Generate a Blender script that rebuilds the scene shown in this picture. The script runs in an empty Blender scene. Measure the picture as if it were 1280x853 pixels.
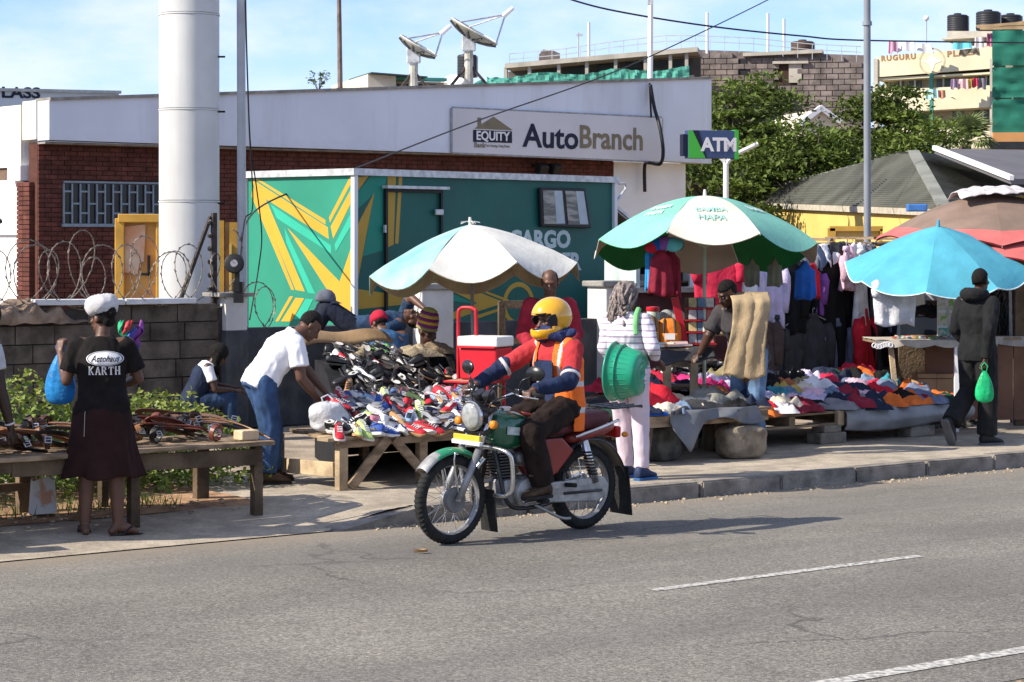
import bpy, bmesh, math, random
import numpy as np
from mathutils import Vector, Matrix, noise
from mathutils.bvhtree import BVHTree
random.seed(7)
R = math.radians
sc = bpy.context.scene
COL = sc.collection
V = Vector
# ---------------------------------------------------------------- camera, light, sky
F, HX, HY, CH = 2900., 640., 300., 2.0          # focal length in photo pixels, horizon row, eye height
def ray(px, py): return V(((px-HX)/F, 1, -(py-HY)/F))
def P(px, py, d): return V((0, 0, CH)) + ray(px, py)*d
def G(px, py, z=0.): return P(px, py, (CH-z)*F/(py-HY))
def PLN(px, py, p0, n):
    r = ray(px, py); o = V((0, 0, CH)); t = (p0-o).dot(n)/r.dot(n); return o+r*t

cam_data = bpy.data.cameras.new('camera'); cam = bpy.data.objects.new('camera', cam_data); COL.objects.link(cam)
cam.location = (0, 0, CH); cam.rotation_euler = (R(90), 0, 0)
cam_data.sensor_width = 36; cam_data.lens = F/1280*36; cam_data.shift_y = -(426.5-HY)/1280
cam_data.clip_start = .1; cam_data.clip_end = 3000
sc.camera = cam
SUN = V((-.93, -.36, .73)).normalized()            # direction towards the sun
elev = math.asin(SUN.z)
sun_data = bpy.data.lights.new('sun', 'SUN'); sun_data.energy = 4.3; sun_data.angle = R(.5); sun_data.color = (1, .91, .78)
sun = bpy.data.objects.new('sun', sun_data); COL.objects.link(sun)
sun.rotation_euler = SUN.to_track_quat('Z', 'Y').to_euler(); sun.location = SUN*60
world = bpy.data.worlds.new('World'); sc.world = world; world.use_nodes = True
wn = world.node_tree.nodes; wl = world.node_tree.links
bg = wn['Background']
sky = wn.new('ShaderNodeTexSky'); sky.sky_type = 'NISHITA'; sky.sun_disc = False
sky.sun_elevation = elev; sky.sun_rotation = math.atan2(SUN.x, SUN.y)
sky.air_density = 1.0; sky.dust_density = .6; sky.ozone_density = 4.0; sky.altitude = 1600
tc = wn.new('ShaderNodeTexCoord')
mp = wn.new('ShaderNodeMapping'); mp.inputs['Scale'].default_value = (1, 1, 2.3); mp.inputs['Location'].default_value = (.37, .1, .2)
wl.new(tc.outputs['Generated'], mp.inputs['Vector'])
cn = wn.new('ShaderNodeTexNoise'); cn.inputs['Scale'].default_value = 7.5; cn.inputs['Detail'].default_value = 9; cn.inputs['Roughness'].default_value = .56
wl.new(mp.outputs[0], cn.inputs['Vector'])
cr = wn.new('ShaderNodeMapRange'); cr.inputs['From Min'].default_value = .38; cr.inputs['From Max'].default_value = .64; cr.inputs['To Max'].default_value = .75
cr.interpolation_type = 'SMOOTHSTEP'
wl.new(cn.outputs['Fac'], cr.inputs['Value'])
mx = wn.new('ShaderNodeMix'); mx.data_type = 'RGBA'
wl.new(cr.outputs[0], mx.inputs['Factor']); tn = wn.new('ShaderNodeMix'); tn.data_type = 'RGBA'; tn.blend_type = 'MULTIPLY'; tn.inputs['Factor'].default_value = 1; tn.inputs[7].default_value = (.84, .83, 1, 1); wl.new(sky.outputs[0], tn.inputs[6]); wl.new(tn.outputs[2], mx.inputs[6]); mx.inputs[7].default_value = (4.8, 5.05, 5.6, 1)
wl.new(mx.outputs[2], bg.inputs['Color']); bg.inputs['Strength'].default_value = .118
sc.view_settings.view_transform = 'Standard'; sc.view_settings.look = 'None'
sc.view_settings.exposure = .86; sc.view_settings.gamma = 1; sc.view_settings.use_curve_mapping = False
sc.cycles.max_bounces = 6; sc.cycles.transparent_max_bounces = 8

# ---------------------------------------------------------------- helpers
def lin(h):
    if not isinstance(h, str): return tuple(h)
    out = []
    for k in (0, 2, 4):
        c = int(h[k:k+2], 16)/255
        out.append(c/12.92 if c <= .04045 else ((c+.055)/1.055)**2.4)
    return tuple(out)
MATS = {}
def pm(name, col, rough=.75, var=.15, scale=6., bump=0., bscale=60., metal=0., spec=.25, rnd=0., trans=0., col2=None, f0=.35, f1=.65, stretch=None, emit=0, coat=0, detail=5):
    """procedural principled material; noise is looked up by world position"""
    if name in MATS: return MATS[name]
    m = bpy.data.materials.new(name); m.use_nodes = True; MATS[name] = m
    n = m.node_tree.nodes; l = m.node_tree.links; b = n['Principled BSDF']
    c = lin(col)
    geo = n.new('ShaderNodeNewGeometry'); src = geo.outputs['Position']
    if stretch:
        ma = n.new('ShaderNodeMapping'); ma.inputs['Scale'].default_value = stretch
        if len(stretch) == 3: pass
        l.new(src, ma.inputs['Vector']); src = ma.outputs[0]
    nz = n.new('ShaderNodeTexNoise'); nz.inputs['Scale'].default_value = scale; nz.inputs['Detail'].default_value = detail
    l.new(src, nz.inputs['Vector'])
    mr = n.new('ShaderNodeMapRange'); mr.inputs['From Min'].default_value = f0; mr.inputs['From Max'].default_value = f1
    l.new(nz.outputs['Fac'], mr.inputs['Value'])
    mix = n.new('ShaderNodeMix'); mix.data_type = 'RGBA'
    l.new(mr.outputs[0], mix.inputs['Factor'])
    if col2 is not None:
        a, d = c, lin(col2)
    else:
        a, d = tuple(x*(1-var) for x in c), tuple(min(1, x*(1+var)) for x in c)
    mix.inputs[6].default_value = (*a, 1); mix.inputs[7].default_value = (*d, 1)
    out = mix.outputs[2]
    if rnd:
        oi = n.new('ShaderNodeObjectInfo'); hs = n.new('ShaderNodeHueSaturation')
        mr2 = n.new('ShaderNodeMapRange'); mr2.inputs['To Min'].default_value = 1-rnd; mr2.inputs['To Max'].default_value = 1+rnd
        l.new(oi.outputs['Random'], mr2.inputs['Value']); l.new(mr2.outputs[0], hs.inputs['Value']); l.new(out, hs.inputs['Color']); out = hs.outputs[0]
    l.new(out, b.inputs['Base Color'])
    b.inputs['Roughness'].default_value = rough; b.inputs['Metallic'].default_value = metal
    b.inputs['Specular IOR Level'].default_value = spec
    if coat: b.inputs['Coat Weight'].default_value = coat
    if bump:
        n2 = n.new('ShaderNodeTexNoise'); n2.inputs['Scale'].default_value = bscale; n2.inputs['Detail'].default_value = 4
        l.new(src, n2.inputs['Vector'])
        bp = n.new('ShaderNodeBump'); bp.inputs['Strength'].default_value = min(1, bump); bp.inputs['Distance'].default_value = .02
        l.new(n2.outputs['Fac'], bp.inputs['Height']); l.new(bp.outputs[0], b.inputs['Normal'])
    if trans:
        tr = n.new('ShaderNodeBsdfTranslucent'); l.new(out, tr.inputs['Color'])
        ms = n.new('ShaderNodeMixShader'); ms.inputs[0].default_value = trans
        l.new(b.outputs[0], ms.inputs[1]); l.new(tr.outputs[0], ms.inputs[2]); l.new(ms.outputs[0], n['Material Output'].inputs[0])
    return m

class MB:
    def __init__(s): s.v = []; s.f = []; s.m = []; s.mi = 0
    def add(s, vs, fs):
        o = len(s.v); s.v += [tuple(p) for p in vs]
        for f in fs: s.f.append([i+o for i in f]); s.m.append(s.mi)
        return s
    def box(s, c, d, rot=None):
        c = V(c); x, y, z = d[0]/2, d[1]/2, d[2]/2
        vs = [V((i*x, j*y, k*z)) for k in (-1, 1) for j in (-1, 1) for i in (-1, 1)]
        if rot is not None: vs = [rot @ p for p in vs]
        return s.add([p+c for p in vs], [(0, 2, 3, 1), (4, 5, 7, 6), (0, 1, 5, 4), (2, 6, 7, 3), (0, 4, 6, 2), (1, 3, 7, 5)])
    def beam(s, p0, p1, w, h, up=V((0, 0, 1))):
        p0, p1 = V(p0), V(p1); ax = (p1-p0); L = ax.length; ax = ax/L
        if abs(ax.dot(up)) > .97: up = V((1, 0, 0))
        sx = ax.cross(up).normalized(); uz = sx.cross(ax)
        rot = Matrix((sx, ax, uz)).transposed()
        return s.box((p0+p1)/2, (w, L, h), rot)
    def rings(s, rs, close=True, cap=True):
        n = len(rs[0]); vs = [p for r in rs for p in r]; fs = []
        for i in range(len(rs)-1):
            for j in range(n if close else n-1):
                k = (j+1) % n; fs.append((i*n+j, i*n+k, (i+1)*n+k, (i+1)*n+j))
        if cap: fs.append(list(range(n))[::-1]); fs.append([(len(rs)-1)*n+j for j in range(n)])
        return s.add(vs, fs)
    def cone(s, p0, p1, r0, r1=None, n=10):
        p0, p1 = V(p0), V(p1); r1 = r0 if r1 is None else r1
        q = (p1-p0).to_track_quat('Z', 'Y'); x = q @ V((1, 0, 0)); y = q @ V((0, 1, 0))
        rs = [[p+(x*math.cos(a)+y*math.sin(a))*r for a in [2*math.pi*k/n for k in range(n)]] for p, r in ((p0, r0), (p1, r1))]
        return s.rings(rs)
    def tube(s, pts, r, n=8, closed=False):
        pts = [V(p) for p in pts]; rr = r if hasattr(r, '__len__') else [r]*len(pts)
        rs = []; N = len(pts); px = None
        for i, p in enumerate(pts):
            if closed: t = (pts[(i+1) % N]-pts[i-1]).normalized()
            else: t = (pts[min(i+1, N-1)]-pts[max(i-1, 0)]).normalized()
            if px is None:
                px = t.orthogonal().normalized()
            px = (px-t*px.dot(t)).normalized(); py = t.cross(px)
            rs.append([p+(px*math.cos(a)+py*math.sin(a))*rr[i] for a in [2*math.pi*k/n for k in range(n)]])
        if closed: rs.append(rs[0])
        return s.rings(rs, cap=not closed)
    def lathe(s, prof, n=24, M=None, squash=(1, 1)):
        rs = []
        for r, z in prof:
            ring = [V((math.cos(a)*r*squash[0], math.sin(a)*r*squash[1], z)) for a in [2*math.pi*k/n for k in range(n)]]
            rs.append([M @ p for p in ring] if M is not None else ring)
        return s.rings(rs)
    def ball(s, c, r, n=12, rot=None):
        r = r if hasattr(r, '__len__') else (r, r, r); c = V(c); rs = []
        m = max(5, n//2+1)
        for i in range(m+1):
            th = math.pi*(i/m); th = min(max(th, .04), math.pi-.04)
            ring = []
            for k in range(n):
                a = 2*math.pi*k/n; p = V((r[0]*math.sin(th)*math.cos(a), r[1]*math.sin(th)*math.sin(a), -r[2]*math.cos(th)))
                ring.append(c+(rot @ p if rot is not None else p))
            rs.append(ring)
        return s.rings(rs)
    def prism(s, poly, z0, z1, M=None):
        n = len(poly); vs = [V((x, y, z0)) for x, y in poly]+[V((x, y, z1)) for x, y in poly]
        if M is not None: vs = [M @ p for p in vs]
        fs = [list(range(n))[::-1], list(range(n, 2*n))]+[(i, (i+1) % n, n+(i+1) % n, n+i) for i in range(n)]
        return s.add(vs, fs)
    def grid(s, fn, nu, nv):
        vs = [V(fn(i/nu, j/nv)) for j in range(nv+1) for i in range(nu+1)]
        w = nu+1
        return s.add(vs, [(j*w+i, j*w+i+1, (j+1)*w+i+1, (j+1)*w+i) for j in range(nv) for i in range(nu)])
    def mesh(s, name, mats, smooth=False):
        me = bpy.data.meshes.new(name); me.from_pydata(s.v, [], s.f)
        if not isinstance(mats, (list, tuple)): mats = [mats]
        for m in mats: me.materials.append(m)
        if len(mats) > 1: me.polygons.foreach_set('material_index', s.m)
        if smooth: me.polygons.foreach_set('use_smooth', [True]*len(me.polygons))
        me.update(); return me
    def build(s, name, mats, parent=None, smooth=False, bevel=0, kind=None, solid=0, label=None, fix=False, auto=False):
        me = s.mesh(name, mats, smooth or auto)
        if fix:
            bm = bmesh.new(); bm.from_mesh(me); bmesh.ops.recalc_face_normals(bm, faces=bm.faces); bm.to_mesh(me); bm.free()
        if auto: me.set_sharp_from_angle(angle=R(38))
        o = ob(name, me, parent)
        if bevel:
            b = o.modifiers.new('bevel', 'BEVEL'); b.width = bevel; b.segments = 2; b.limit_method = 'ANGLE'; b.angle_limit = R(40)
        if solid:
            b = o.modifiers.new('solid', 'SOLIDIFY'); b.thickness = solid; b.offset = 0
        if kind: o['kind'] = kind
        if label: o['label'] = label
        return o
def ob(name, me, parent=None, loc=None, mat=None):
    o = bpy.data.objects.new(name, me); COL.objects.link(o)
    if parent is not None: o.parent = parent
    if loc is not None: o.location = loc
    if mat is not None:
        o.material_slots[0].link = 'OBJECT'; o.material_slots[0].material = mat
    return o
def tag(o, label, cat, group=None, kind=None):
    if label: o['label'] = label
    if cat: o['category'] = cat
    if group: o['group'] = group
    if kind: o['kind'] = kind
    return o
def thing(name, label, cat, loc=(0, 0, 0), rz=0., group=None):
    o = bpy.data.objects.new(name, None); COL.objects.link(o); o.empty_display_size = .1
    o.location = loc; o.rotation_euler = (0, 0, rz)
    return tag(o, label, cat, group)
def kids(o): return [c for c in ALLKIDS.get(o.name, [])]
ALLKIDS = {}
def copy_tree(src, loc=None, rz=None, parent=None, rot=None):
    c = src.copy(); COL.objects.link(c)
    if parent is not None: c.parent = parent
    if loc is not None: c.location = loc
    if rz is not None: c.rotation_euler = (0, 0, rz)
    if rot is not None: c.rotation_euler = rot
    for ch in src.children: copy_tree(ch, parent=c)
    return c
_unit = {}
def unit_box(mat):
    if mat.name not in _unit: _unit[mat.name] = MB().box((0, 0, 0), (1, 1, 1)).mesh('piece', mat)
    return _unit[mat.name]
def pieces(parent, name, boxes, mat, limit=300):
    """boxes: (centre, size) in parent's space; the first `limit` are parts, the rest one part of kind stuff"""
    me = unit_box(mat)
    for c, d in boxes[:limit]:
        o = bpy.data.objects.new(name, me); COL.objects.link(o); o.parent = parent; o.location = c; o.scale = d
    if len(boxes) > limit:
        mb = MB()
        for c, d in boxes[limit:]: mb.box(c, d)
        mb.build(name, mat, parent, kind='stuff')
def text_mesh(body, size, mat, M, depth=.004, bold=0., parent=None, name='lettering', align='CENTER', sx=1., project=None, shear=0., space=1.):
    cu = bpy.data.curves.new(name, 'FONT'); cu.body = body; cu.size = size; cu.extrude = depth/2; cu.offset = bold
    cu.align_x = align; cu.align_y = 'CENTER'; cu.resolution_u = 3; cu.shear = shear; cu.space_character = space
    t = bpy.data.objects.new(name, cu); COL.objects.link(t)
    dg = bpy.context.evaluated_depsgraph_get()
    me = bpy.data.meshes.new_from_object(t.evaluated_get(dg)); me.name = name
    bpy.data.objects.remove(t); bpy.data.curves.remove(cu)
    if project:
        bm = bmesh.new(); bm.from_mesh(me); bmesh.ops.triangulate(bm, faces=bm.faces)
        bmesh.ops.subdivide_edges(bm, edges=[e for e in bm.edges if e.calc_length() > size*.15], cuts=2); bm.to_mesh(me); bm.free()
    me.transform(Matrix.Diagonal((sx, 1, 1, 1))); me.transform(M)
    if project: wrap(me, *project)
    me.materials.clear(); me.materials.append(mat)
    return ob(name, me, parent)
def wrap(me, bvh, d, off):
    """push a flat mesh's vertices along d on to a surface"""
    for v in me.vertices:
        hit = bvh.ray_cast(v.co-d*.6, d)
        if hit[0] is not None: v.co = hit[0]-d*off
def bvh_of(me): return BVHTree.FromPolygons([v.co for v in me.vertices], [tuple(p.vertices) for p in me.polygons])
def frame(o, x, y):
    x = V(x).normalized(); y = V(y); z = x.cross(y).normalized(); y = z.cross(x)
    M = Matrix((x, y, z)).transposed().to_4x4(); M.translation = V(o); return M

# ---------------------------------------------------------------- ground, road, kerb
RA = R(38.3); U = V((math.cos(RA), math.sin(RA), 0)); N = V((-math.sin(RA), math.cos(RA), 0)); K0 = V((.964, 18.63, 0))
def RF(u, v, z=0.): return K0+U*u+N*v+V((0, 0, z))
def uv(p): q = p-K0; return q.dot(U), q.dot(N)
def road_thing(name, label, cat, u, v, z=0, group=None): return thing(name, label, cat, RF(u, v, z), RA, group)
def structure(name, mb, mat, **k):
    o = mb.build(name, mat, **k); o['kind'] = 'structure'; return o

def dirt_mix(m, col, mask_from, mask_to, axis_vec, off, scale=2.5, jitter=.6, maxf=1.):
    """blend dust into a material along an axis (world position), edge broken by noise"""
    n = m.node_tree.nodes; l = m.node_tree.links; b = n['Principled BSDF']
    src = b.inputs['Base Color'].links[0].from_socket
    geo = n.new('ShaderNodeNewGeometry'); dt = n.new('ShaderNodeVectorMath'); dt.operation = 'DOT_PRODUCT'
    dt.inputs[1].default_value = axis_vec; l.new(geo.outputs['Position'], dt.inputs[0])
    nz = n.new('ShaderNodeTexNoise'); nz.inputs['Scale'].default_value = scale; nz.inputs['Detail'].default_value = 8; nz.inputs['Roughness'].default_value = .7
    l.new(geo.outputs['Position'], nz.inputs['Vector'])
    mu = n.new('ShaderNodeMath'); mu.operation = 'MULTIPLY_ADD'; mu.inputs[1].default_value = jitter; l.new(nz.outputs['Fac'], mu.inputs[0])
    l.new(dt.outputs['Value'], mu.inputs[2])
    mr = n.new('ShaderNodeMapRange'); mr.inputs['From Min'].default_value = mask_from+off+jitter/2; mr.inputs['From Max'].default_value = mask_to+off+jitter/2
    mr.inputs['To Max'].default_value = maxf
    l.new(mu.outputs[0], mr.inputs['Value'])
    mx = n.new('ShaderNodeMix'); mx.data_type = 'RGBA'; l.new(mr.outputs[0], mx.inputs['Factor']); l.new(src, mx.inputs[6]); mx.inputs[7].default_value = (*lin(col), 1)
    l.new(mx.outputs[2], b.inputs['Base Color'])

soil = pm('soil', (.20, .125, .075), .95, .35, 3, .8, 25)
asphalt = pm('asphalt', (.192, .178, .152), .85, .30, 55, .5, 150, detail=3, f0=.3, f1=.7)
def aggregate(m, scale, lo, hi, dist=.006):
    n = m.node_tree.nodes; l = m.node_tree.links; b = n['Principled BSDF']; src = b.inputs['Base Color'].links[0].from_socket
    geo = n.new('ShaderNodeNewGeometry'); vo = n.new('ShaderNodeTexVoronoi'); vo.inputs['Scale'].default_value = scale; l.new(geo.outputs['Position'], vo.inputs['Vector'])
    mr = n.new('ShaderNodeMapRange'); mr.inputs['To Min'].default_value = lo; mr.inputs['To Max'].default_value = hi
    sp = n.new('ShaderNodeSeparateColor'); l.new(vo.outputs['Color'], sp.inputs[0]); l.new(sp.outputs[0], mr.inputs['Value'])
    big = n.new('ShaderNodeTexNoise'); big.inputs['Scale'].default_value = .55; big.inputs['Detail'].default_value = 6; l.new(geo.outputs['Position'], big.inputs['Vector'])
    mb_ = n.new('ShaderNodeMapRange'); mb_.inputs['From Min'].default_value = .3; mb_.inputs['From Max'].default_value = .7; mb_.inputs['To Min'].default_value = .80; mb_.inputs['To Max'].default_value = 1.18; l.new(big.outputs['Fac'], mb_.inputs['Value'])
    mm = n.new('ShaderNodeMath'); mm.operation = 'MULTIPLY'; l.new(mr.outputs[0], mm.inputs[0]); l.new(mb_.outputs[0], mm.inputs[1])
    hs = n.new('ShaderNodeHueSaturation'); l.new(src, hs.inputs['Color']); l.new(mm.outputs[0], hs.inputs['Value']); l.new(hs.outputs[0], b.inputs['Base Color'])
def streaks(m, col, scale, stretch, lo, hi, amt, rot=0.):
    n = m.node_tree.nodes; l = m.node_tree.links; b = n['Principled BSDF']; src = b.inputs['Base Color'].links[0].from_socket
    geo = n.new('ShaderNodeNewGeometry'); r = n.new('ShaderNodeVectorRotate'); r.rotation_type = 'Z_AXIS'; r.inputs['Angle'].default_value = -rot; l.new(geo.outputs['Position'], r.inputs['Vector'])
    ma = n.new('ShaderNodeMapping'); ma.inputs['Scale'].default_value = stretch; l.new(r.outputs[0], ma.inputs['Vector'])
    nz = n.new('ShaderNodeTexNoise'); nz.inputs['Scale'].default_value = scale; nz.inputs['Detail'].default_value = 7; nz.inputs['Roughness'].default_value = .62; l.new(ma.outputs[0], nz.inputs['Vector'])
    mr = n.new('ShaderNodeMapRange'); mr.inputs['From Min'].default_value = lo; mr.inputs['From Max'].default_value = hi; mr.inputs['To Max'].default_value = amt; l.new(nz.outputs['Fac'], mr.inputs['Value'])
    mx = n.new('ShaderNodeMix'); mx.data_type = 'RGBA'; l.new(mr.outputs[0], mx.inputs['Factor']); l.new(src, mx.inputs[6]); mx.inputs[7].default_value = (*lin(col), 1); l.new(mx.outputs[2], b.inputs['Base Color'])
def cracks(m, col, scale, width):
    n = m.node_tree.nodes; l = m.node_tree.links; b = n['Principled BSDF']; src = b.inputs['Base Color'].links[0].from_socket
    geo = n.new('ShaderNodeNewGeometry'); wn_ = n.new('ShaderNodeTexNoise'); wn_.inputs['Scale'].default_value = 2.2; wn_.inputs['Detail'].default_value = 5; l.new(geo.outputs['Position'], wn_.inputs['Vector'])
    ad = n.new('ShaderNodeMixRGB'); ad.blend_type = 'ADD'; ad.inputs[0].default_value = .55; l.new(geo.outputs['Position'], ad.inputs[1]); l.new(wn_.outputs['Color'], ad.inputs[2])
    vo = n.new('ShaderNodeTexVoronoi'); vo.feature = 'DISTANCE_TO_EDGE'; vo.inputs['Scale'].default_value = scale; l.new(ad.outputs[0], vo.inputs['Vector'])
    mr = n.new('ShaderNodeMapRange'); mr.inputs['From Max'].default_value = width; mr.inputs['To Min'].default_value = 1; mr.inputs['To Max'].default_value = 0; l.new(vo.outputs['Distance'], mr.inputs['Value'])
    mk = n.new('ShaderNodeTexNoise'); mk.inputs['Scale'].default_value = .45; l.new(geo.outputs['Position'], mk.inputs['Vector']); m2 = n.new('ShaderNodeMapRange'); m2.inputs['From Min'].default_value = .52; m2.inputs['From Max'].default_value = .62; m2.inputs['To Max'].default_value = .75; l.new(mk.outputs['Fac'], m2.inputs['Value'])
    mu = n.new('ShaderNodeMath'); mu.operation = 'MULTIPLY'; l.new(mr.outputs[0], mu.inputs[0]); l.new(m2.outputs[0], mu.inputs[1])
    mx = n.new('ShaderNodeMix'); mx.data_type = 'RGBA'; l.new(mu.outputs[0], mx.inputs['Factor']); l.new(src, mx.inputs[6]); mx.inputs[7].default_value = (*lin(col), 1); l.new(mx.outputs[2], b.inputs['Base Color'])
aggregate(asphalt, 75, .62, 1.42)
streaks(asphalt, (.10, .097, .092), 1., (.10, .9, 1), .47, .70, .55, RA); streaks(asphalt, (.26, .235, .20), 1., (.16, 1.6, 1), .55, .75, .5, RA); cracks(asphalt, (.05, .047, .043), .55, .012)
dirt_mix(asphalt, (.30, .24, .17), -.52, .02, N, K0.dot(N), 3.5, .7, .85)
dirt_mix(asphalt, (.20, .185, .16), -2.6, .6, N, K0.dot(N), .8, 1.2, .45)
paving = pm('paving', (.37, .32, .25), .9, .20, 5, .35, 80)
aggregate(paving, 60, .85, 1.12); streaks(paving, (.20, .17, .135), 1.3, (.5, 1.4, 1), .50, .68, .6, RA); cracks(paving, (.12, .10, .08), .7, .014)
concrete = pm('concrete', (.26, .25, .23), .9, .25, 5, .5, 40)
kerbm = pm('kerb_concrete', (.21, .19, .165), .9, .35, 6, .6, 40, rnd=.12)
verge = pm('verge', (.17, .155, .12), .95, .4, 4, .9, 30)

structure('ground', MB().grid(lambda a, b: (-900+1800*a, -60+1900*b, -.15), 4, 4), soil)
mb = MB(); mb.grid(lambda a, b: RF(-70+170*a, -6.75+6.77*b, -.12), 60, 6); structure('road', mb, asphalt)
mb = MB()
for k in range(180):      # broken tar edge and grit on the near verge
    u = random.uniform(-12, 14); v = -6.85-random.random()**2*1.6
    r = random.uniform(.01, .05); mb.ball(RF(u, v, -.118+r*.3), (r, r*.8, r*.6), 6)
structure('verge_ground', MB().grid(lambda a, b: RF(-70+170*a, -26+19.25*b+ .05*math.sin(a*300), -.112), 300, 4), verge)
mb.build('gravel', pm('grit', (.22, .17, .12), .95, .4, 20), kind='stuff')
paint = pm('road_paint', (.50, .49, .45), .8, .2, 26, col2=(.185, .178, .165), f0=.44, f1=.60, detail=9)
dash = MB(); 
for u0 in (-25.5, -19.5, -13.5, -7.95, 6.3+.0, 12.3): pass
ud0, vd0 = uv(G(815, 738.5, -.12)); ud1, vd1 = uv(G(1150, 695.5, -.12))
for k in range(0, 8):
    a = ud0+k*5.4; dash.grid(lambda s, t, a=a: RF(a+(ud1-ud0)*s, vd0-.045+.09*t+(vd1-vd0)*s, -.116), 4, 1)
dash.build('lane_dash_marking', paint)['kind'] = 'structure'
ue, ve = uv(G(1040, 853, -.12)); uf, vf = uv(G(1280, 813, -.12))
mb = MB().grid(lambda a, b: RF(-60+150*a, (ve+vf)/2-.06+.12*b+(vf-ve)*0, -.116), 10, 1); structure('edge_line_marking', mb, paint)

UK = -2.85     # where the raised kerb dies into the road
def smooth(a, b, x): t = min(max((x-a)/(b-a), 0), 1); return t*t*(3-2*t)
def walk_z(u, v):
    low = -.112+.112*smooth(.0, 1.5, v)
    k = smooth(UK-.1, UK+.75, u)
    return low*(1-k)
mb = MB(); us = [-30+27*i/40 for i in range(40)]+[-3+.1*i for i in range(20)]+[-1+.9*i for i in range(70)]
vs_ = [0.012, .05, .14, .25, .4, .6, .85, 1.1, 1.4, 1.8, 2.2, 2.6]
rows = []
for v in vs_:
    rows.append([RF(u, v if v > .1 or u < UK else v+.13, walk_z(u, v)) for u in us])
o = len(us); vsx = [p for r in rows for p in r]
mb.add(vsx, [(j*o+i, j*o+i+1, (j+1)*o+i+1, (j+1)*o+i) for j in range(len(vs_)-1) for i in range(o-1)])
dirt_mix(paving, (.20, .13, .08), 1.15, 2.0, N, K0.dot(N), 1.5, .8, .0)
structure('pavement', mb, paving)
mb = MB()
for k in range(60):
    def hz(a, b, k=k): return 0
mb.grid(lambda a, b: RF(-40+100*a, 2.45+9*b, -.012+.02*noise.noise(V((a*90, b*12, 3)))+(-.0 if b > 0 else -.03)), 200, 30)
earth = pm('earth', (.30, .245, .185), .95, .3, 2.5, .6, 30)
structure('earth_ground', mb, earth)
# soil strip below the hedge on the left
mb = MB(); mb.grid(lambda a, b: RF(-16+13.2*a, 1.05+1.5*b+.15*noise.noise(V((a*14, 0, 7))), .006+walk_z(-9, 1.05+1.5*b)+.014*b+.02*b*noise.noise(V((a*60, b*9, 1)))), 120, 14)
structure('soil_strip', mb, pm('red_soil', (.33, .20, .115), .95, .35, 5, .9, 22))
# kerb stones
kerb = bpy.data.objects.new('kerb', None); COL.objects.link(kerb); kerb['kind'] = 'structure'; kerb.location = RF(0, 0, 0); kerb.rotation_euler = (0, 0, RA)
u = -2.0
stone = MB(); stone.box((0, .08, -.07), (.905, .16, .15)); sm_ = stone.mesh('kerb_stone', kerbm)
bmx = bmesh.new(); bmx.from_mesh(sm_); bmesh.ops.bevel(bmx, geom=bmx.edges[:], offset=.014, segments=2, affect='EDGES'); bmx.to_mesh(sm_); bmx.free()
for k in range(34):
    s = ob('kerb_stone', sm_, kerb, (u+.46+k*.92, random.uniform(-.012, .012), .007+random.uniform(-.006, .006))); s.rotation_euler = (random.uniform(-.02, .02), random.uniform(-.008, .008), random.uniform(-.012, .012))
mb = MB(); w = MB()
mb.add([V((-2.86, 0, -.125)), V((-2.0, 0, -.125)), V((-2.0, .0, .008)), V((-2.1, .0, .005)), V((-2.86, .16, -.10)), V((-2.0, .16, .008))], [(0, 1, 2, 3), (3, 2, 5), (0, 3, 5, 4)])
mb.build('ramp_stone', kerbm, kerb)
# gutter grit and small litter
mb = MB()
for k in range(900):
    u = random.uniform(-2.6, 22); v = -abs(random.gauss(0, .10))-.01; r = random.uniform(.004, .016)*(1.6 if random.random() < .06 else 1)
    mb.ball(RF(u, v, -.118), (r, r, r*.6), 5)
for k in range(500):
    u = random.uniform(-9, -3); v = random.uniform(.9, 2.2); r = random.uniform(.006, .022)
    mb.ball(RF(u, v, walk_z(u, v)+.012), (r, r*.8, r*.5), 5)
mb.build('gutter_grit', pm('dry_grit', (.36, .29, .2), .95, .35, 30), kind='stuff')
# ---------------------------------------------------------------- boundary walls
block_m = pm('block_stone', (.105, .085, .068), .95, .4, 5, .7, 30, rnd=.22)
mortar = pm('mortar', (.055, .047, .04), .95, .2, 8)
plaster_dark = pm('dark_plaster', (.055, .06, .068), .8, .3, 4, .4, 20)
plaster_white = pm('white_plaster', (.62, .62, .60), .85, .15, 3, .3, 15)
white_paint = pm('white_paint', (.74, .75, .76), .6, .07, 1.2)
streaks(plaster_dark, (.13, .12, .105), 1., (2., 2., .8), .52, .70, .6); dirt_mix(plaster_white, (.35, .3, .25), -.4, 1.2, V((0, 0, -1)), -1.2, 3, .8, .5)
W0 = P(285, 378, 24.5); W0.z = 0
WT = 1.335
wall = thing('block_wall', 'weathered stone block wall behind the hedge, topped with razor wire and white coping slab', 'wall', W0, RA)
MB().box((-3.6, .12, WT/2-.02), (7.2, .17, WT-.04)).build('wall_core', mortar, wall)
bx = []
rng = random.Random(3)
rows = 7; rh = WT/rows
blk = []
for r in range(rows):
    u = -rng.random()*.3; 
    while u > -7.2:
        L = rng.uniform(.36, .62); L = min(L, 7.2+u+.05)
        gone = r == 6 and (-2.75 < u-L/2 < -1.75)
        if not gone: blk.append(((u-L/2, .12+rng.uniform(-.01, .01), rh*(r+.5)), (L-.014, .215+rng.uniform(-.008, .012), rh-.014)))
        u -= L
blk.sort(key=lambda b: (-b[0][2]))
pieces(wall, 'stone_block', blk, block_m)
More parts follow.
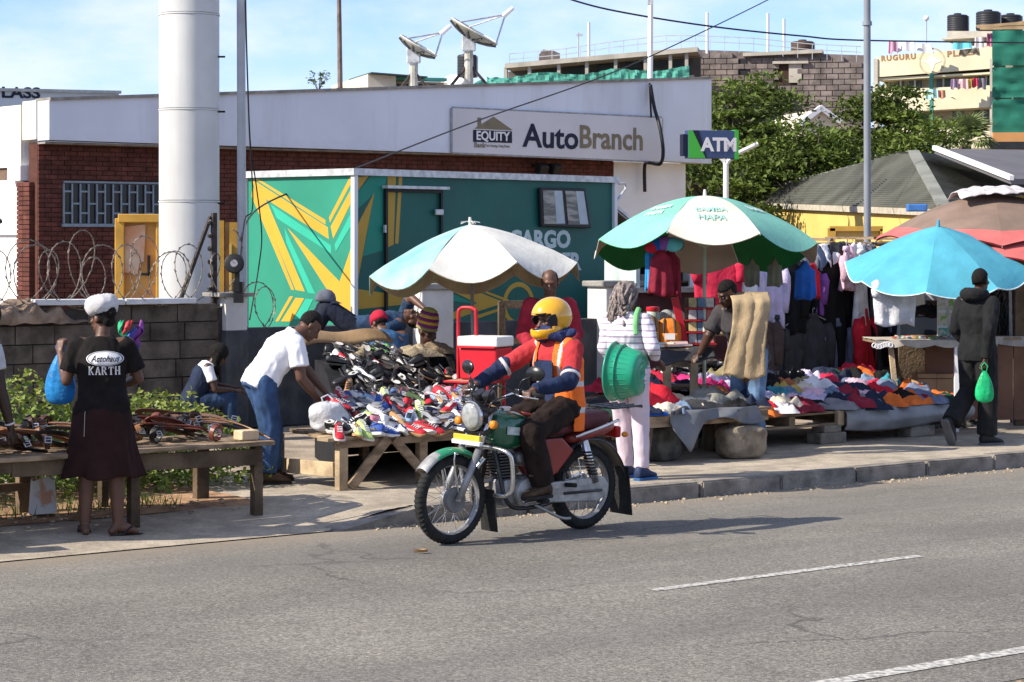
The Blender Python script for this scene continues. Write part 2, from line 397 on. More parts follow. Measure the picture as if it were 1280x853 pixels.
# coping slabs (cracked in two) and spilled mortar cap further left
sl = pm('coping', (.60, .61, .62), .8, .15, 4, .3, 20)
MB().box((-.82, .12, WT+.03), (.82, .34, .055)).build('coping_slab', sl, wall, bevel=.006)
MB().box((-1.74, .12, WT+.034), (.98, .34, .055), Matrix.Rotation(.012, 3, 'Y')).build('coping_slab', sl, wall, bevel=.006)
mb = MB()
def spill(a, b):
    u = -2.85+1.2*a; th = math.pi*b; h = .27*math.sin(math.pi*min(1, a*1.15))**.6+.02
    nn = noise.noise(V((a*9, b*4, 2)))
    return V((u, .12-.20*math.cos(th)*(1+.25*nn), WT-.17+h*math.sin(th)*(.8+.3*nn)+.03*nn))
mb.grid(spill, 26, 12); mb.build('mortar_cap', pm('spilled_mortar', (.24, .17, .12), .95, .3, 8, .9, 18), wall, smooth=True)
mb = MB(); mb.box((-.17, .02, 1.22), (.28, .3, .36)); 

# painted lower wall in front of the trailer
LW = thing('plaster_wall', 'low dark grey plaster wall running in front of the green trailer', 'wall', W0, RA)
MB().box((3.6, .12, .53), (6.9, .2, 1.06)).build('wall_body', plaster_dark, LW, bevel=.01)
MB().box((.08, .10, 1.22), (.26, .30, .36)).build('pier_top', plaster_white, LW, bevel=.01)
MB().box((.08, .10, .52), (.28, .32, 1.04)).build('pier_base', plaster_dark, LW, bevel=.01)
MB().box((.06, .10, 1.42), (.42, .36, .045)).build('pier_cap', concrete, LW, bevel=.008)
def pillar(u, label, w=.42):
    p = thing('wall_pillar', label, 'pillar', W0+U*u+N*.02, RA, 'pillars of the low wall')
    MB().box((0, 0, .72), (w, .36, 1.44)).build('shaft', plaster_white, p, bevel=.012)
    mb = MB(); mb.box((0, 0, 1.475), (w+.09, .46, .07)); mb.build('cap', concrete, p, bevel=.015)
for px, lab in ((537, 'short white pillar with grey cap behind the striped beanie man'), (772, 'white pillar with sunlit cap beside the woman with braids')):
    # solve u so that the pillar lands on its column of the photograph
    k = (px-HX)/F; u = (k*W0.y-W0.x)/(U.x-k*U.y); pillar(u, lab, .44 if px < 600 else .62)
# iron posts and razor wire on the block wall
rust = pm('rusty_iron', (.05, .04, .035), .8, .4, 20)
wire_m = pm('razor_wire', (.22, .19, .16), .6, .4, 30, metal=.3)
def post(u, label, lean, h=1.0, brace=True):
    p = thing('fence_post', label, 'post', W0+U*u+N*.12+V((0, 0, WT-.1)), RA, 'iron posts on the block wall')
    mb = MB(); mb.beam((0, 0, 0), (lean, 0, h), .05, .05); mb.build('upright', rust, p)
    if brace: MB().beam((-.42, 0, .1), (-.03, .02, h*.96), .035, .035).build('brace', rust, p)
    for k in range(6):
        z = .25+k*.14
        mb = MB(); mb.lathe([(.018, -.02), (.03, -.01), (.02, 0), (.03, .01), (.018, .02)], 8, Matrix.Translation((-.06+lean*z/h, -.02, z))@Matrix.Rotation(1.2, 4, 'Y')); mb.cone((-.05, 0, z), (.0, 0, z), .008, n=5)
        mb.build('insulator', pm('insulator', (.03, .03, .03), .4), p)
post(-.10, 'tall iron fence post with insulators and diagonal brace in front of grey column', 0, 1.05)
post(-2.95, 'leaning dark iron post on the block wall at the left edge', .35, .75, False)
rwt = thing('razor_wire', 'tangled coils of barbed razor wire along the top of the block wall', 'razor wire', W0+N*.12+V((0, 0, WT)), RA)
def coil(u0, u1, turns, r, seed, name, zoff=.0, flat=1.):
    g = random.Random(seed); pts = []; n = int(turns*22)
    ph = g.random()*6; rad = r; 
    for i in range(n+1):
        t = i/n; a = t*turns*2*math.pi+ph
        rr = rad*(1+.28*noise.noise(V((t*turns*.8, seed, 0))))
        pts.append(V((u0+(u1-u0)*t+.95*rr*math.cos(a)+.05*noise.noise(V((t*turns*2, seed, 5))), .14*math.sin(a*.5+seed)+.05*math.cos(a), zoff+rr*.85+rr*math.sin(a)*flat)))
    mb = MB(); mb.tube(pts, .0055, 5)
    for i in range(1, len(pts)-1, 1):
        t = (pts[i+1]-pts[i-1]).normalized(); sdv = t.cross(V((g.random()-.5, g.random()-.5, g.random()-.5))).normalized()
        c = pts[i]; mb.add([c-t*.026, c+sdv*.014-t*.012, c+t*.026+sdv*.003, c-sdv*.014+t*.012], [(0, 1, 2, 3)])
    mb.build(name, wire_m, rwt)
coil(-3.6, -.1, 9.5, .33, 11, 'coil'); coil(-3.9, -2.0, 4, .40, 23, 'coil', .0, .9); coil(-2.3, .1, 5, .27, 37, 'coil', .03); coil(-2.6, .0, 3, .40, 51, 'coil')
coil(.0, .75, 3.5, .25, 61, 'coil', -.3); coil(-7.0, -3.6, 7, .32, 71, 'coil')

# floodlight on the pier
fl = thing('floodlight', 'small black round floodlight on the wall pier beside the green trailer', 'floodlight', P(293, 330, 24.3), 0)
blk_m = pm('black_plastic', (.015, .015, .016), .45, .2, 20)
Mf = Matrix.Rotation(R(80), 4, 'X')
MB().lathe([(.02, -.12), (.07, -.10), (.10, -.03), (.105, .03), (.095, .035)], 18, Mf).build('housing', blk_m, fl, smooth=True)
MB().lathe([(.09, .0), (.085, .03), (.03, .036), (.0, .036)], 18, Mf).build('lens', pm('lamp_glass', (.2, .2, .22), .1, .3, 30), fl)
MB().box((.03, 0, -.18), (.05, .04, .22)).build('bracket', blk_m, fl); MB().box((.04, .05, -.30), (.10, .12, .22)).build('driver_box', blk_m, fl)

# ---------------------------------------------------------------- bank building
brick_m = pm('brick', (.105, .037, .027), .9, .25, 6, .4, 50, rnd=.22)
brick_mortar = pm('brick_mortar', (.085, .035, .025), .95, .2, 8)
fascia_m = pm('fascia_white_skylit', (.64, .69, .77), .7, .06, .6)  # white parapet paint; blue of skylight in shade is mixed into the colour
streaks(fascia_m, (.42, .42, .42), 1., (1.6, 1.6, .16), .52, .72, .5); dirt_mix(fascia_m, (.35, .34, .33), -.10, .5, V((0, 0, -1)), -3.65, 5, .7, .35)
B0 = P(47, 175, 37.1); B0.z = 0
bank = thing('bank_building', 'long single storey brick bank building with white sloping parapet', 'building', B0, RA)
def bl(px, py, off=0):     # pixel on the facade plane -> local coords
    p = PLN(px, py, B0-N*off, N)-B0; return V((p.dot(U), p.dot(N), p.z))
EU = bl(872, 110).x
tl, tr, br, b0_ = bl(47, 127), bl(872, 100), bl(872, 197.5), bl(47, 176)
br_u = bl(766, 197).x
mb = MB(); mb.prism([(0, b0_.z), (br_u, 3.55), (EU, 3.5), (EU, tr.z), (0, tl.z)], -.05, .35, Matrix(((1, 0, 0, 0), (0, 0, 1, -.35), (0, 1, 0, 0), (0, 0, 0, 1))))
mb.build('parapet', fascia_m, bank)
MB().beam((0, -.18, tl.z+.02), (EU, -.18, tr.z+.02), .52, .05).build('coping', concrete, bank)
mb = MB(); mb.box((br_u/2, .15, 1.78), (br_u, .3, 3.56)); mb.build('brick_backing', brick_mortar, bank)
MB().box(((br_u+EU-.35)/2+.0, .12, 1.75), (EU-.35-br_u, .3, 3.5)).build('end_wall', white_paint, bank)
MB().box((EU/2, 5.5, 1.8), (EU-.02, 10, 3.6)).build('rear_block', white_paint, bank)
wx0, wx1 = bl(78, 228).x, bl(199.5, 228).x; wz1, wz0 = bl(140, 228.5).z, bl(140, 282).z
bks = []
L, H = .23, .076
nr = int((3.6-.9)/H)
for r in range(nr):
    z = 3.58-(r+.5)*H; u = -(r % 2)*L/2
    while u < br_u:
        a, b = max(u, 0), min(u+L, br_u)
        if b-a > .05:
            inwin = wz0-.02 < z < wz1+.02
            if inwin and a < wx1 and b > wx0:
                if a < wx0-.03: bks.append((((a+wx0)/2, -.002, z), (wx0-a-.01, .05, H-.012)))
                elif b > wx1+.03: bks.append((((b+wx1)/2, -.002, z), (b-wx1-.01, .05, H-.012)))
            else: bks.append((((a+b)/2, -.002+random.uniform(-.004, .004), z), (b-a-.012, .05, H-.012)))
        u += L
vis = lambda c: (c[0] < bl(200, 200).x and c[2] > 1.2) 
bks.sort(key=lambda b: (not vis(b[0]), b[0][0]))
pieces(bank, 'brick', bks, brick_m)
# barred window
gl_dark = pm('dark_glass', (.02, .022, .025), .15, .3, 3)
steel_blue = pm('window_steel', (.22, .28, .33), .5, .1, 10)
win = MB().box(((wx0+wx1)/2, -.008, (wz0+wz1)/2), (wx1-wx0, .02, wz1-wz0)).build('window', gl_dark, bank)
mb = MB(); mb.box(((wx0+wx1)/2, -.02, wz0), (wx1-wx0+.06, .1, .05)); mb.box(((wx0+wx1)/2, -.02, wz1), (wx1-wx0+.0, .06, .03)); mb.build('frame', steel_blue, win)
nb = 12
mb = MB()
for k in range(nb+1):
    x = wx0+(wx1-wx0)*k/nb; mb.box((x, -.045, (wz0+wz1)/2), (.024, .03, wz1-wz0-.06))
    if k < nb:
        xm = x+(wx1-wx0)/nb/2; hh = wz1-wz0
        for f in ((.28, .78) if k % 2 == 0 else (.5,)): mb.box((xm, -.045, wz0+hh*f), ((wx1-wx0)/nb-.03, .024, .028))
mb.build('security_bar', steel_blue, win)
# shaded soffit line, side return on the left (sunlit)
MB().box((br_u/2-.02, -.0, 3.545), (br_u-.04, .52, .03)).build('soffit', concrete, bank)
cream = pm('cream_paint', (.74, .70, .60), .8, .08, 2)
sd = thing('bank_annex', 'sunlit cream end wall of the brick building with barred window at left edge', 'building', B0, RA)
MB().box((.10, .24, 3.92), (.26, .46, .62)).build('corner_fascia', cream, sd)
MB().box((.09, 4.5, 3.68), (.26, 7.98, 1.0)).build('side_fascia', cream, sd)
MB().box((.16, 4.5, 3.075), (.30, 7.9, .20)).build('side_beam', pm('brown_beam', (.20, .13, .09), .9, .2, 5), sd)
MB().box((-.0, .60, 3.075), (.24, .46, .24)).build('beam_end', white_paint, sd)
MB().box((.20, 4.5, 1.48), (.26, 7.8, 2.96)).build('side_wall', cream, sd)
lit = []
for r in range(38):
    z = 2.93-(r+.5)*H
    for k in range(2):
        w2 = .205 if (k+r) % 2 else .225
        lit.append(((.02, .115+.11+.23*k, z), (.22, .218, H-.012)))
pieces(sd, 'brick', lit, brick_m); MB().box((.03, .345, 1.46), (.18, .45, 2.92)).build('brick_pier', brick_mortar, sd)
sw = MB().box((.06, 1.5, 2.52), (.04, 1.8, .72)).build('window', pm('pale_glass', (.07, .075, .08), .2, .3, 3), sd)
mb = MB()
for k in range(15):
    y = .62+1.7*k/14; mb.box((.025, y, 2.52), (.03, .03, .72))
for z in (2.2, 2.4, 2.62, 2.82): mb.box((.027, 1.5, z), (.025, 1.75, .025))
mb.build('security_bar', white_paint, sw)
MB().box((.03, 1.6, 2.12), (.16, 2.0, .08)).build('sill', white_paint, sd)

# sign board
silver = pm('sign_face', (.60, .60, .62), .45, .05, 1)
navy = pm('navy_print', (.012, .016, .04), .6, .1, 5); tan_p = pm('tan_print', (.20, .17, .11), .6, .1, 5); white_p = pm('white_print', (.75, .75, .75), .6, .05, 5)
c = [bl(566, 135.5, .45), bl(828, 148, .45), bl(826, 202, .45), bl(566, 190.5, .45)]
sg = thing('bank_sign', 'long silver bank sign board with house logo and lettering on the parapet', 'sign', B0, RA)
rsg = [[V((p.x, -.45, p.z)) for p in c], [V((p.x, -.37, p.z)) for p in c]]
MB().rings(rsg).build('sign_panel', silver, sg)
mb = MB()
for i in range(4):
    a, b = rsg[0][i], rsg[0][(i+1) % 4]; mb.beam(a+V((0, .02, 0)), b+V((0, .02, 0)), .06, .025, up=V((0, 1, 0)))
mb.build('sign_frame', pm('sign_edge', (.30, .30, .31), .5, .2, 10), sg)
def sp(px, py): return bl(px, py, .456)
def sign_text(body, px, py, px2, py2, size, mat, bold, sx):
    a, b = sp(px, py), sp(px2, py2)
    text_mesh(body, size, mat, frame((a+b)/2, b-a, V((0, 0, 1))), .006, bold, sg, sx=sx)
sign_text('Auto', 661, 171, 717, 174, .60, navy, .012, 1.08)
sign_text('Branch', 724, 172.5, 804, 176, .60, tan_p, .012, .96)
def sheet(name, pts, mat, parent, off, fn): 
    return MB().prism([(0, 0)]*0 or [(fn(*p).x, fn(*p).z) for p in pts], off, off+.006, Matrix(((1, 0, 0, 0), (0, 0, -1, 0), (0, 1, 0, 0), (0, 0, 0, 1)))).build(name, mat, parent, fix=True)
sheet('logo_band', [(591.5, 162.5), (640, 164.5), (640, 179), (591.5, 177.5)], navy, sg, .452, sp)
sheet('logo_roof', [(593, 161), (617, 146), (641, 163)], tan_p, sg, .452, sp)
sheet('logo_chimney', [(597, 147), (601.5, 147.3), (601.5, 157), (597, 159)], tan_p, sg, .4525, sp)
a, b = bl(595, 170, .465), bl(637, 171.7, .465)
text_mesh('EQUITY', .225, white_p, frame((a+b)/2, b-a, V((0, 0, 1))), .006, .006, sg, sx=.98)
a, b = bl(593, 181.5, .458), bl(640, 183.3, .458)
text_mesh('Bank', .13, tan_p, frame(a*.86+b*.14, b-a, V((0, 0, 1))), .004, .002, sg)
text_mesh('Your Listening, Caring Partner', .07, tan_p, frame(a*.38+b*.62, b-a, V((0, 0, 1))), .004, .0, sg, sx=.66)
# twin floodlights under the sign, cables
tf = thing('floodlight_pair', 'pair of black rectangular floodlights under the silver bank sign', 'floodlight', B0, RA)
for px in (677, 694):
    p = bl(px, 212, .3); h = MB().box((p.x, -.3, p.z), (.20, .18, .2), Matrix.Rotation(.4, 3, 'X')).build('lamp_head', blk_m, tf, bevel=.02)
    MB().box((p.x, -.1, p.z+.08), (.04, .3, .04)).build('lamp_arm', blk_m, tf)
def cable(name, label, pts, r, mat=None, n=6, steps=10):
    pts = [V(p) for p in pts]; out = []
    for i in range(len(pts)-1):
        p0, p1, p2, p3 = pts[max(i-1, 0)], pts[i], pts[i+1], pts[min(i+2, len(pts)-1)]
        for k in range(steps):
            t = k/steps; out.append(.5*((2*p1)+(p2-p0)*t+(2*p0-5*p1+4*p2-p3)*t*t+(3*p1-p0-3*p2+p3)*t**3))
    out.append(pts[-1])
    o = MB().tube(out, r, n).build(name, mat or blk_m, smooth=True); return tag(o, label, 'cable')
cable('power_cable', 'thick looping black cable bundle hanging beside the sign end', [P(813, 106, 44.5), P(818, 135, 44.5), P(825, 160, 44.3), P(829, 190, 44.2), P(825, 205, 44.2), P(812, 204, 44.6), P(806, 207, 44.9), P(806, 240, 44.9)], .035)
cable('power_cable', 'thin black cable running down the parapet beside the looping bundle', [P(812, 104, 44.6), P(813, 125, 44.6), P(814, 147, 44.5)], .02)
# ATM sign box
atm = thing('atm_sign', 'blue and green illuminated cash machine sign box on the bank corner', 'sign', P(889, 181, 43.6), R(14))
sA = 43.6/F
MB().box((0, 0, 0), (65*sA, .22, 35*sA)).build('sign_box', pm('atm_blue', (.035, .065, .16), .35, .06, 1, coat=.3), atm, bevel=.01)
gm = pm('atm_green', (.06, .42, .05), .35, .06, 1)
MM = Matrix(((1, 0, 0, 0), (0, 0, 1, 0), (0, 1, 0, 0), (0, 0, 0, 1)))
MB().prism([(-32.3*sA, 17.3*sA), (-27*sA, 17.3*sA), (-10*sA, -17.3*sA), (-32.3*sA, -17.3*sA)], -.117, -.113, MM).build('green_wedge', gm, atm, fix=True)
MB().prism([(-27*sA, 17.3*sA), (-19*sA, 17.3*sA), (-8*sA, -17.3*sA), (-10*sA, -17.3*sA)], -.116, -.1125, MM).build('dark_wedge', navy, atm, fix=True)
MB().box((31*sA, 0, 0), (5*sA, .24, 37*sA)).build('green_end', gm, atm)
MB().box((-36*sA, .02, -1*sA), (5*sA, .2, 27*sA)).build('mount', navy, atm)
text_mesh('ATM', .34, white_p, frame((8*sA, -.118, -1*sA), (1, 0, 0), (0, 0, 1)), .006, .014, atm, sx=1.0)
lp = thing('lamp_post', 'white double armed lamp post behind the green umbrella', 'lamp post', P(907.5, 300, 47)-V((0, 0, 2)), 0)
s = 47/F
mb = MB(); mb.cone((0, 0, 0), (0, 0, 2+95*s), .07, .055, 10); mb.build('pole', white_paint, lp)
mb = MB(); mb.tube([(0, 0, 2+93*s), (-.03, 0, 2+98*s), (-10*s, 0, 2+106*s), (-34*s, 0, 2+116*s)], .045, 8); mb.build('arm', white_paint, lp)
mb = MB(); mb.tube([(0, 0, 2+93*s), (.04, 0, 2+98*s), (10*s, 0, 2+106*s), (40*s, 0, 2+120*s)], .045, 8); mb.build('arm', white_paint, lp)

# ---------------------------------------------------------------- green trailer
t0, t1, t2 = P(443, 215, 27.0), P(768, 225, 30.6), P(313, 219, 28.3)
TH = t0.z
TU = V((t1.x-t0.x, t1.y-t0.y, 0)); TL = TU.length; TU.normalize(); TN = V((-TU.y, TU.x, 0)); TW = abs((t2-t0).dot(TN))
TA = math.atan2(TU.y, TU.x)
tr_ = thing('trailer', 'large green box trailer with yellow arrow graphics behind the low wall', 'trailer', V((t0.x, t0.y, 0)), TA)
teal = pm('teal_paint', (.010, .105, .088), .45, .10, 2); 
green_lit = pm('teal_paint_sunlit', (.025, .235, .155), .5, .08, 1.5)  # brighter copy of the teal: sunlight on the left face put into the colour
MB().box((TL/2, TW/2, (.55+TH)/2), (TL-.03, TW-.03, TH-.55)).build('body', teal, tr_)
alu = pm('aluminium', (.50, .51, .52), .45, .2, 12, metal=.3)
streaks(teal, (.03, .075, .065), 1., (2.5, 2.5, .3), .5, .7, .6); dirt_mix(teal, (.16, .17, .15), .0, 1.2, V((0, 0, -1)), -1.3, 2.0, .9, .25)
for (x, y) in ((0, 0), (TL, 0), (0, TW)): MB().box((x, y, (.5+TH)/2), (.065, .065, TH-.5)).build('corner_trim', white_paint, tr_, bevel=.01)
mb = MB(); mb.box((TL/2, 0, TH), (TL+.12, .1, .08)); mb.box((0, TW/2, TH), (.1, TW+.08, .08)); mb.box((TL/2, TW/2, TH-.005), (TL, TW, .05)); mb.build('roof_edge', alu, tr_)
mb = MB(); mb.box((TL/2, TW/2, .5), (TL, TW, .12)); mb.build('chassis', blk_m, tr_)
wh = []
for x in (TL*.55, TL*.72):
    w = MB().lathe([(.1, -.1), (.28, -.1), (.34, -.06), (.34, .06), (.28, .1), (.1, .1)], 24, Matrix.Translation((x, .12, .34))@Matrix.Rotation(R(90), 4, 'X')).build('wheel', blk_m, tr_, smooth=True)
def tleft(x, y):       # pixel of the 150-px-wide crop -> left face (local y,z)
    p = PLN(305+x/4.06, 205+y/4.06, V((t0.x, t0.y, 0)), TU)-V((t0.x, t0.y, 0)); return (p.dot(TN), p.z)
def tright(x, y, k=4.064, ox=440, oy=205):
    p = PLN(ox+x/k, oy+y/k, V((t0.x, t0.y, 0)), TN)-V((t0.x, t0.y, 0)); return (p.dot(TU), p.z)
ML = Matrix(((0, 0, -1, 0), (1, 0, 0, 0), (0, 1, 0, 0), (0, 0, 0, 1)))
yel = pm('yellow_print', (.56, .33, .035), .5, .06, 2); mint = pm('mint_print', (.03, .40, .27), .5, .05, 2); yel2 = pm('yellow_print_shaded', (.46, .285, .04), .5, .06, 2); deep = pm('deep_teal_print', (.008, .075, .065), .5, .1, 2); jade2 = pm('mint_print_shaded', (.015, .23, .165), .5, .08, 2)  # second yellow and mint are darkened in colour for the shaded right face
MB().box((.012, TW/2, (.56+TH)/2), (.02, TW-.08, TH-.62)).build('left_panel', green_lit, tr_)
for i, (mt, pts) in enumerate((
    (yel, [(45, 75), (75, 78), (413, 285), (413, 308), (90, 100)]),
    (yel, [(40, 80), (62, 92), (425, 322), (430, 382), (110, 178), (308, 648), (262, 640), (75, 190)]),
    (yel, [(42, 110), (60, 140), (255, 640), (240, 640), (38, 165)]),
    (mint, [(135, 205), (442, 415), (442, 455), (165, 275)]),
    (mint, [(205, 325), (362, 660), (325, 655), (215, 400)]),
    (yel, [(220, 325), (485, 598), (545, 420), (545, 850), (500, 850), (455, 690)]),
    (yel, [(540, 62), (540, 105), (436, 300), (432, 272)]),
    (yel, [(540, 135), (540, 205), (453, 380), (440, 318)]),
    (mint, [(540, 255), (540, 320), (466, 445), (460, 410)]),
    (yel, [(232, 673), (250, 673), (175, 800), (160, 800)]), (yel, [(262, 680), (306, 683), (240, 800), (188, 800)]),
    (mint, [(312, 685), (352, 687), (300, 790), (250, 790)]))):
    MB().prism([tleft(*p) for p in pts], -.004, -.0012+.0003*i, ML).build('graphic', mt, tr_, fix=True)
MR = Matrix(((1, 0, 0, 0), (0, 0, -1, 0), (0, 1, 0, 0), (0, 0, 0, 1)))
for i, (mt, pts) in enumerate((
    (jade2, [(22, 160), (100, 62), (185, 62), (160, 150), (160, 440), (60, 470), (118, 150), (22, 240)]),
    (yel2, [(22, 70), (90, 60), (22, 155)]),
    (yel2, [(118, 145), (25, 640), (22, 330)]),
    (yel2, [(186, 62), (228, 62), (215, 410), (175, 430)]), (yel2, [(242, 64), (260, 64), (240, 405), (222, 405)]),
    (yel2, [(25, 635), (300, 675), (300, 712), (25, 740)]),
    (jade2, [(180, 540), (330, 575), (560, 680), (640, 712), (300, 672), (190, 600)]),
    (yel2, [(330, 560), (470, 580), (780, 705), (490, 800), (490, 765), (640, 708)]),
    (yel2, [(470, 572), (490, 572), (800, 690), (790, 700)]), (yel2, [(620, 775), (790, 722), (800, 730), (620, 795)]))):
    MB().prism([tright(*p) for p in pts], -.016, -.0138+.0003*i, MR).build('graphic', mt, tr_, fix=True)
mb = MB(); cx_, cz_ = tright(850, 712); 
rs = [[V((cx_+r*math.cos(a), -y, cz_+r*math.sin(a)*.92)) for a in [2*math.pi*k/32 for k in range(32)]] for r, y in ((.30, -.014), (.30, -.0105), (.235, -.0105), (.235, -.014))]
mb.rings(rs+[rs[0]], cap=False).build('graphic', yel2, tr_)
# door
dx0, dz1 = tright(170, 135); dx1, _ = tright(450, 135); dz0 = .7
mb = MB()
for x in (dx0, dx1): mb.box((x, -.012, (dz0+dz1)/2), (.035, .03, dz1-dz0))
mb.box(((dx0+dx1)/2, -.012, dz1), (dx1-dx0+.03, .03, .035))
dr = mb.build('door', blk_m, tr_)
MB().box(((dx0+dx1)/2, -.05, dz1+.04), (dx1-dx0+.12, .10, .035)).build('drip_rail', alu, dr)
hx, hz = tright(448, 246); MB().box((hx-.05, -.03, hz), (.14, .03, .07)).build('latch', alu, dr, bevel=.01)
hx, hz = tright(158, 330); MB().box((hx, -.03, hz), (.025, .03, .09)).build('handle', alu, dr)
# sliding window
q = [tright(*p, k=3.965, ox=600, oy=205) for p in ((283, 118), (510, 123), (540, 320), (290, 312))]
mb = MB(); mb.prism(q, .0, .05, MR); wf = mb.build('window', blk_m, tr_, bevel=.015, fix=True)
glass = pm('window_glass', (.30, .29, .27), .12, .5, 3, col2=(.10, .10, .10), stretch=(1, 1, 6), f0=.42, f1=.56)
for a, b in ((.05, .46), (.53, .93)):
    def qq(s, t): 
        x0 = q[0][0]*(1-s)+q[1][0]*s; x1 = q[3][0]*(1-s)+q[2][0]*s; z0 = q[0][1]*(1-s)+q[1][1]*s; z1 = q[3][1]*(1-s)+q[2][1]*s
        return (x0*(1-t)+x1*t, z0*(1-t)+z1*t)
    MB().prism([qq(a, .07), qq(b, .07), qq(b, .92), qq(a, .92)], .051, .056, MR).build('pane', glass, wf, fix=True)
    m0 = b-.17; MB().prism([qq(m0, .07), qq(b, .07), qq(b, .9), qq(m0, .9)], .057, .059, MR).build('blind', pm('pale_blind', (.42, .48, .52), .6, .1, 4), wf, fix=True)
x, z = tright(380, 375, 3.965, 600, 205); x2, _ = tright(455, 375, 3.965, 600, 205)
lw_ = pm('pale_lettering', (.50, .60, .60), .6, .08, 4)
xr, zr = tright(452, 378, 3.965, 600, 205)
text_mesh('CARGO', .30, lw_, frame((xr, .013, zr), (1, 0, 0), (0, 0, 1)), .003, .013, tr_, align='RIGHT', sx=1.12)
xr, zr = tright(500, 488, 3.965, 600, 205)
text_mesh('ER', .30, lw_, frame((xr, .013, zr), (1, 0, 0), (0, 0, 1)), .003, .013, tr_, align='RIGHT', sx=1.12)

# awning frame at trailer's right end
aw = thing('awning', 'brown lean-to awning on thin struts at right end of the green trailer', 'awning', V((t1.x, t1.y, 0)), TA)
mb = MB(); mb.tube([(.05, .1, 2.75), (.35, .1, 2.75), (.36, .1, 2.68), (.1, .1, 2.45)], .02, 6); mb.beam((.1, .3, 2.6), (1.35, .3, 1.95), .04, .04); mb.build('strut', alu, aw)
mb = MB(); mb.add([V((.08, .3, 2.57)), V((1.32, .3, 1.92)), V((1.32, 2.2, 1.92)), V((.08, 2.2, 2.57)), V((.08, .3, 2.55)), V((1.32, .3, 1.90)), V((1.32, 2.2, 1.90)), V((.08, 2.2, 2.55))], [(0, 1, 2, 3), (7, 6, 5, 4), (0, 4, 5, 1), (1, 5, 6, 2), (2, 6, 7, 3), (3, 7, 4, 0)]); mb.build('sheet', pm('brown_sheet', (.12, .10, .075), .9, .3, 3), aw)
mb = MB(); mb.box((1.3, .3, .96), (.05, .05, 1.92)); mb.box((1.3, 2.2, .96), (.05, .05, 1.92)); mb.build('post', alu, aw)

# advertising column, yellow boards, slim poles
colm = pm('column_paint', (.56, .57, .57), .5, .06, 2)
streaks(colm, (.36, .35, .33), 1., (2.5, 2.5, .22), .50, .72, .45); dirt_mix(colm, (.36, .36, .36), -2, 3, V((0, 0, -1)), -2, .8, 1.5, .2)
cb = P(236.5, 366, 25.4); cbx = V((cb.x, cb.y, 0))
colu = thing('sign_column', 'huge round grey steel column rising behind the razor wire', 'column', cbx)
joints = [0, .75, 2.42, 3.42, 4.46, 7.5]
for a, b in zip(joints[:-1], joints[1:]):
    MB().lathe([(.31, a+.006), (.328, a+.014), (.328, b-.014), (.31, b-.006)], 48).build('drum', colm, colu, auto=True)
for z in joints[1:-1]: MB().lathe([(.30, z-.01), (.334, z-.01), (.334, z+.006), (.30, z+.006)], 48).build('weld_ring', colm, colu, auto=True)
mb = MB()
for z in (2.4, 3.4, 4.0): mb.cone((.32, -.05, z), (.40, -.05, z), .012, n=6)
mb.build('rung', blk_m, colu)
ym = pm('yellow_frame', (.50, .28, .05), .6, .15, 4)
yb = thing('billboard_frame', 'yellow framed board with torn orange poster standing left of the grey column', 'billboard', P(174, 400, 27)*1, R(8))
yb.location.z = 0; s = 27/F
MB().box((.03, .05, 1.2), (52*s, .06, 2.1)).build('board', pm('board_orange', (.58, .32, .09), .6, .25, 3, col2=(.5, .22, .08)), yb)
mb = MB(); mb.box((-24*s, 0, 1.15), (.11, .14, 2.2)); mb.box((26*s, 0, 1.15), (.1, .14, 2.2)); mb.box((0, 0, 2.25), (52*s, .18, .10)); mb.build('frame', ym, yb, bevel=.01)
MB().prism([(-18*s, 2.15), (8*s, 2.18), (6*s, 1.75), (0, 1.72), (-2*s, 1.60), (-18*s, 1.62)], -.0, .012, Matrix(((1, 0, 0, 0), (0, 0, -1, 0), (0, 1, 0, 0), (0, 0, 0, 1)))).build('poster', pm('torn_poster', (.62, .30, .16), .7, .35, 5, col2=(.66, .52, .40)), yb, fix=True)
mb = MB(); mb.box((12*s, -.03, 1.7), (.035, .02, .24)); mb.box((8*s, -.03, 1.60), (.1, .02, .03)); mb.build('dark_clip', blk_m, yb)
y2 = thing('board_stack', 'yellow timber uprights standing between the grey column and slim pole', 'boards', P(288, 400, 26.5), R(10)); y2.location.z = 0; s = 26.5/F
for x, w, h, m_ in ((-11, 6, 2.22, ym), (-4, 5, 2.2, pm('shade_timber', (.13, .075, .03), .8, .2, 5)), (5, 14, 2.2, ym), (0, 2.5, 1.95, pm('pale_yellow', (.62, .45, .15), .7, .1, 4))):
    MB().box((x*s, -.02*(w < 4), h/2), (w*s, .06, h)).build('upright', m_, y2)
gp = pm('galvanised', (.40, .42, .45), .5, .12, 3)
def pole(name, label, px0, d, r, ztop, px1=None, py1=0, mat=gp, cat='pole', collar=None):
    b = P(px0, 300, d); b.z = 0; t = thing(name, label, cat, b)
    dx = 0 if px1 is None else (px1-px0)/F*d
    MB().cone((0, 0, 0), (dx, 0, ztop), r, r*.92, 16).build('shaft', mat, t, smooth=False)
    if collar: MB().cone((dx*collar/ztop, 0, collar), (dx*(collar+.04)/ztop, 0, collar+.05), r*1.35, r*1.25, 16).build('collar', mat, t)
    return t
pole('service_pole', 'slim pale grey pole just right of the huge grey column', 303, 25.4, .05, 6.2, 300.5, collar=None)
pole('street_pole', 'tall grey street light pole rising behind the clothes rack', 1084.5, 27.5, .044, 8, 1083.5, mat=pm('pole_grey', (.20, .22, .25), .5, .1, 3), collar=2+268/F*27.5)
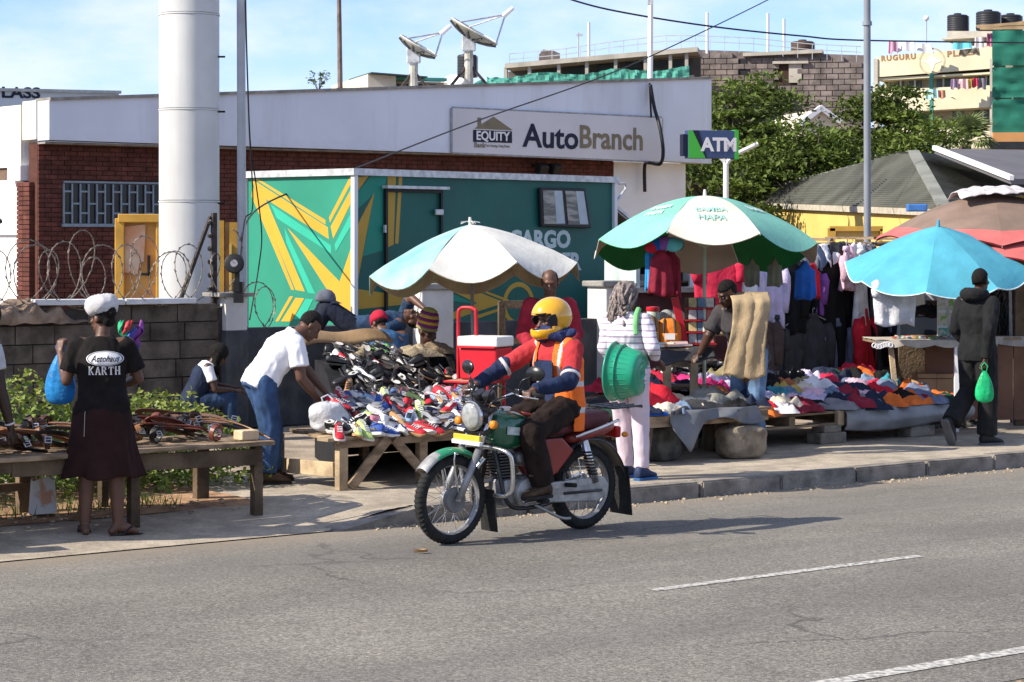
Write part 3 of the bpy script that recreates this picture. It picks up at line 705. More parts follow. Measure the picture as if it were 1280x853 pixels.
# ---------------------------------------------------------------- roof clutter on the bank
def roof_pt(px, py, d): return P(px, py, d)
t = thing('mast', 'thin rusty pole standing on the left of the white parapet', 'mast', P(425.5, 113, 42.5)); s = 42.5/F
MB().cone((0, 0, -.3), (-2*s, 0, 113*s+.3), .05, .04, 8).build('shaft', pm('rust_pole', (.16, .12, .10), .8, .3, 5), t); MB().box((.02, 0, 0), (.16, .16, .08)).build('base', rust, t)
t = thing('mast', 'white pole rising from the parapet above the bank sign', 'mast', P(812.5, 104, 45.2)); s = 45.2/F
MB().cone((0, 0, -.5), (1*s, 0, 2.0), .055, .05, 10).build('shaft', white_paint, t); MB().box((0, 0, 101*s), (.1, .1, .1)).build('cap', alu, t)
dish_m = pm('dish_mesh', (.20, .19, .14), .7, .35, 6, col2=(.30, .29, .25)); dish_top = pm('dish_face', (.62, .62, .58), .6, .1, 4)
def dish(label, px, py, d, pole_top, R_px, flip):
    """px,py base of pole; offset dish facing up and right"""
    s = d/F; t = thing('satellite_dish', label, 'satellite dish', P(px, py, d), 0, 'satellite dishes on the bank roof')
    h = pole_top*s
    MB().cone((0, 0, -.4), (0, 0, h), .09, .08, 10).build('mast', pm('mast_paint', (.42, .40, .34), .7, .2, 6), t)
    for dx, dy in ((-.55, -.2), (.6, -.1), (.05, .6)): MB().cone((dx*1.1*R_px/32, dy, -.35), (0, 0, h*.52), .03, n=6).build('stay', rust, t)
    rad = R_px*s; ax = V((.50, -.10, .86)).normalized(); q = ax.to_track_quat('Z', 'Y').to_matrix().to_4x4()
    M = Matrix.Translation(V((.05, 0, h+.22*rad)))@q
    prof = [(.02, 0)]+[(rad*k/7, .24*rad*(k/7)**2) for k in range(1, 8)]
    MB().lathe([(.02, -.02)]+[(r, z-.03) for r, z in prof[1:]]+[(r, z) for r, z in prof[::-1]], 40, M).build('reflector', dish_m, t, auto=True)
    MB().lathe([(rad*.985, .24*rad), (rad*1.02, .23*rad), (rad*1.02, .26*rad), (rad*.985, .27*rad)]+[(rad*.985, .24*rad)], 40, M).build('rim', dish_top, t)
    for k in range(10):
        a = 2*math.pi*k/10; pts = [M@V((rr*math.cos(a), rr*math.sin(a), .24*rad*(rr/rad)**2-.055)) for rr in [rad*f for f in (.12, .4, .7, 1.0)]]
        MB().tube(pts, .022, 5).build('rib', pm('rib_paint', (.10, .095, .08), .7, .2, 5), t)
    MB().box((0, 0, h), (.26, .22, .34)).build('mount', alu, t, bevel=.02)
    f = V((.05, 0, h+.22*rad))+V((1.28, -.25, .80))*rad; ax = V((.7, -.1, .6)).normalized()
    for k in range(3):
        a = 2*math.pi*k/3+.5; MB().cone(M@V((rad*.97*math.cos(a), rad*.97*math.sin(a), .24*rad)), f, .018, n=5).build('feed_strut', alu, t)
    MB().cone(f-ax*.05, f+ax*.2, .05, .04, 10).build('feed_horn', white_paint, t)
dish('smaller satellite dish on pole, left of the pair on the parapet', 517, 111, 43.5, 43, 26, 0)
dish('larger satellite dish on braced pole above the bank sign', 586, 109, 43.8, 56, 33, 0)
# sprig on the roof
leafm = pm('leaf_green', (.075, .12, .025), .6, .4, 1.5, spec=.3, trans=.25)
def leaf_quads(pts, size, rng, up=.5, asp=1.9, fold=True):
    mb = MB(); vs = []; fs = []
    for p in pts:
        d = V((rng.gauss(0, 1), rng.gauss(0, 1), rng.gauss(0, .6))).normalized()
        nrm = V((rng.gauss(0, .7), rng.gauss(0, .7), up+abs(rng.gauss(0, .6))))
        w = d.cross(nrm)
        if w.length < 1e-3: continue
        w.normalize(); L = size*rng.uniform(.6, 1.25); W = L/asp
        o = len(vs); n2 = w.cross(d)*(.12*L)
        vs += [p-d*L*.5, p+w*W*.5-d*L*.05+n2, p+d*L*.5, p-w*W*.5-d*L*.05+n2]
        fs += [(o, o+1, o+2), (o, o+2, o+3)]
    mb.add(vs, fs); return mb
t = thing('rooftop_weed', 'small leafy weed growing on top of the white parapet', 'plant', P(398, 113, 42.7)); rng = random.Random(5)
mb = MB(); pts = []
for k in range(9):
    e = V((rng.uniform(-.16, .16), rng.uniform(-.1, .1), rng.uniform(.12, .32))); mb.tube([(0, 0, -.05), e*.5+V((0, 0, .02)), e], .006, 4); pts += [e+V((rng.gauss(0, .03), rng.gauss(0, .03), rng.gauss(0, .03))) for _ in range(9)]
mb.build('stem', pm('stem_brown', (.1, .08, .04), .9), t); leaf_quads(pts, .09, rng).build('foliage', leafm, t)
# small left building with glass lettering
gb = thing('glass_shop_building', 'pale blue grey roofline with dark lettering behind the bank at far left', 'building', P(60, 128, 62), R(20)); s = 62/F
gb.location.z = 0; zt = 2+176*s
MB().box((-1.2, 4, zt/2), (6.2, 8, zt+.4)).build('fascia', pm('bluegrey_paint', (.42, .50, .56), .7, .05, 1), gb)
MB().box((2.8, 4.2, zt/2-.05), (7.6, 8, zt)).build('rear_wall', pm('bluegrey_paint2', (.38, .45, .51), .7, .05, 1), gb)
MB().box((-1.2, -.04, zt+.22), (6.3, .12, .08)).build('eave', pm('eave_grey', (.3, .34, .36), .7), gb)
text_mesh('LASS', .40, navy, frame((-.72, -.012, 2+182.5*s), (1, 0, 0), (0, 0, 1)), .01, .012, gb, sx=1.25)
MB().box((-1.2, -.02, 2+164*s), (6.2, .05, .06)).build('yellow_stripe', yel, gb)

# ---------------------------------------------------------------- distant buildings
ublk = pm('grey_blockwork', (.19, .16, .145), .95, .3, 2.5, .4, 8, rnd=.16); ublk_mortar = pm('pale_mortar', (.17, .14, .13), .95, .2, 4)
slab_m = pm('slab_concrete', (.42, .39, .33), .9, .15, 2)
net_m = pm('shade_net', (.03, .20, .14), .85, .25, .8, trans=.3)
netp = pm('pale_net', (.10, .38, .30), .85, .25, .8, trans=.3)
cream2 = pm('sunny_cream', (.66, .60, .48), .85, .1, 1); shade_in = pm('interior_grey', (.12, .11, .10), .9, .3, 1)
DU = 92.; s = DU/F
ub = thing('unfinished_building', 'unfinished grey block building with long cream open storey and green netting', 'building', P(865, 300, DU)-V((0, 0, 2)), R(-10)); 
def zpx(py, d): return CH-(py-HY)*d/F
# blockwork gable part: px 865..1075
Wd = 210*s/math.cos(R(10))
zt0, zt1 = zpx(62, DU), zpx(72, DU)
mb = MB(); mb.prism([(0, 0), (Wd, 0), (Wd, zt1), (0, zt0)], .1, 6, MM); mb.build('block_wall', ublk_mortar, ub, fix=True)
bks = []; bw, bh = .46, .22; nrow = int((zt0-5)/bh)
holes = [(92, 106, 60, 78, 8), ]
def inhole(x, z):
    px = 865+x/s*math.cos(R(10)); py = HY-(z-CH)/s
    return (968 < px < 998 and 79 < py < 108) or (923 < px < 933 and 74 < py < 95) or (970 < px < 1002 and 122 < py < 140)
for r in range(nrow):
    z = 5+bh*(r+.5); x = -(r % 2)*bw/2
    while x < Wd:
        a, b = max(x, 0), min(x+bw, Wd)
        if b-a > .1 and z < zt0+(zt1-zt0)*(a/Wd)-.2 and not inhole((a+b)/2, z): bks.append((((a+b)/2, .06+random.uniform(-.01, .01), z), (b-a-.03, .12, bh-.03)))
        x += bw
bks.sort(key=lambda b: -b[0][2]); pieces(ub, 'block', bks, ublk)
x0 = (968-865)*s; w = MB().box((x0+.5, .12, zpx(93, DU)), (1.0, .1, 29*s)).build('window', pm('opening_dark', (.05, .03, .02), .9), ub)
MB().box((x0+.62, -.02, zpx(80, DU)), (1.4, .2, .1)).build('lintel', slab_m, w); MB().box((x0+.8, .05, zpx(93, DU)), (.5, .08, 24*s)).build('shutter', slab_m, w)
for px, py, w_, h_ in ((928, 84, 9, 20), (985, 130, 30, 17)): MB().box(((px-865)*s, .11, zpx(py, DU)), (w_*s, .1, h_*s)).build('window', pm('opening_dark'if 0 else 'opening_black', (.03, .03, .035), .9), ub)
MB().box((Wd/2+.2, .5, zt1+.12), (Wd*.46, 1.4, .14), Matrix.Rotation(-.03, 3, 'Y')).build('roof_slab', slab_m, ub)
# long open storey to the left (px 630..865), receding upward toward the right
lb = thing('open_storey_building', 'long cream concrete frame storey with dark openings and draped green netting', 'building', P(632, 300, DU-3)-V((0, 0, 2)), R(-8)); s2 = (DU-3)/F
def lz(px, py): return ((px-632)*s2, zpx(py, DU-3))
def slabpoly(a, b, c_, d_): return [lz(*a), lz(*b), lz(*c_), lz(*d_)]
MB().prism(slabpoly((632, 80), (872, 62), (872, 68), (632, 86)), -.2, 3.2, MM).build('roof_slab', slab_m, lb, fix=True)
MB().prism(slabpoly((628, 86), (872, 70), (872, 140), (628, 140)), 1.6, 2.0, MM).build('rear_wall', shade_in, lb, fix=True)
for px in (632, 662, 699, 734, 770, 807, 838, 858):
    a, b = lz(px, 84-(px-632)*.072), lz(px, 140); MB().box((a[0], .1, (a[1]+b[1])/2), (4*s2, .3, a[1]-b[1])).build('column', slab_m, lb)
MB().prism(slabpoly((628, 112), (866, 95), (866, 150), (628, 150)), .5, .75, MM).build('parapet_wall', slab_m, lb, fix=True)
rng = random.Random(8)
def netf(a, b):
    px = 610+252*a; top = 96-(px-630)*.035+2.5*math.sin(a*17)+2*noise.noise(V((a*30, 0, 0))); py = top+(118-top)*b
    x, z = lz(px, py); return V((x, -.35+.12*noise.noise(V((a*40, b*4, 3))), z))
MB().grid(netf, 90, 8).build('netting', netp, lb)
for px, py in ((684, 89), (719, 86), (752, 84), (787, 80), (828, 79), (848, 79)):
    a = lz(px, py); MB().box((a[0], 1.5, a[1]), (20*s2, .12, 8*s2)).build('window', pm('opening_blue', (.05, .06, .07), .5), lb)
rail = MB()
rp = [(634, 66), (700, 61), (760, 53), (830, 45.5), (872, 46), (940, 50), (1010, 58), (1072, 62)]
for i in range(len(rp)-1):
    for dz in (0, 7):
        a, b = lz(rp[i][0], rp[i][1]+dz), lz(rp[i+1][0], rp[i+1][1]+dz); rail.beam((a[0], .6, a[1]), (b[0], .6, b[1]), .03, .03)
for px in range(634, 1072, 18):
    i = max(k for k in range(len(rp)-1) if rp[k][0] <= px); f = (px-rp[i][0])/(rp[i+1][0]-rp[i][0]); y = rp[i][1]+(rp[i+1][1]-rp[i][1])*f
    a, b = lz(px, y), lz(px, y+19); rail.beam((a[0], .6, b[1]), (a[0], .6, a[1]), .025, .025)
t = thing('roof_railing', 'thin metal roof railing along the top of the unfinished building', 'railing', lb.location.copy(), R(-8)); rail.build('rails', gp, t)
for px, y0, y1, lab in ((736, 28, 70, 'white roof pole above the cream open storey'), (884, 16, 62, 'white pole on grey block roof left of railing'), (960, 17, 66, 'white pole on the grey block roof beside two others, tallest'), (980, 24, 70, 'white pole just left of the brown roof tank')):
    a, b = P(px, y0, DU), P(px, y1+8, DU); t = thing('roof_pole', lab, 'pole', b, 0, 'white poles on the unfinished roof'); MB().cone((0, 0, 0), a-b, .06, .06, 8).build('shaft', white_paint, t)
t = thing('antenna', 'thin aerial on the roof of the cream open storey', 'antenna', P(723, 66, DU)); MB().cone((0, 0, -.3), (0, 0, .8), .03, n=5).build('shaft', gp, t); MB().box((.05, 0, .7), (.25, .04, .1)).build('aerial', gp, t)
t = thing('stair_hut', 'small brown block hut on the roof of the cream open storey', 'hut', P(687, 76, DU+1)); s = (DU+1)/F
MB().prism([(-13*s, -.3), (13*s, -.3), (13*s, 9*s), (6*s, 12*s), (-8*s, 14*s), (-13*s, 8*s)], 0, 1.4, MM).build('hut_wall', ublk_mortar, t, fix=True)
tank_m = pm('tank_black', (.025, .027, .032), .5, .2, 2)
def tank(label, px, py0, py1, wpx, d, mat):
    s = d/F; h = (py0-py1)*s; r = wpx*s/2; t = thing('water_tank', label, 'water tank', P(px, py0, d), 0, 'rooftop water tanks')
    prof = [(r*.97, 0)]
    for k in range(7): 
        z = h*.8*(k+.5)/7; prof += [(r, z-.04*h), (r*.975, z), (r, z+.04*h)]
    prof += [(r, h*.84), (r*.9, h*.9), (r*.35, h*.94)]
    MB().lathe(prof, 28).build('shell', mat, t, auto=True)
    MB().lathe([(r*.36, h*.92), (r*.36, h), (r*.1, h*1.02)], 16).build('lid', mat, t, auto=True)
    MB().cone((r*.99, -.1, 0), (r*.99, -.1, h*.85), .03, n=6).build('pipe', gp, t)
tank('dark brown rusty water tank on the unfinished grey block building', 1003, 73, 50, 29, DU+1.2, pm('tank_brown', (.075, .05, .04), .8, .4, 2))
tank('small grey water tank behind the large satellite dish', 584, 97, 66, 25, 80, tank_m)
tank('black roof tank, leftmost of three above the cream plaza', 1197, 40, 17, 26, 84, tank_m)
tank('tallest black roof tank, middle of three above the cream plaza', 1235, 38, 12.5, 30, 84, tank_m)
tank('black roof tank nearest the right edge above the plaza', 1263, 40, 17, 28, 84.5, tank_m)
# low sunlit shed left of the dishes
sh = thing('rooftop_house', 'low cream building with green fascia behind the smaller satellite dish', 'building', P(460, 113, 76), R(16)); s = 76/F
sh.location.z = 0; z = lambda py: zpx(py, 76)
MB().box((18*s, 3, z(93)/2), (36*s, 6, z(93))).build('end_wall', cream2, sh)
MB().prism([(0, z(91.5)), (72*s, z(95.5)), (72*s, z(97)), (0, z(92.8))], -.5, 3, MM).build('roof_sheet', pm('dark_roof', (.06, .10, .09), .6), sh, fix=True)
MB().box((70*s, 3, z(100)/2), (66*s, 5, z(100))).build('front_wall', pm('peach_wall', (.50, .38, .26), .85, .15, 2), sh)
MB().box((70*s, .3, z(97.5)), (66*s, .4, 4*s)).build('green_fascia', netp, sh)
for x in (45, 58, 72, 88): MB().box((x*s, .48, z(107)), (8*s, .06, 8*s)).build('window', gl_dark, sh)
MB().box((120*s, 5, z(92)/2), (60*s, 3, z(92))).build('rear_block', cream2, sh)
MB().ball((150*s, 4, z(94)), (14*s, 1.4, 14*s), 16).build('dome_tank', white_paint, sh, smooth=True)
rng = random.Random(2)
ns = []
def netl(a, b): return V(((128+40*a)*s, .2+.1*noise.noise(V((a*20, b*3, 0))), z(100+3*math.sin(a*9)+14*b)))
MB().grid(netl, 20, 5).build('netting', netp, sh)

# plaza building right
DP = 80.; s = DP/F
pz = thing('plaza_building', 'cream three storey plaza building with balconies and black rooftop tanks', 'building', P(1096, 300, DP)-V((0, 0, 2)), R(-24))
def pzl(px, py, off=0):
    n_ = V((math.sin(R(-24))*-1, math.cos(R(-24)), 0)); p0 = pz.location-n_*off
    p = PLN(px, py, p0, n_)-pz.location; return (p.dot(V((math.cos(R(-24)), math.sin(R(-24)), 0))), p.z)
def pzp(pts, y0, y1, name, mat, parent=pz): return MB().prism([pzl(*p) for p in pts], y0, y1, MM).build(name, mat, parent, fix=True)
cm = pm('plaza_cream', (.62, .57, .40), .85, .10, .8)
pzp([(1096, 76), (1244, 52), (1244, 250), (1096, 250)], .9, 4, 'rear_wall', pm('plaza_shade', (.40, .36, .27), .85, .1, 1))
pzp([(1096, 72), (1241, 59), (1241, 86), (1096, 97)], -.1, 4.2, 'parapet', cm)
pzp([(1096, 113), (1241, 107), (1241, 134), (1096, 142)], -.1, .1, 'balcony', cm)
pzp([(1096, 160), (1241, 157), (1241, 185), (1096, 188)], -.1, .1, 'balcony', cm)
pzp([(1096, 98), (1241, 90), (1241, 92.5), (1096, 101)], .0, .9, 'soffit_slab', cm)
pzp([(1096, 138), (1241, 132), (1241, 135), (1096, 141)], .1, .9, 'floor_slab', cm)
for px in (1096, 1241): pzp([(px-2.5, 74), (px+2.5, 74), (px+2.5, 240), (px-2.5, 240)], -.16, .1, 'column', slab_m)
pzp([(1163, 92), (1167, 92), (1167, 186), (1163, 186)], -.13, .0, 'column', netp)
for px, py, w_, h_ in ((1136, 105, 16, 20), (1172, 102, 18, 24), (1226, 99, 28, 22), (1118, 105, 8, 16), (1190, 148, 14, 20), (1222, 147, 20, 20), (1150, 150, 14, 16)):
    w = pzp([(px-w_/2, py-h_/2), (px+w_/2, py-h_/2), (px+w_/2, py+h_/2), (px-w_/2, py+h_/2)], .86, .9, 'window', pm('plaza_glass', (.08, .11, .12), .3, .3, 2))
    pzp([(px-1, py-h_/2), (px+1, py-h_/2), (px+1, py+h_/2), (px-1, py+h_/2)], .83, .86, 'mullion', white_paint, w)
def pz_text(body, px, py, px2, py2, size, mat, sx):
    a, b = pzl(px, py), pzl(px2, py2); text_mesh(body, size, mat, frame((( a[0]+b[0])/2, -.105, (a[1]+b[1])/2), (b[0]-a[0], 0, b[1]-a[1]), (0, 0, 1)), .01, .012, pz, sx=sx, space=1.25)
pm('plaza_letters', (.28, .16, .08), .8)
pz_text('RUGURU', 1110, 73.5, 1138, 71.5, .26, MATS['plaza_letters'], 1.0); pz_text('PLAZA', 1191, 68, 1218, 65.5, .28, MATS['plaza_letters'], 1.12)
ex, ez = pzl(1166, 77)
mb = MB(); star = []
for k in range(8): r = .36 if k % 2 == 0 else .14; star.append((ex+r*math.sin(k*math.pi/4), ez+r*math.cos(k*math.pi/4)))
mb.prism(star, -.112, -.104, MM); mb.build('star_emblem', pm('emblem_pale', (.72, .68, .56), .8), pz, fix=True)
mb = MB(); rs = [[V((ex+r*math.cos(a), y, ez+r*math.sin(a))) for a in [2*math.pi*k/28 for k in range(28)]] for r, y in ((.46, -.10), (.46, -.108), (.40, -.108), (.40, -.10))]; mb.rings(rs+[rs[0]], cap=False).build('emblem_ring', pm('emblem_ring', (.45, .40, .26), .8), pz)
pzp([(1158, 30), (1228, 30), (1228, 42), (1158, 44)], 3.0, 5, 'roof_room', slab_m); pzp([(1156, 41), (1236, 36), (1236, 38), (1156, 43)], 2.4, 5, 'roof_slab', slab_m)
# laundry lines on plaza
def laundry(label_fn, spots, d, group):
    s = d/F
    for i, (px, py, w_, h_, col, nm) in enumerate(spots):
        o = thing('laundry', label_fn(nm), 'laundry', P(px, py, d), R(-24), group); 
        mb = MB(); mb.grid(lambda a, b: V(((a-.5)*w_*s*(1+.15*b), .05*math.sin(a*9+i), -b*h_*s*(1+.12*math.sin(a*7+i*2)))), 8, 4); mb.build('cloth', pm('laundry_'+nm.replace(' ', '_'), col, .9, .1, 3), o, solid=.02)
    
laundry(lambda n: n+' cloth drying on the plaza roof line', [(1116, 52, 10, 14, (.55, .30, .40), 'pink'), (1133, 53, 20, 11, (.7, .68, .74), 'pale lilac'), (1155, 55, 18, 9, (.72, .72, .72), 'white'), (1203, 52, 22, 9, (.12, .45, .52), 'turquoise'), (1224, 47, 10, 14, (.7, .66, .68), 'cream'), (1238, 42, 7, 17, (.45, .16, .28), 'magenta')], 78.5, 'laundry on the plaza roof')
laundry(lambda n: n+' cloth drying on the plaza upper balcony', [(1193, 99, 8, 12, (.30, .22, .32), 'purple'), (1204, 99, 12, 12, (.62, .42, .42), 'rose'), (1212, 99, 5, 11, (.65, .50, .12), 'yellow'), (1219, 98, 7, 11, (.50, .06, .10), 'red'), (1227, 98, 9, 13, (.18, .17, .20), 'charcoal'), (1177, 113, 8, 10, (.58, .28, .18), 'orange'), (1165, 112, 14, 12, (.35, .58, .55), 'mint')], 78.0, 'laundry on the plaza balcony')
t = thing('roof_lamp', 'thin mast with round white lamp on the plaza roof', 'lamp', P(1158, 58, 79)); s = 79/F
MB().cone((0, 0, 0), (0, 0, 34*s), .02, n=5).build('mast', gp, t); MB().ball((0, 0, 35*s), .1, 10).build('lamp_globe', white_paint, t, smooth=True)
# netted block at right edge
nb_ = thing('netted_building', 'building wrapped in dark green scaffold netting at the right edge', 'building', P(1243, 300, DP-2)-V((0, 0, 2)), R(-4)); s = (DP-2)/F
z = lambda py: zpx(py, DP-2)
MB().box((1.6, 3, z(46)/2), (3.2, 5, z(46))).build('core', slab_m, nb_)
for k, (a_, b_) in enumerate(((38, 82), (84, 122), (124, 166))):
    MB().grid(lambda a, b: V((-.05+3.2*a, .25+.12*noise.noise(V((a*7, b*5, k*3.)))-.1, z(a_+(b_-a_)*b+1.5*noise.noise(V((a*9, k, 1)))))), 24, 10).build('net_sheet', net_m, nb_, smooth=True)
MB().box((1.3, .3, z(172)), (2.7, .8, 12*s)).build('orange_base', pm('orange_wall', (.55, .27, .10), .85, .1, 1), nb_)
MB().box((1.5, .2, z(182)), (3.4, 1.2, 8*s)).build('dark_eave', gl_dark, nb_)
mb = MB(); rng = random.Random(4)
for k in range(14): mb.beam((rng.uniform(-.6, .3), .3, z(36)+rng.uniform(0, .2)), (rng.uniform(1.5, 3), .2, z(34)+rng.uniform(-.1, .35)), .06, .06)
mb.build('scaffold_timber', pm('timber_pale', (.42, .30, .17), .9, .2, 3), nb_)

# tiled roof house
tile_m = pm('grey_roof_tile', (.20, .205, .18), .85, .22, 1.2); tile_dk = pm('grey_roof_tile_shade', (.20, .205, .18), .85, .22, 1.2)
yw = pm('yellow_wall', (.66, .47, .14), .85, .08, 1)
RH = 44.; s = RH/F
E0, E1 = P(930, 291, RH+8), P(1130, 264, RH-2)  # rough
hr = thing('roof_house', 'yellow house with large grey tiled hip roof behind the clothes stalls', 'house', P(985, 300, RH)-V((0, 0, 2)), 0)
def L3(px, py, d): return P(px, py, d)-hr.location
def courses(A, B, C_, D_, n, name, lift=.045):
    """A-B eave, D-C ridge; n stepped courses"""
    mb = MB(); A, B, C_, D_ = map(V, (A, B, C_, D_)); nr = (B-A).cross(D_-A).normalized()
    if nr.z < 0: nr = -nr
    for k in range(n):
        t0_, t1_ = k/n, (k+1)/n
        p, q_, r_, s_ = A.lerp(D_, t0_), B.lerp(C_, t0_), B.lerp(C_, t1_), A.lerp(D_, t1_)
        mb.add([p+nr*lift, q_+nr*lift, r_, s_, p, q_], [(0, 1, 2, 3), (4, 5, 1, 0)])
    return mb.build(name, tile_m, hr, kind='stuff')
aL, aR = L3(925, 247, 58), L3(1176, 262, 40.0)     # front slope eave: left far end / right end 
aL = L3(905, 252, 60); aR = L3(1180, 262, 41); ap = L3(1142, 190, 48); apl = L3(1128, 192, 52)
courses(aL, aR, ap, ap-V((.2, 0, 0)), 30, 'roof_course')
rR, rR2 = L3(1300, 232, 43), L3(1215, 186, 52)
courses(aR, L3(1330, 250, 47), L3(1290, 205, 55), ap, 26, 'roof_course')
MB().prism([(0, 0), (1, 0)], 0, 1) if 0 else None
mb = MB(); mb.beam(ap, aR+V((0, -.02, .05)), .22, .07); mb.beam(ap, aL+V((0, 0, .05)), .16, .05); mb.build('hip_cap', tile_m, hr)
mb = MB(); mb.add([aL+V((0, .6, -.12)), aR+V((0, .6, -.12)), aR+V((0, .6, -2.6)), aL+V((0, .6, -2.6)), aL+V((0, 1, -.12)), aR+V((0, 1, -.12)), aR+V((0, 1, -2.6)), aL+V((0, 1, -2.6))], [(0, 1, 2, 3), (7, 6, 5, 4), (0, 4, 5, 1)]); mb.build('wall', yw, hr)
MB().beam(aL+V((0, .1, -.06)), aR+V((0, .1, -.06)), .1, .12).build('fascia_board', pm('fascia_tan', (.42, .38, .30), .8), hr)
# second roof to the right with white barge
h2 = thing('roof_house', 'smooth dark grey roof with white barge board at the right, behind the brown umbrella', 'house', P(1230, 300, 46)-V((0, 0, 2)), 0)
def L4(px, py, d): return P(px, py, d)-h2.location
a_, b_, c_, d_ = L4(1168, 186, 47), L4(1264, 224, 42), L4(1420, 222, 46), L4(1330, 188, 52)
mb = MB(); mb.add([a_, b_, c_, d_, a_-V((0, 0, .1)), b_-V((0, 0, .1)), c_-V((0, 0, .1)), d_-V((0, 0, .1))], [(0, 1, 2, 3), (7, 6, 5, 4), (0, 4, 5, 1), (1, 5, 6, 2)]); mb.build('roof_sheet', pm('slate_sheet', (.12, .115, .12), .7, .12, 1), h2)
MB().beam(a_+V((0, 0, .02)), b_+V((0, -.05, .02)), .08, .09).build('barge_board', white_paint, h2)
MB().box((L4(1290, 260, 45).x, L4(1290, 260, 45).y+1, .9+.6), (3.6, 1.5, 3.0)).build('wall', yw, h2)
bxs = thing('blue_box', 'small blue box on the yellow wall under the grey tiled eave', 'box', P(1146, 260, 40)); MB().box((0, 0, 0), (.34, .2, .13)).build('box', pm('box_blue', (.05, .16, .42), .6), bxs, bevel=.02)
ft = thing('yellow_bench', 'yellow timber frame standing against the yellow house wall', 'frame', P(1070, 300, 33)-V((0, 0, 2)), 0); s = 33/F; z = lambda py: zpx(py, 33)
mb = MB(); mb.box((0, 0, z(286)), (66*s, .1, .07)); mb.build('top_rail', ym, ft); mb = MB(); mb.box((-31*s, 0, z(286)/2), (9*s, .1, z(285))); mb.build('upright', ym, ft); mb = MB(); mb.box((31*s, 0, z(287)/2), (3*s, .1, z(286))); mb.build('upright', ym, ft)
MB().box((2*s, .03, z(293)), (54*s, .05, 12*s)).build('panel', pm('yellow_panel', (.55, .33, .09), .7, .1, 3), ft)
# little gabled house with red roof among the trees
gh = thing('gable_house', 'small white gabled house with red tiled roof between the trees', 'house', P(1030, 300, 72)-V((0, 0, 2)), R(12)); s = 72/F; z = lambda py: zpx(py, 72)
MB().prism([(-30*s, 0), (18*s, 0), (18*s, z(152)), (-6*s, z(137)), (-30*s, z(155))], 0, 4, MM).build('gable_wall', cream2, gh, fix=True)
MB().beam((-34*s, -.1, z(156)), (-5*s, -.1, z(135)), .2, .16).build('barge_board', white_paint, gh); MB().beam((-7*s, -.1, z(135)), (20*s, -.1, z(153)), .2, .16).build('barge_board', white_paint, gh)
red_t = pm('red_roof_tile', (.42, .16, .10), .85, .2, 2)
p0_, p1_, p2_, p3_ = V((-5*s, 0, z(134.5))), V((20*s, 0, z(152))), V((52*s, 3.5, z(152))), V((40*s, 4, z(135)))
mb = MB(); mb.add([p0_, p1_, p2_, p3_, p0_-V((0, 0, .15)), p1_-V((0, 0, .15)), p2_-V((0, 0, .15)), p3_-V((0, 0, .15))], [(3, 2, 1, 0), (4, 5, 6, 7), (1, 2, 6, 5), (0, 1, 5, 4)]); mb.build('roof', red_t, gh)

# ---------------------------------------------------------------- trees, palm, hedge
tree_leaf = pm('tree_leaf', (.10, .14, .024), .6, .55, .9, spec=.3, trans=.25)
bark = pm('bark', (.10, .08, .06), .95, .3, 6, .5, 15)
def tree(label, px, d, ztop, half_w, seed, zlow=1.5, nclump=120, per=200, size=.17):
    rng = random.Random(seed); t = thing('tree', label, 'tree', P(px, 300, d)-V((0, 0, 2)), 0, 'leafy trees behind the bank')
    mb = MB(); trunk = [V((0, 0, -.1)), V((.1, 0, ztop*.3)), V((.0, .1, ztop*.6)), V((.05, 0, ztop*.86))]; mb.tube(trunk, [.24, .2, .13, .05], 10); tk = mb.build('trunk', bark, t, smooth=True)
    pts = []; br_ = MB(); 
    for k in range(nclump):
        zz = zlow+(ztop-zlow)*(1-(1-rng.random())**1.0); f = (zz-zlow)/(ztop-zlow)
        rad = half_w*(math.sin(math.pi*(.16+.80*f))**.8)*(.40+.62*math.sqrt(rng.random())); a = rng.random()*2*math.pi
        c = V((rad*math.cos(a), rad*math.sin(a)*.8, zz+.25*rng.gauss(0, 1)))
        w = rng.uniform(.45, 1.15)
        if k % 3 == 0: st = V((0, 0, max(1, zz-rad*.55-.2))); br_.tube([st, st.lerp(c, .55)+V((0, 0, -.06)), c], [.06, .04, .015], 5)
        tilt = V((c.x, c.y, 0))*.0
        for _ in range(int(per*w*w*.75)):
            u1, u2 = rng.gauss(0, .48), rng.gauss(0, .48)
            x_ = V((u1*w, u2*w, rng.gauss(0, .055)*w-.13*(u1*u1+u2*u2)*w)); pts.append(c+x_)
    br_.build('limb', bark, t, smooth=True)
    leaf_quads(pts, size, rng, up=.9, asp=1.7).build('crown', tree_leaf, t)
tree('broad leafy tree directly behind the cash machine sign', 915, 57, zpx(118, 57), 1.7, 1, nclump=150)
tree('dense tree in front of the grey blockwork, left of the red roof', 948, 60, zpx(118, 60), 1.55, 9, nclump=140)
tree('layered tree in front of the cream plaza, behind the street pole', 1110, 62, zpx(114, 62), 1.6, 5, nclump=150)
tree('low leafy tree between the cash machine sign and tiled roof', 1010, 55, zpx(172, 55), 2.6, 12, nclump=130, zlow=.6)
tree('small leafy tree beside the palm above the tiled roof', 1155, 58, zpx(150, 58), 1.0, 14, nclump=50, zlow=2)
tree('dark low tree behind the green umbrella and white end wall', 878, 52, zpx(200, 52), 1.5, 17, nclump=80, zlow=.3)
pl = thing('palm_tree', 'fan palm with spiky fronds in front of the cream plaza', 'palm', P(1207, 300, 60)-V((0, 0, 2)), 0); s = 60/F; zc = zpx(180, 60)
MB().tube([(0, 0, -.1), (.05, 0, zc*.5), (0, 0, zc)], [.2, .17, .15], 10).build('trunk', bark, pl, smooth=True)
pm('palm_leaf', (.15, .19, .07), .6, .3, 2, spec=.3, trans=.25); rng = random.Random(6)
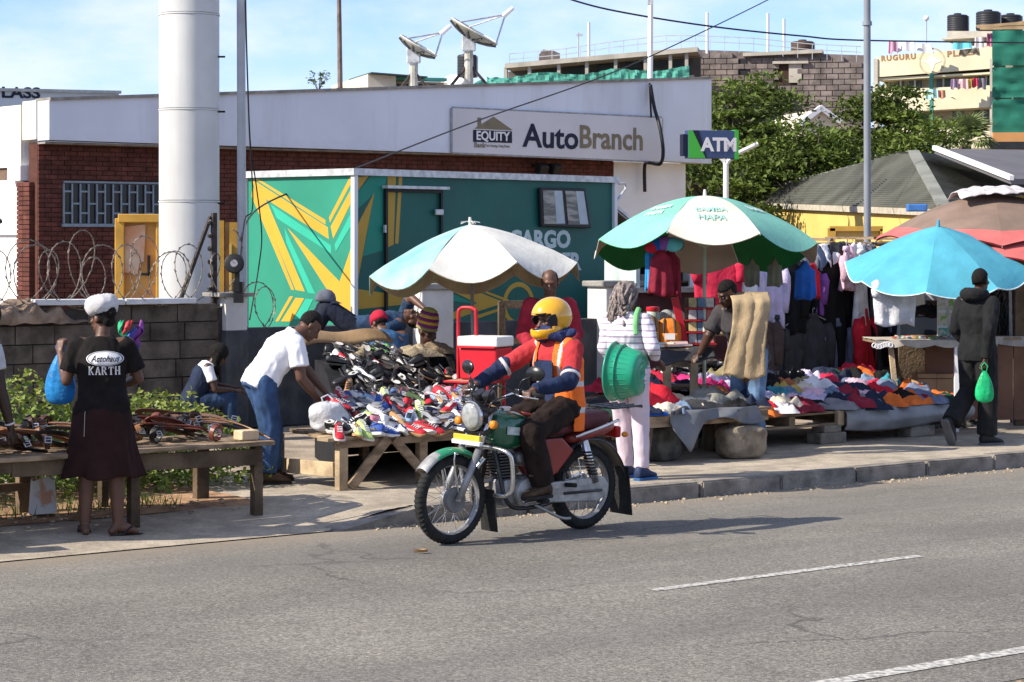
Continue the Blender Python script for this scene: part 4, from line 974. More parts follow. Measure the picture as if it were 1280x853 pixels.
for k in range(34):
    az = rng.random()*6.28; el = rng.uniform(-.25, 1.45); d_ = V((math.cos(az)*math.cos(el), math.sin(az)*math.cos(el), math.sin(el))); Lp = rng.uniform(.35, .5)
    o_ = V((0, 0, zc+.05)); tip = o_+d_*Lp; side = d_.cross(V((0, 0, 1)) if abs(d_.z) < .95 else V((1, 0, 0))).normalized(); upv = side.cross(d_)
    mb = MB(); mb.tube([o_, tip], .012, 4)
    for j in range(13):
        a = (j-6)/6*1.25; dr = (d_*math.cos(a)+side*math.sin(a)).normalized(); LL = .55*(1-.12*abs(j-6)/6)
        w_ = dr.cross(upv).normalized()*.028; e = tip+dr*LL+upv*(-.10)+V((0, 0, -.08*rng.random()))
        m_ = tip+dr*LL*.5+upv*.02; mb.add([tip-w_*.3, m_-w_, e, m_+w_, tip+w_*.3], [(0, 1, 2, 3, 4)])
    mb.build('frond', MATS['palm_leaf'], pl)
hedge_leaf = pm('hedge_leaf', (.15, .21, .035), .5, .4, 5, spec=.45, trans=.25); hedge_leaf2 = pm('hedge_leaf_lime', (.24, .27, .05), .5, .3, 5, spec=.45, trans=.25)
rng = random.Random(21)
hd = road_thing('hedge', 'low leafy green hedge along the foot of the block wall behind the belt table', 'hedge', -5.2, 2.75)
pts, pts2 = [], []
def hedge_top(x): return .84+.10*noise.noise(V((x*1.3, 0, 4)))+.08*math.sin(x*2.1) - .22*smooth(-1.6, -4.0, x)
for k in range(26000):
    x = rng.uniform(-6, 3.0); r_ = math.sqrt(rng.random()); a = rng.random()*math.pi; hh = hedge_top(x)*(1 if x < 2.5 else 1-(x-2.5)*.8)
    p = V((x+.1*rng.gauss(0, 1), -1.0*math.cos(a)*r_*.86, .02+hh*math.sin(a)*r_+.06*noise.noise(V((x*6, a*3, 1)))))
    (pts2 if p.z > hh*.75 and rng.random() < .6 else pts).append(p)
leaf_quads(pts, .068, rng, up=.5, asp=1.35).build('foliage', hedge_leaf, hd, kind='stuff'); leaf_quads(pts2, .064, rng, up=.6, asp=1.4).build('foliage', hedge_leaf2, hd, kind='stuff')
mb = MB()
for k in range(90):
    x = rng.uniform(-6, 2.5); y = rng.uniform(-.6, .6); mb.tube([(x, y, -.02), (x+.05*rng.gauss(0, 1), y, .25), (x+.12*rng.gauss(0, 1), y+.1*rng.gauss(0, 1), .5)], [.009, .007, .004], 4)
mb.build('stem', bark, hd, kind='stuff')
# thin grass tufts below
mb = MB()
for k in range(1400):
    u = rng.uniform(-9.5, -3.4); v = 1.25+abs(rng.gauss(0, .35)); b = RF(u, v, walk_z(u, v)+.0); h = rng.uniform(.03, .13); d_ = V((rng.gauss(0, .4), rng.gauss(0, .4), 1))*h; w_ = V((rng.gauss(0, 1), rng.gauss(0, 1), 0)).normalized()*.006
    mb.add([b-w_, b+w_, b+d_], [(0, 1, 2)])
tag(mb.build('grass', pm('grass', (.10, .15, .03), .7, .4, 8, trans=.2)), 'sparse grass at the foot of the hedge', 'grass', kind='stuff')
# overhead wires
cable('overhead_wire', 'thin dark wire sagging from the razor wire post up to the top edge', [P(300, 300, 25), P(330, 256, 27), P(446, 210, 30), P(600, 150, 35), P(780, 85, 40), P(960, 0, 46), P(1010, -30, 48)], .011)
cable('overhead_wire', 'long overhead wire crossing the sky at upper right', [P(690, -8, 45), P(760, 12, 46), P(880, 32, 48), P(1000, 45, 50), P(1095, 51, 52), P(1400, 55, 60)], .018)
cable('drop_cable', 'black cable hanging down beside slim pole over the trailer end', [P(307, -5, 25.2), P(309, 80, 25.2), P(313, 180, 25.3), P(320, 230, 25.6), P(327, 290, 25.8), P(324, 330, 25.4), P(312, 400, 25)], .008)
cable('drop_cable', 'second black cable from the top, bowing towards the wall pier', [P(306, -5, 25.1), P(311, 150, 25.1), P(316, 255, 25.3), P(306, 275, 25.2), P(300, 325, 24.9)], .008)
# ---------------------------------------------------------------- people
def remesh(mb, voxel=.0085, smooth_it=2, name='body', wr=0., wf=14., seed=0):
    me = mb.mesh('tmp', []) if False else bpy.data.meshes.new('tmp')
    me.from_pydata(mb.v, [], mb.f); me.update()
    bm = bmesh.new(); bm.from_mesh(me); bmesh.ops.recalc_face_normals(bm, faces=bm.faces); bm.to_mesh(me); bm.free()
    o = bpy.data.objects.new('tmp', me); COL.objects.link(o)
    r = o.modifiers.new('r', 'REMESH'); r.mode = 'VOXEL'; r.voxel_size = voxel; r.use_smooth_shade = True
    s = o.modifiers.new('s', 'SMOOTH'); s.iterations = smooth_it; s.factor = .5
    dg = bpy.context.evaluated_depsgraph_get(); out = bpy.data.meshes.new_from_object(o.evaluated_get(dg)); out.name = name
    bpy.data.objects.remove(o); bpy.data.meshes.remove(me)
    if wr:
        n = len(out.vertices); co = np.empty(n*3); out.vertices.foreach_get('co', co); co = co.reshape(-1, 3)
        no = np.empty(n*3); out.vertices.foreach_get('normal', no); no = no.reshape(-1, 3)
        off = V((seed*3.1, seed*1.7, 0)); d = np.empty(n)
        for i in range(n):
            q = V(co[i])*wf; q.z *= .55; q += off
            d[i] = (1-2*abs(noise.noise(q)))*.8+.5*noise.noise(q*2.3)
        co += no*(d*wr)[:, None]; out.vertices.foreach_set('co', co.ravel()); out.update()
    out.polygons.foreach_set('use_smooth', [True]*len(out.polygons))
    return out
def cap(mb, p0, p1, r0, r1, f0=False, f1=False, n=12):
    """tapered capsule; f0/f1 give flat ends"""
    p0, p1 = V(p0), V(p1); ax = p1-p0; L = ax.length
    q = ax.to_track_quat('Z', 'Y').to_matrix().to_4x4(); M = Matrix.Translation(p0)@q
    pr = []
    if not f0: pr += [(r0*math.cos(a), -r0*math.sin(a)) for a in (1.45, 1.1, .7, .35)]
    pr += [(r0, 0)]
    if L > .02: pr += [(r0+(r1-r0)*.5, L*.5)]
    pr += [(r1, L)]
    if not f1: pr += [(r1*math.cos(a), L+r1*math.sin(a)) for a in (.35, .7, 1.1, 1.45)]
    mb.lathe(pr, n, M)
def loft(mb, secs, n=20, pw=2.4):
    """secs: (centre, right axis, forward axis, rx, ry)"""
    rs = []
    for c, rt, fw, rx, ry in secs:
        ring = []
        for k in range(n):
            a = 2*math.pi*k/n; ca, sa = math.cos(a), math.sin(a)
            x = math.copysign(abs(ca)**(2/pw), ca)*rx; y = math.copysign(abs(sa)**(2/pw), sa)*ry
            ring.append(V(c)+V(rt)*x+V(fw)*y)
        rs.append(ring)
    mb.rings(rs)
DEF = dict(pelvis=(0, 0, .94), waist=(0, .01, 1.08), chest=(0, 0, 1.26), neck=(0, -.01, 1.44), head=(0, .025, 1.60), hf=(0, 1, 0), hu=(0, 0, 1),
    rs=(.172, -.005, 1.395), re=(.215, -.03, 1.12), rw=(.225, .05, .88), ls=(-.172, -.005, 1.395), le=(-.215, -.03, 1.12), lw=(-.225, .05, .88),
    rh=(.088, 0, .92), rk=(.098, .02, .50), ra=(.10, -.02, .09), rt=(.12, .13, .03), lh=(-.088, 0, .92), lk=(-.098, .02, .50), la=(-.10, -.02, .09), lt=(-.12, .13, .03),
    rhd=(0, .25, -1), rhp=(-1, 0, 0), lhd=(0, .25, -1), lhp=(1, 0, 0), rcurl=.5, lcurl=.5)
SKINS = {}
def skin(name, col): return pm(name, col, .5, .12, 9, .08, 60, spec=.45)
skin_a = skin('skin_deep', (.060, .027, .016)); skin_b = skin('skin_brown', (.105, .048, .028)); skin_c = skin('skin_dark', (.035, .018, .012))
eye_m = pm('eye', (.07, .055, .045), .3, .05, 9); hair_m = pm('hair_black', (.010, .009, .008), .85, .4, 40, .8, 90, spec=.2)
def hand(mb, w, d, pn, curl, side, s=1., spread=1.):
    """w wrist, d finger direction, pn palm normal (the way the palm faces)"""
    w = V(w); d = V(d).normalized(); pn = V(pn); pn = (pn-d*pn.dot(d)).normalized(); x = d.cross(pn).normalized()*side   # x points to the thumb side
    L = .085*s
    for k in (-1, -.33, .33, 1): cap(mb, w+x*.012*k*s, w+d*L+x*.026*k*s, .015*s, .0125*s, n=8)
    for k, (fx, fl) in enumerate(((.031, .068), (.0105, .077), (-.0105, .072), (-.031, .056))):
        b = w+d*(L*(.98 if k in (1, 2) else .93))+x*fx*s*spread; a1 = curl*(.75+.08*k); a2 = curl*(1.7+.1*k)
        d1 = d*math.cos(a1)+pn*math.sin(a1)+x*(fx*1.8*spread); d2 = d*math.cos(a2)+pn*math.sin(a2)
        m_ = b+d1.normalized()*fl*.52*s; cap(mb, b, m_, .0105*s, .0098*s, n=7); cap(mb, m_, m_+d2*fl*.5*s, .0098*s, .0085*s, n=7)
    b = w+d*.022*s+x*.026*s; dt = (d*.75+x*.75+pn*.35*curl).normalized(); m_ = b+dt*.038*s
    cap(mb, b, m_, .014*s, .0115*s, n=7); cap(mb, m_, m_+(dt*.6+d*.5+pn*.3).normalized()*.036*s, .0112*s, .009*s, n=7)
def person(label, loc, heading, J=None, build='m', scale=1., skinm=None, name='person', hands=True, face=True, hair=True, group=None, eyes=True, noleg=False):
    j = dict(DEF); 
    if build == 'f':
        j.update(rs=(.155, -.005, 1.395), ls=(-.155, -.005, 1.395))
    j.update(J or {}); j = {k: (V(v) if isinstance(v, (tuple, list)) else v) for k, v in j.items()}
    t = thing(name, label, 'person', loc, R(heading-90), group); t.scale = (scale,)*3
    b = build == 'f'; sk = skinm or skin_a
    mb = MB()
    secs = torso_secs(j, b, 0.)
    loft(mb, secs)
    hf, hu = j['hf'].normalized(), j['hu']; hu = (hu-hf*hu.dot(hf)).normalized(); hr = hf.cross(hu); H = j['head']; rot = Matrix((hr, hf, hu)).transposed()
    cap(mb, j['neck']+(j['chest']-j['neck'])*.15, H-hu*.05-hf*.012, .058 if not b else .05, .053 if not b else .047)
    for s in ('r', 'l'):
        S, E, W = j[s+'s'], j[s+'e'], j[s+'w']; k = .88 if b else 1
        cap(mb, j['neck']*.6+j['chest']*.4+(S-j['neck'])*.2, S, .065, .062*k); cap(mb, S, E, .058*k, .044*k); cap(mb, E, E.lerp(W, .45), .043*k, .042*k); cap(mb, E.lerp(W, .45), W, .042*k, .027*k)
        if hands: hand(mb, W, j[s+'hd'], j[s+'hp'], j[s+'curl'], 1 if s == 'l' else -1)
        if noleg: continue
        Hh, Kn, A, T = j[s+'h'], j[s+'k'], j[s+'a'], j[s+'t']; k = 1.05 if b else 1
        cap(mb, Hh, Kn, .088*k, .058*k); cap(mb, Kn, Kn.lerp(A, .35), .056*k, .056*k); cap(mb, Kn.lerp(A, .35), A, .055*k, .037)
        fd = (T-A); cap(mb, A+V((0, 0, -.02)), A.lerp(T, .5)+V((0, 0, -.01)), .036, .036); cap(mb, A.lerp(T, .4), T, .038, .026)
        back = A-V((fd.x, fd.y, 0)).normalized()*.045+V((0, 0, -.045)) if fd.length > 0 else A; cap(mb, A, back, .034, .03)
    mb.ball(H+hu*.022-hf*.012, (.074, .092, .095), 16, rot); mb.ball(H+hf*.028-hu*.052, (.057, .060, .064), 14, rot)
    if face:
        mb.ball(H+hf*.066-hu*.098, (.030, .022, .02), 10, rot); mb.ball(H+hf*.076+hu*.028, (.050, .014, .012), 10, rot)
        cap(mb, H+hf*.084+hu*.004, H+hf*.104-hu*.034, .010, .0165, n=8); mb.ball(H+hf*.088-hu*.036, (.023, .016, .012), 10, rot)
        mb.ball(H+hf*.086-hu*.064, (.026, .013, .009), 10, rot); mb.ball(H+hf*.083-hu*.077, (.024, .013, .009), 10, rot)
        for q in (-1, 1): mb.ball(H+hr*.048*q+hf*.055-hu*.018, (.022, .02, .018), 8, rot)
    for q in (-1, 1): mb.ball(H+hr*.076*q-hf*.012-hu*.015, (.010, .020, .031), 8, rot)
    me = remesh(mb, .0085, 2, 'body'); me.materials.append(sk); body = ob('body', me, t)
    if face and eyes:
        for q in (-1, 1):
            e = MB(); e.ball(H+hr*.031*q+hf*.077+hu*.004, (.013, .009, .0065), 8, rot); e.build('eye', eye_m, t, smooth=True)
    if hair:
        hm = MB(); 
        hm.ball(H+hu*.026-hf*.016, (.078, .094, .097), 18, rot)
        keep = []
        vs = hm.v; fs = [f for f in hm.f if all(((V(vs[i])-H).dot(hu) > .055-.0*(0)) or ((V(vs[i])-H).dot(hf) < .0 and (V(vs[i])-H).dot(hu) > -.045) for i in f)]
        hm.f = fs; hm.m = [0]*len(fs); hm.build('hair', hair_m, t, smooth=True, solid=.006)
    t['_']=0; del t['_']
    return t, j, (H, hr, hf, hu, rot)
def torso_secs(j, b, inf, top=True, low=-.07):
    P0, Wt, Ch, Nk = j['pelvis'], j['waist'], j['chest'], j['neck']
    hr_ = (j['rh']-j['lh']).normalized(); sr = (j['rs']-j['ls']).normalized()
    def fw(rt, up): return up.cross(rt).normalized()
    up1 = (Wt-P0).normalized(); up2 = (Ch-Wt).normalized(); up3 = (Nk-Ch).normalized()
    mid = (hr_+sr).normalized()
    sh = (j['rs']+j['ls'])/2; hw = (j['rs']-j['ls']).length/2
    f1 = fw(hr_, up1); f2 = fw(mid, up1+up2); f3 = fw(sr, up2); f4 = fw(sr, up3)
    k = .93 if b else 1
    S = [(P0+up1*low, hr_, f1, (.150 if not b else .168)+inf, .100+inf), (P0+up1*.02, hr_, f1, (.158 if not b else .178)+inf, (.110 if not b else .118)+inf),
         (Wt, mid, f2, (.142 if not b else .138)+inf, (.098 if not b else .096)+inf), (Wt.lerp(Ch, .5), mid, f2, .150*k+inf, .106*k+inf), (Ch, sr, f3, .166*k+inf, (.116 if not b else .122)+inf),
         (Ch.lerp(sh, .7), sr, f4, hw*.86+inf*.5, .094*k+inf)]
    if top: S += [(sh+up3*.035, sr, f4, hw*.62+inf*.3, .066+inf*.7), (Nk+up3*.01, sr, f4, .07+inf*.5, .06+inf*.5)]
    return S
CN = [0]
def cloth(name, mb, mat, t, voxel=.0095, wr=.006, wf=13, label=None, sm=2):
    CN[0] += 1
    me = remesh(mb, voxel, sm, name, wr, wf, CN[0]); me.materials.append(mat); o = ob(name, me, t)
    if label: o['label'] = label
    return o
def shirt(t, j, mat, sleeve='short', hem=.10, inf=.022, build='m', name='shirt', wr=.006, collar=True, sl=.62, wf=13, sleeve_inf=0.):
    mb = MB(); b = build == 'f'; S = torso_secs(j, b, inf, low=-hem); loft(mb, S)
    for s in ('r', 'l'):
        Sh, E, W = j[s+'s'], j[s+'e'], j[s+'w']; k = .88 if b else 1; si = sleeve_inf
        Sh = Sh+V((0, 0, -.012)); cap(mb, j['neck']*.50+j['chest']*.50+(Sh-j['neck'])*.2, Sh, .070, .064*k+si*.5)
        if sleeve == 'short': cap(mb, Sh, Sh.lerp(E, sl), .064*k+si*.5, .068*k+si, f1=True)
        elif sleeve == 'long':
            cap(mb, Sh, Sh.lerp(E, .3), .064*k+si*.5, .066*k+si); cap(mb, Sh.lerp(E, .3), E, .066*k+si, .055*k+si); cap(mb, E, E.lerp(W, .97), .055*k+si, .041*k+si*.6, f1=True)
        else: pass
    o = cloth(name, mb, mat, t, wr=wr, wf=wf); return o
def trousers(t, j, mat, inf=.016, name='trousers', flare=.0, wr=.007, upto=.97, build='m'):
    mb = MB(); b = build == 'f'; P0 = j['pelvis']; S = torso_secs(j, b, .014, low=-.10)[:3]
    S[2] = (S[1][0].lerp(S[2][0], .55), S[2][1], S[2][2], S[1][3]-.01, S[1][4]-.006); loft(mb, S)
    for s in ('r', 'l'):
        Hh, Kn, A = j[s+'h'], j[s+'k'], j[s+'a']; k = 1.05 if b else 1
        cap(mb, Hh, Kn, .092*k+inf, .064+inf); cap(mb, Kn, Kn.lerp(A, upto), .064+inf, .050+inf+flare, f1=True)
    return cloth(name, mb, mat, t, wr=wr, wf=12)
def shoe_pair(t, j, mat, sole, name='shoe', tall=.05):
    for s in ('r', 'l'):
        A, T = j[s+'a'], j[s+'t']; d = (T-A); 
        fd = j.get(s+'fd') or V((d.x, d.y, 0)).normalized(); up = j.get(s+'fu') or V((0, 0, 1)); rt = fd.cross(up).normalized(); base = A-up*.088
        mb = MB(); sm2 = MB()
        def sec(x, w, h0, h1): return [base+fd*x+rt*(w*math.cos(a))+up*(h0+(h1-h0)*(.5+.5*math.sin(a))) for a in [2*math.pi*k/14 for k in range(14)]]
        mb.rings([sec(-.075, .022, .02, .07), sec(-.068, .036, .012, .10), sec(-.03, .042, .01, .10+tall), sec(.02, .042, .01, .095+tall*.6), sec(.08, .047, .01, .085), sec(.13, .050, .01, .065), sec(.17, .044, .01, .055), sec(.20, .024, .014, .042)])
        o = mb.build(name, mat, t, smooth=True)
        def sec2(x, w): return [base+fd*x+rt*q*w+up*h for q, h in ((-1, -.004), (1, -.004), (1, .02), (-1, .02))]
        sm2.rings([sec2(-.08, .03), sec2(-.06, .044), sec2(.02, .044), (sec2(.12, .054)), sec2(.18, .046), sec2(.207, .024)]); sm2.build('sole', sole, o, bevel=.004)
ppm = lambda z0, px, py: None
def at_ground(px, py, z=0.): p = G(px, py, z); return V((p.x, p.y, z))

denim = pm('denim', (.035, .075, .17), .9, .45, 7, .35, 160, f0=.3, f1=.75); black_tee = pm('black_tee', (.012, .010, .010), .9, .25, 12, .2, 120, spec=.15); brown_skirt = pm('brown_skirt', (.026, .011, .010), .9, .2, 8, .2, 90, spec=.15)
white_tee = pm('white_shirt', (.74, .75, .78), .8, .05, 9, .1, 90); rubber = pm('rubber', (.02, .02, .02), .8, .3, 15); shoe_dk = pm('dark_shoe', (.02, .02, .022), .6, .3, 12); shoe_br = pm('brown_shoe', (.06, .035, .02), .6, .3, 12)

# --- woman seen from behind in the black printed tee
w_at = at_ground(127, 671, walk_z(*uv(G(127, 669, -.05))))
t, j, hd_ = person('woman seen from behind in black printed tee, brown skirt and white towel headwrap', w_at, 97, dict(
    pelvis=(0, 0, .92), waist=(0, .01, 1.06), chest=(0, .0, 1.24), neck=(0, .0, 1.40), head=(.005, .035, 1.545), hf=(-.70, .70, -.22),
    ls=(-.175, .01, 1.36), le=(-.245, .02, 1.10), lw=(-.30, .19, 1.29), lhd=(.05, .25, 1), lhp=(.6, .8, 0), lcurl=1.1,
    rs=(.175, .0, 1.36), re=(.255, .06, 1.11), rw=(.13, .27, 1.05), rhd=(-.8, .6, 0), rhp=(0, .1, -1),
    la=(-.115, -.02, .09), lt=(-.14, .11, .03), lk=(-.10, .0, .48), ra=(.115, -.03, .09), rt=(.235, .03, .03), rk=(.105, .0, .48)), 'f', skinm=skin_b, hair=False)
sh = shirt(t, j, black_tee, 'short', hem=.10, inf=.026, build='f', name='tee', sl=.72, wr=.007, sleeve_inf=.012)
mb = MB()
def sk_(a, b):
    z = 1.00-b*.575; ang = 2*math.pi*a; rx = .172+.030*smooth(0, .25, b)+.075*b*b; ry = .122+.03*smooth(0, .25, b)+.055*b*b
    f = 1+.11*b*b*math.sin(ang*7+1)+.04*b*math.sin(ang*13); return V((rx*f*math.cos(ang), .005+ry*f*math.sin(ang), z+.012*math.sin(ang*5)*b))
mb.grid(sk_, 96, 26); mb.build('skirt', brown_skirt, t, smooth=True, solid=.005)
mb = MB(); mb.tube([sk_(.66, .05+.45*k/8)*1.0+V((0, -.006, 0)) for k in range(9)], .0022, 4); mb.build('loose_thread', pm('thread', (.5, .45, .42), .8), t)
H, hr, hf, hu, rot = hd_
mb = MB(); rs = []
nr_, nq = 40, 14
c0 = H+hu*.066-hf*.01
for k in range(nr_+1):
    a = 2*math.pi*k/nr_; d_ = hr*math.cos(a)+hf*math.sin(a); ring = []
    for q in range(nq):
        b_ = 2*math.pi*q/nq; r_ = .053*(1+.16*noise.noise(V((a*5, b_*3, 1)))+.10*noise.noise(V((a*14, b_*8, 4)))); ring.append(c0+d_*(.068+r_*math.cos(b_))+hu*(.02+r_*1.32*math.sin(b_)))
    rs.append(ring)
mb.rings(rs, cap=False); mb.build('towel_wrap', pm('towel_white', (.76, .75, .76), .95, .08, 30, .9, 220), t, smooth=True)
mb = MB(); mb.ball(H+hu*.03-hf*.014, (.081, .098, .100), 18, rot); mb.ball(H+hu*.02-hf*.09, (.04, .045, .045), 12, rot); mb.ball(H-hf*.06-hu*.03, (.055, .04, .05), 12, rot)
hm = mb; keepf = [f for f in hm.f if all((V(hm.v[i])-H).dot(hf) < .045 or (V(hm.v[i])-H).dot(hu) > .06 for i in f)]; hm.f = keepf; hm.m = [0]*len(keepf); hm.build('hair', hair_m, t, smooth=True)
mb = MB(); mb.lathe([(.085, 0), (.088, .008), (.085, .016)], 20, Matrix.Translation(H+hu*.0)@rot.to_4x4(), squash=(.93, 1.12)); 
for s in ('r', 'l'):       # sandals
    A, T = j[s+'a'], j[s+'t']; fd = V((T.x-A.x, T.y-A.y, 0)).normalized(); rt = fd.cross(V((0, 0, 1)))
    so = MB(); so.prism([(-.07, -.03), (-.075, .03), (.06, .042), (.15, .045), (.20, .0), (.15, -.045), (.05, -.035)], -.004, .014, Matrix((( fd.x, rt.x, 0, A.x), (fd.y, rt.y, 0, A.y), (0, 0, 1, 0), (0, 0, 0, 1)))); so = so.build('flip_flop', rubber, t, fix=True)
    st = MB(); 
    for q in (-1, 1): st.tube([A+fd*.13+V((0, 0, -.045)), A+fd*.09+rt*.03*q+V((0, 0, -.018)), A+fd*.02+rt*.046*q+V((0, 0, -.07))], .007, 5)
    st.build('strap', rubber, so)
# print on the back of the tee
bv = bvh_of(sh.data)
pr_w = pm('tee_print', (.66, .66, .68), .8, .05, 20); 
cx_, cz_ = -.0+.03, 1.262
el = MB(); rs = []
for r_ in (.2, .45, .7, .86, 1.0): rs.append([V((cx_+.116*r_*math.cos(a), 0, cz_+.047*r_*math.sin(a))) for a in [2*math.pi*k/36 for k in range(36)]])
el.rings(rs); me = el.mesh('print_oval', pr_w); wrap(me, bv, V((0, 1, 0)), .002); ob('print_oval', me, t)
el = MB(); rs = []
for r_ in (1.06, 1.12): rs.append([V((cx_+.116*r_*math.cos(a), 0, cz_+.047*r_*math.sin(a))) for a in [2*math.pi*k/48 for k in range(48)]])
el.rings(rs, cap=False); me = el.mesh('print_ring', pr_w); wrap(me, bv, V((0, 1, 0)), .002); ob('print_ring', me, t)
Mt = frame((cx_, 0, cz_-.002), (1, 0, 0), (0, 0, 1)); text_mesh('Autohaus', .062, black_tee, Mt, .0, .0008, t, 'print_script', sx=.80, project=(bv, V((0, 1, 0)), .0042), shear=.35)
# slab-serif capitals, drawn as strokes
glyph = {'K': [((0, 0), (0, 1), .26), ((.05, .45), (.62, 1), .2), ((.2, .55), (.66, 0), .22), ((-.14, 0), (.22, 0), .12), ((-.14, 1), (.22, 1), .12), ((.45, 0), (.82, 0), .12), ((.45, 1), (.78, 1), .12)],
 'A': [((-.02, 0), (.32, 1), .18), ((.66, 0), (.36, 1), .24), ((.12, .32), (.56, .32), .12), ((-.16, 0), (.16, 0), .12), ((.48, 0), (.84, 0), .12)],
 'R': [((0, 0), (0, 1), .26), ((0, .95), (.42, .95), .12), ((.5, .56), (.5, .92), .24), ((0, .5), (.42, .5), .12), ((.28, .5), (.64, 0), .22), ((-.14, 0), (.22, 0), .12), ((-.14, 1), (.1, 1), .12), ((.5, 0), (.8, 0), .12)],
 'T': [((.33, 0), (.33, 1), .26), ((-.08, .94), (.74, .94), .14), ((-.06, .72), (-.06, 1), .1), ((.72, .72), (.72, 1), .1), ((.14, 0), (.54, 0), .12)],
 'H': [((0, 0), (0, 1), .26), ((.6, 0), (.6, 1), .26), ((0, .5), (.6, .5), .13), ((-.14, 0), (.2, 0), .12), ((-.14, 1), (.2, 1), .12), ((.42, 0), (.78, 0), .12), ((.42, 1), (.78, 1), .12)]}
x0 = cx_-.108; hgt = .056; zb = 1.150
for ch in 'KARTH':
    mb = MB()
    for (ax_, az_), (bx_, bz_), w_ in glyph[ch]:
        a, b = V((x0+ax_*.040, 0, zb+az_*hgt)), V((x0+bx_*.040, 0, zb+bz_*hgt)); d_ = (b-a).normalized(); n_ = V((d_.z, 0, -d_.x))*w_*.020
        mb.grid(lambda s, q, a=a, b=b, n_=n_: a.lerp(b, s)+n_*(q*2-1), 6, 2)
    me = mb.mesh('print_letter', pr_w); wrap(me, bv, V((0, 1, 0)), .0028); ob('print_letter', me, t); x0 += .0455
# blue plastic bag hanging from her raised hand, handbag strap
bag_b = pm('blue_bag', (.03, .26, .62), .35, .2, 14, .4, 30, trans=.25)
hw = t.location+Matrix.Rotation(R(97-90), 3, 'Z')@j['lw']+V((0, 0, .06))
def plastic_bag(label, top, h, w, mat, seed, flat=.5, rz=0):
    o = thing('plastic_bag', label, 'bag', top, rz); mb = MB(); rs = []
    prof = [(.02, .01), (.16, .02), (.42, -.10), (.75, -.32), (.95, -.55), (1.0, -.78), (.86, -.94), (.45, -1.0), (.05, -1.0)]
    for i, (r_, z) in enumerate(prof):
        rs.append([V((w/2*r_*math.cos(a)*(1+.12*noise.noise(V((a*2, z*4, seed)))), w/2*flat*r_*math.sin(a)*(1+.3*noise.noise(V((a*3, z*5, seed+3)))), z*h*(1)+.01*noise.noise(V((a*4, z, seed))))) for a in [2*math.pi*k/24 for k in range(24)]])
    mb.rings(rs); b_ = mb.build('bag_body', mat, o, smooth=True); s_ = b_.modifiers.new('sub', 'SUBSURF'); s_.levels = s_.render_levels = 1
    mb = MB(); mb.tube([(-.012, 0, -.03), (-.03, 0, .05), (0, 0, .085), (.03, 0, .05), (.012, 0, -.03)], .006, 6); mb.build('handle', mat, o, smooth=True)
    return o
plastic_bag('bright blue plastic bag held up by the woman in the printed tee', hw+V((-.005, .03, -.07)), .36, .23, bag_b, 2)
ub_ = thing('folded_umbrella', 'folded multicoloured small umbrella tucked beside the woman with the white headwrap', 'umbrella', t.location+V((.16, .25, 1.36)))
mb_cols = [('fold_green', (.02, .35, .16)), ('fold_red', (.5, .05, .06)), ('fold_blue', (.06, .10, .42)), ('fold_purple', (.2, .05, .25))]
for k, (nm, c_) in enumerate(mb_cols):
    MB().grid(lambda a, b, k=k: V((-.05+.035*k+.03*math.sin(b*6+k)+.03*(a-.5), .03*math.cos(a*5+k), .13*b+.03*math.sin(a*8+k)-.04*(k == 2))), 8, 8).build('fold', pm(nm, c_, .6, .1, 9), ub_, smooth=True, solid=.006)
MB().cone((0, 0, -.3), (0, 0, .02), .012, n=8).build('stick', rubber, ub_)

# --- left edge person reaching over the belts
pos = at_ground(-42, 668, -.02)
t, j, hd_ = person('person cut off by left frame edge, pale top, dark arm reaching down to the belts', pos, 70, dict(head=(.09, .10, 1.47), neck=(.0, .05, 1.36), chest=(0, .0, 1.2),
    hf=(.2, 1, -.5), rs=(.17, .06, 1.30), re=(.205, .10, 1.0), rw=(.24, .18, .72), rhd=(.1, .5, -1), rhp=(-1, .1, 0), rcurl=.7), 'm', skinm=skin_c)
shirt(t, j, pm('grey_tee', (.45, .46, .48), .85, .1, 8), 'short', sl=.55); trousers(t, j, black_tee); shoe_pair(t, j, shoe_dk, rubber)
H, hr, hf, hu, rot = hd_
mb = MB(); mb.ball(H+hu*.03-hf*.02, (.105, .115, .115), 18, rot); mb.build('afro_hair', hair_m, t, smooth=True)
mb = MB(); w_ = j['rw'].lerp(j['re'], .12); mb.lathe([(.034, -.006), (.037, 0), (.034, .006)], 16, Matrix.Translation(w_)@(j['rw']-j['re']).to_track_quat('Z', 'Y').to_matrix().to_4x4()); mb.build('bracelet', silver, t)

# --- girl sitting by the wall
pos = P(250, 300, 23.2); pos.z = -.01
t, j, hd_ = person('girl with long dark hair and white sleeves sitting bent over beside the block wall', pos, 12, dict(
    pelvis=(0, -.08, .46), waist=(0, -.04, .59), chest=(0, .05, .74), neck=(0, .13, .88), head=(0, .22, .985), hf=(0, .8, -.6), hu=(0, .6, .8),
    rs=(.15, .08, .85), re=(.19, .16, .60), rw=(.10, .38, .58), ls=(-.15, .08, .85), le=(-.19, .2, .62), lw=(-.08, .40, .60), rhd=(-.3, 1, 0), lhd=(.3, 1, 0), rhp=(-.3, 0, -1), lhp=(.3, 0, -1),
    rh=(.09, -.06, .44), rk=(.11, .34, .50), ra=(.11, .36, .10), rt=(.11, .50, .03), lh=(-.09, -.06, .44), lk=(-.11, .36, .50), la=(-.11, .38, .10), lt=(-.11, .52, .03)), 'f', skinm=skin_a, scale=.87, hair=False)
shirt(t, j, white_tee, 'short', build='f', sl=.6); trousers(t, j, pm('dark_jeans', (.02, .042, .09), .9, .4, 7), build='f')
mb = MB(); loft(mb, torso_secs(j, True, .034, top=False, low=-.1)); cloth('pinafore', mb, pm('navy_denim', (.012, .020, .045), .85, .3, 9), t)
H, hr, hf, hu, rot = hd_
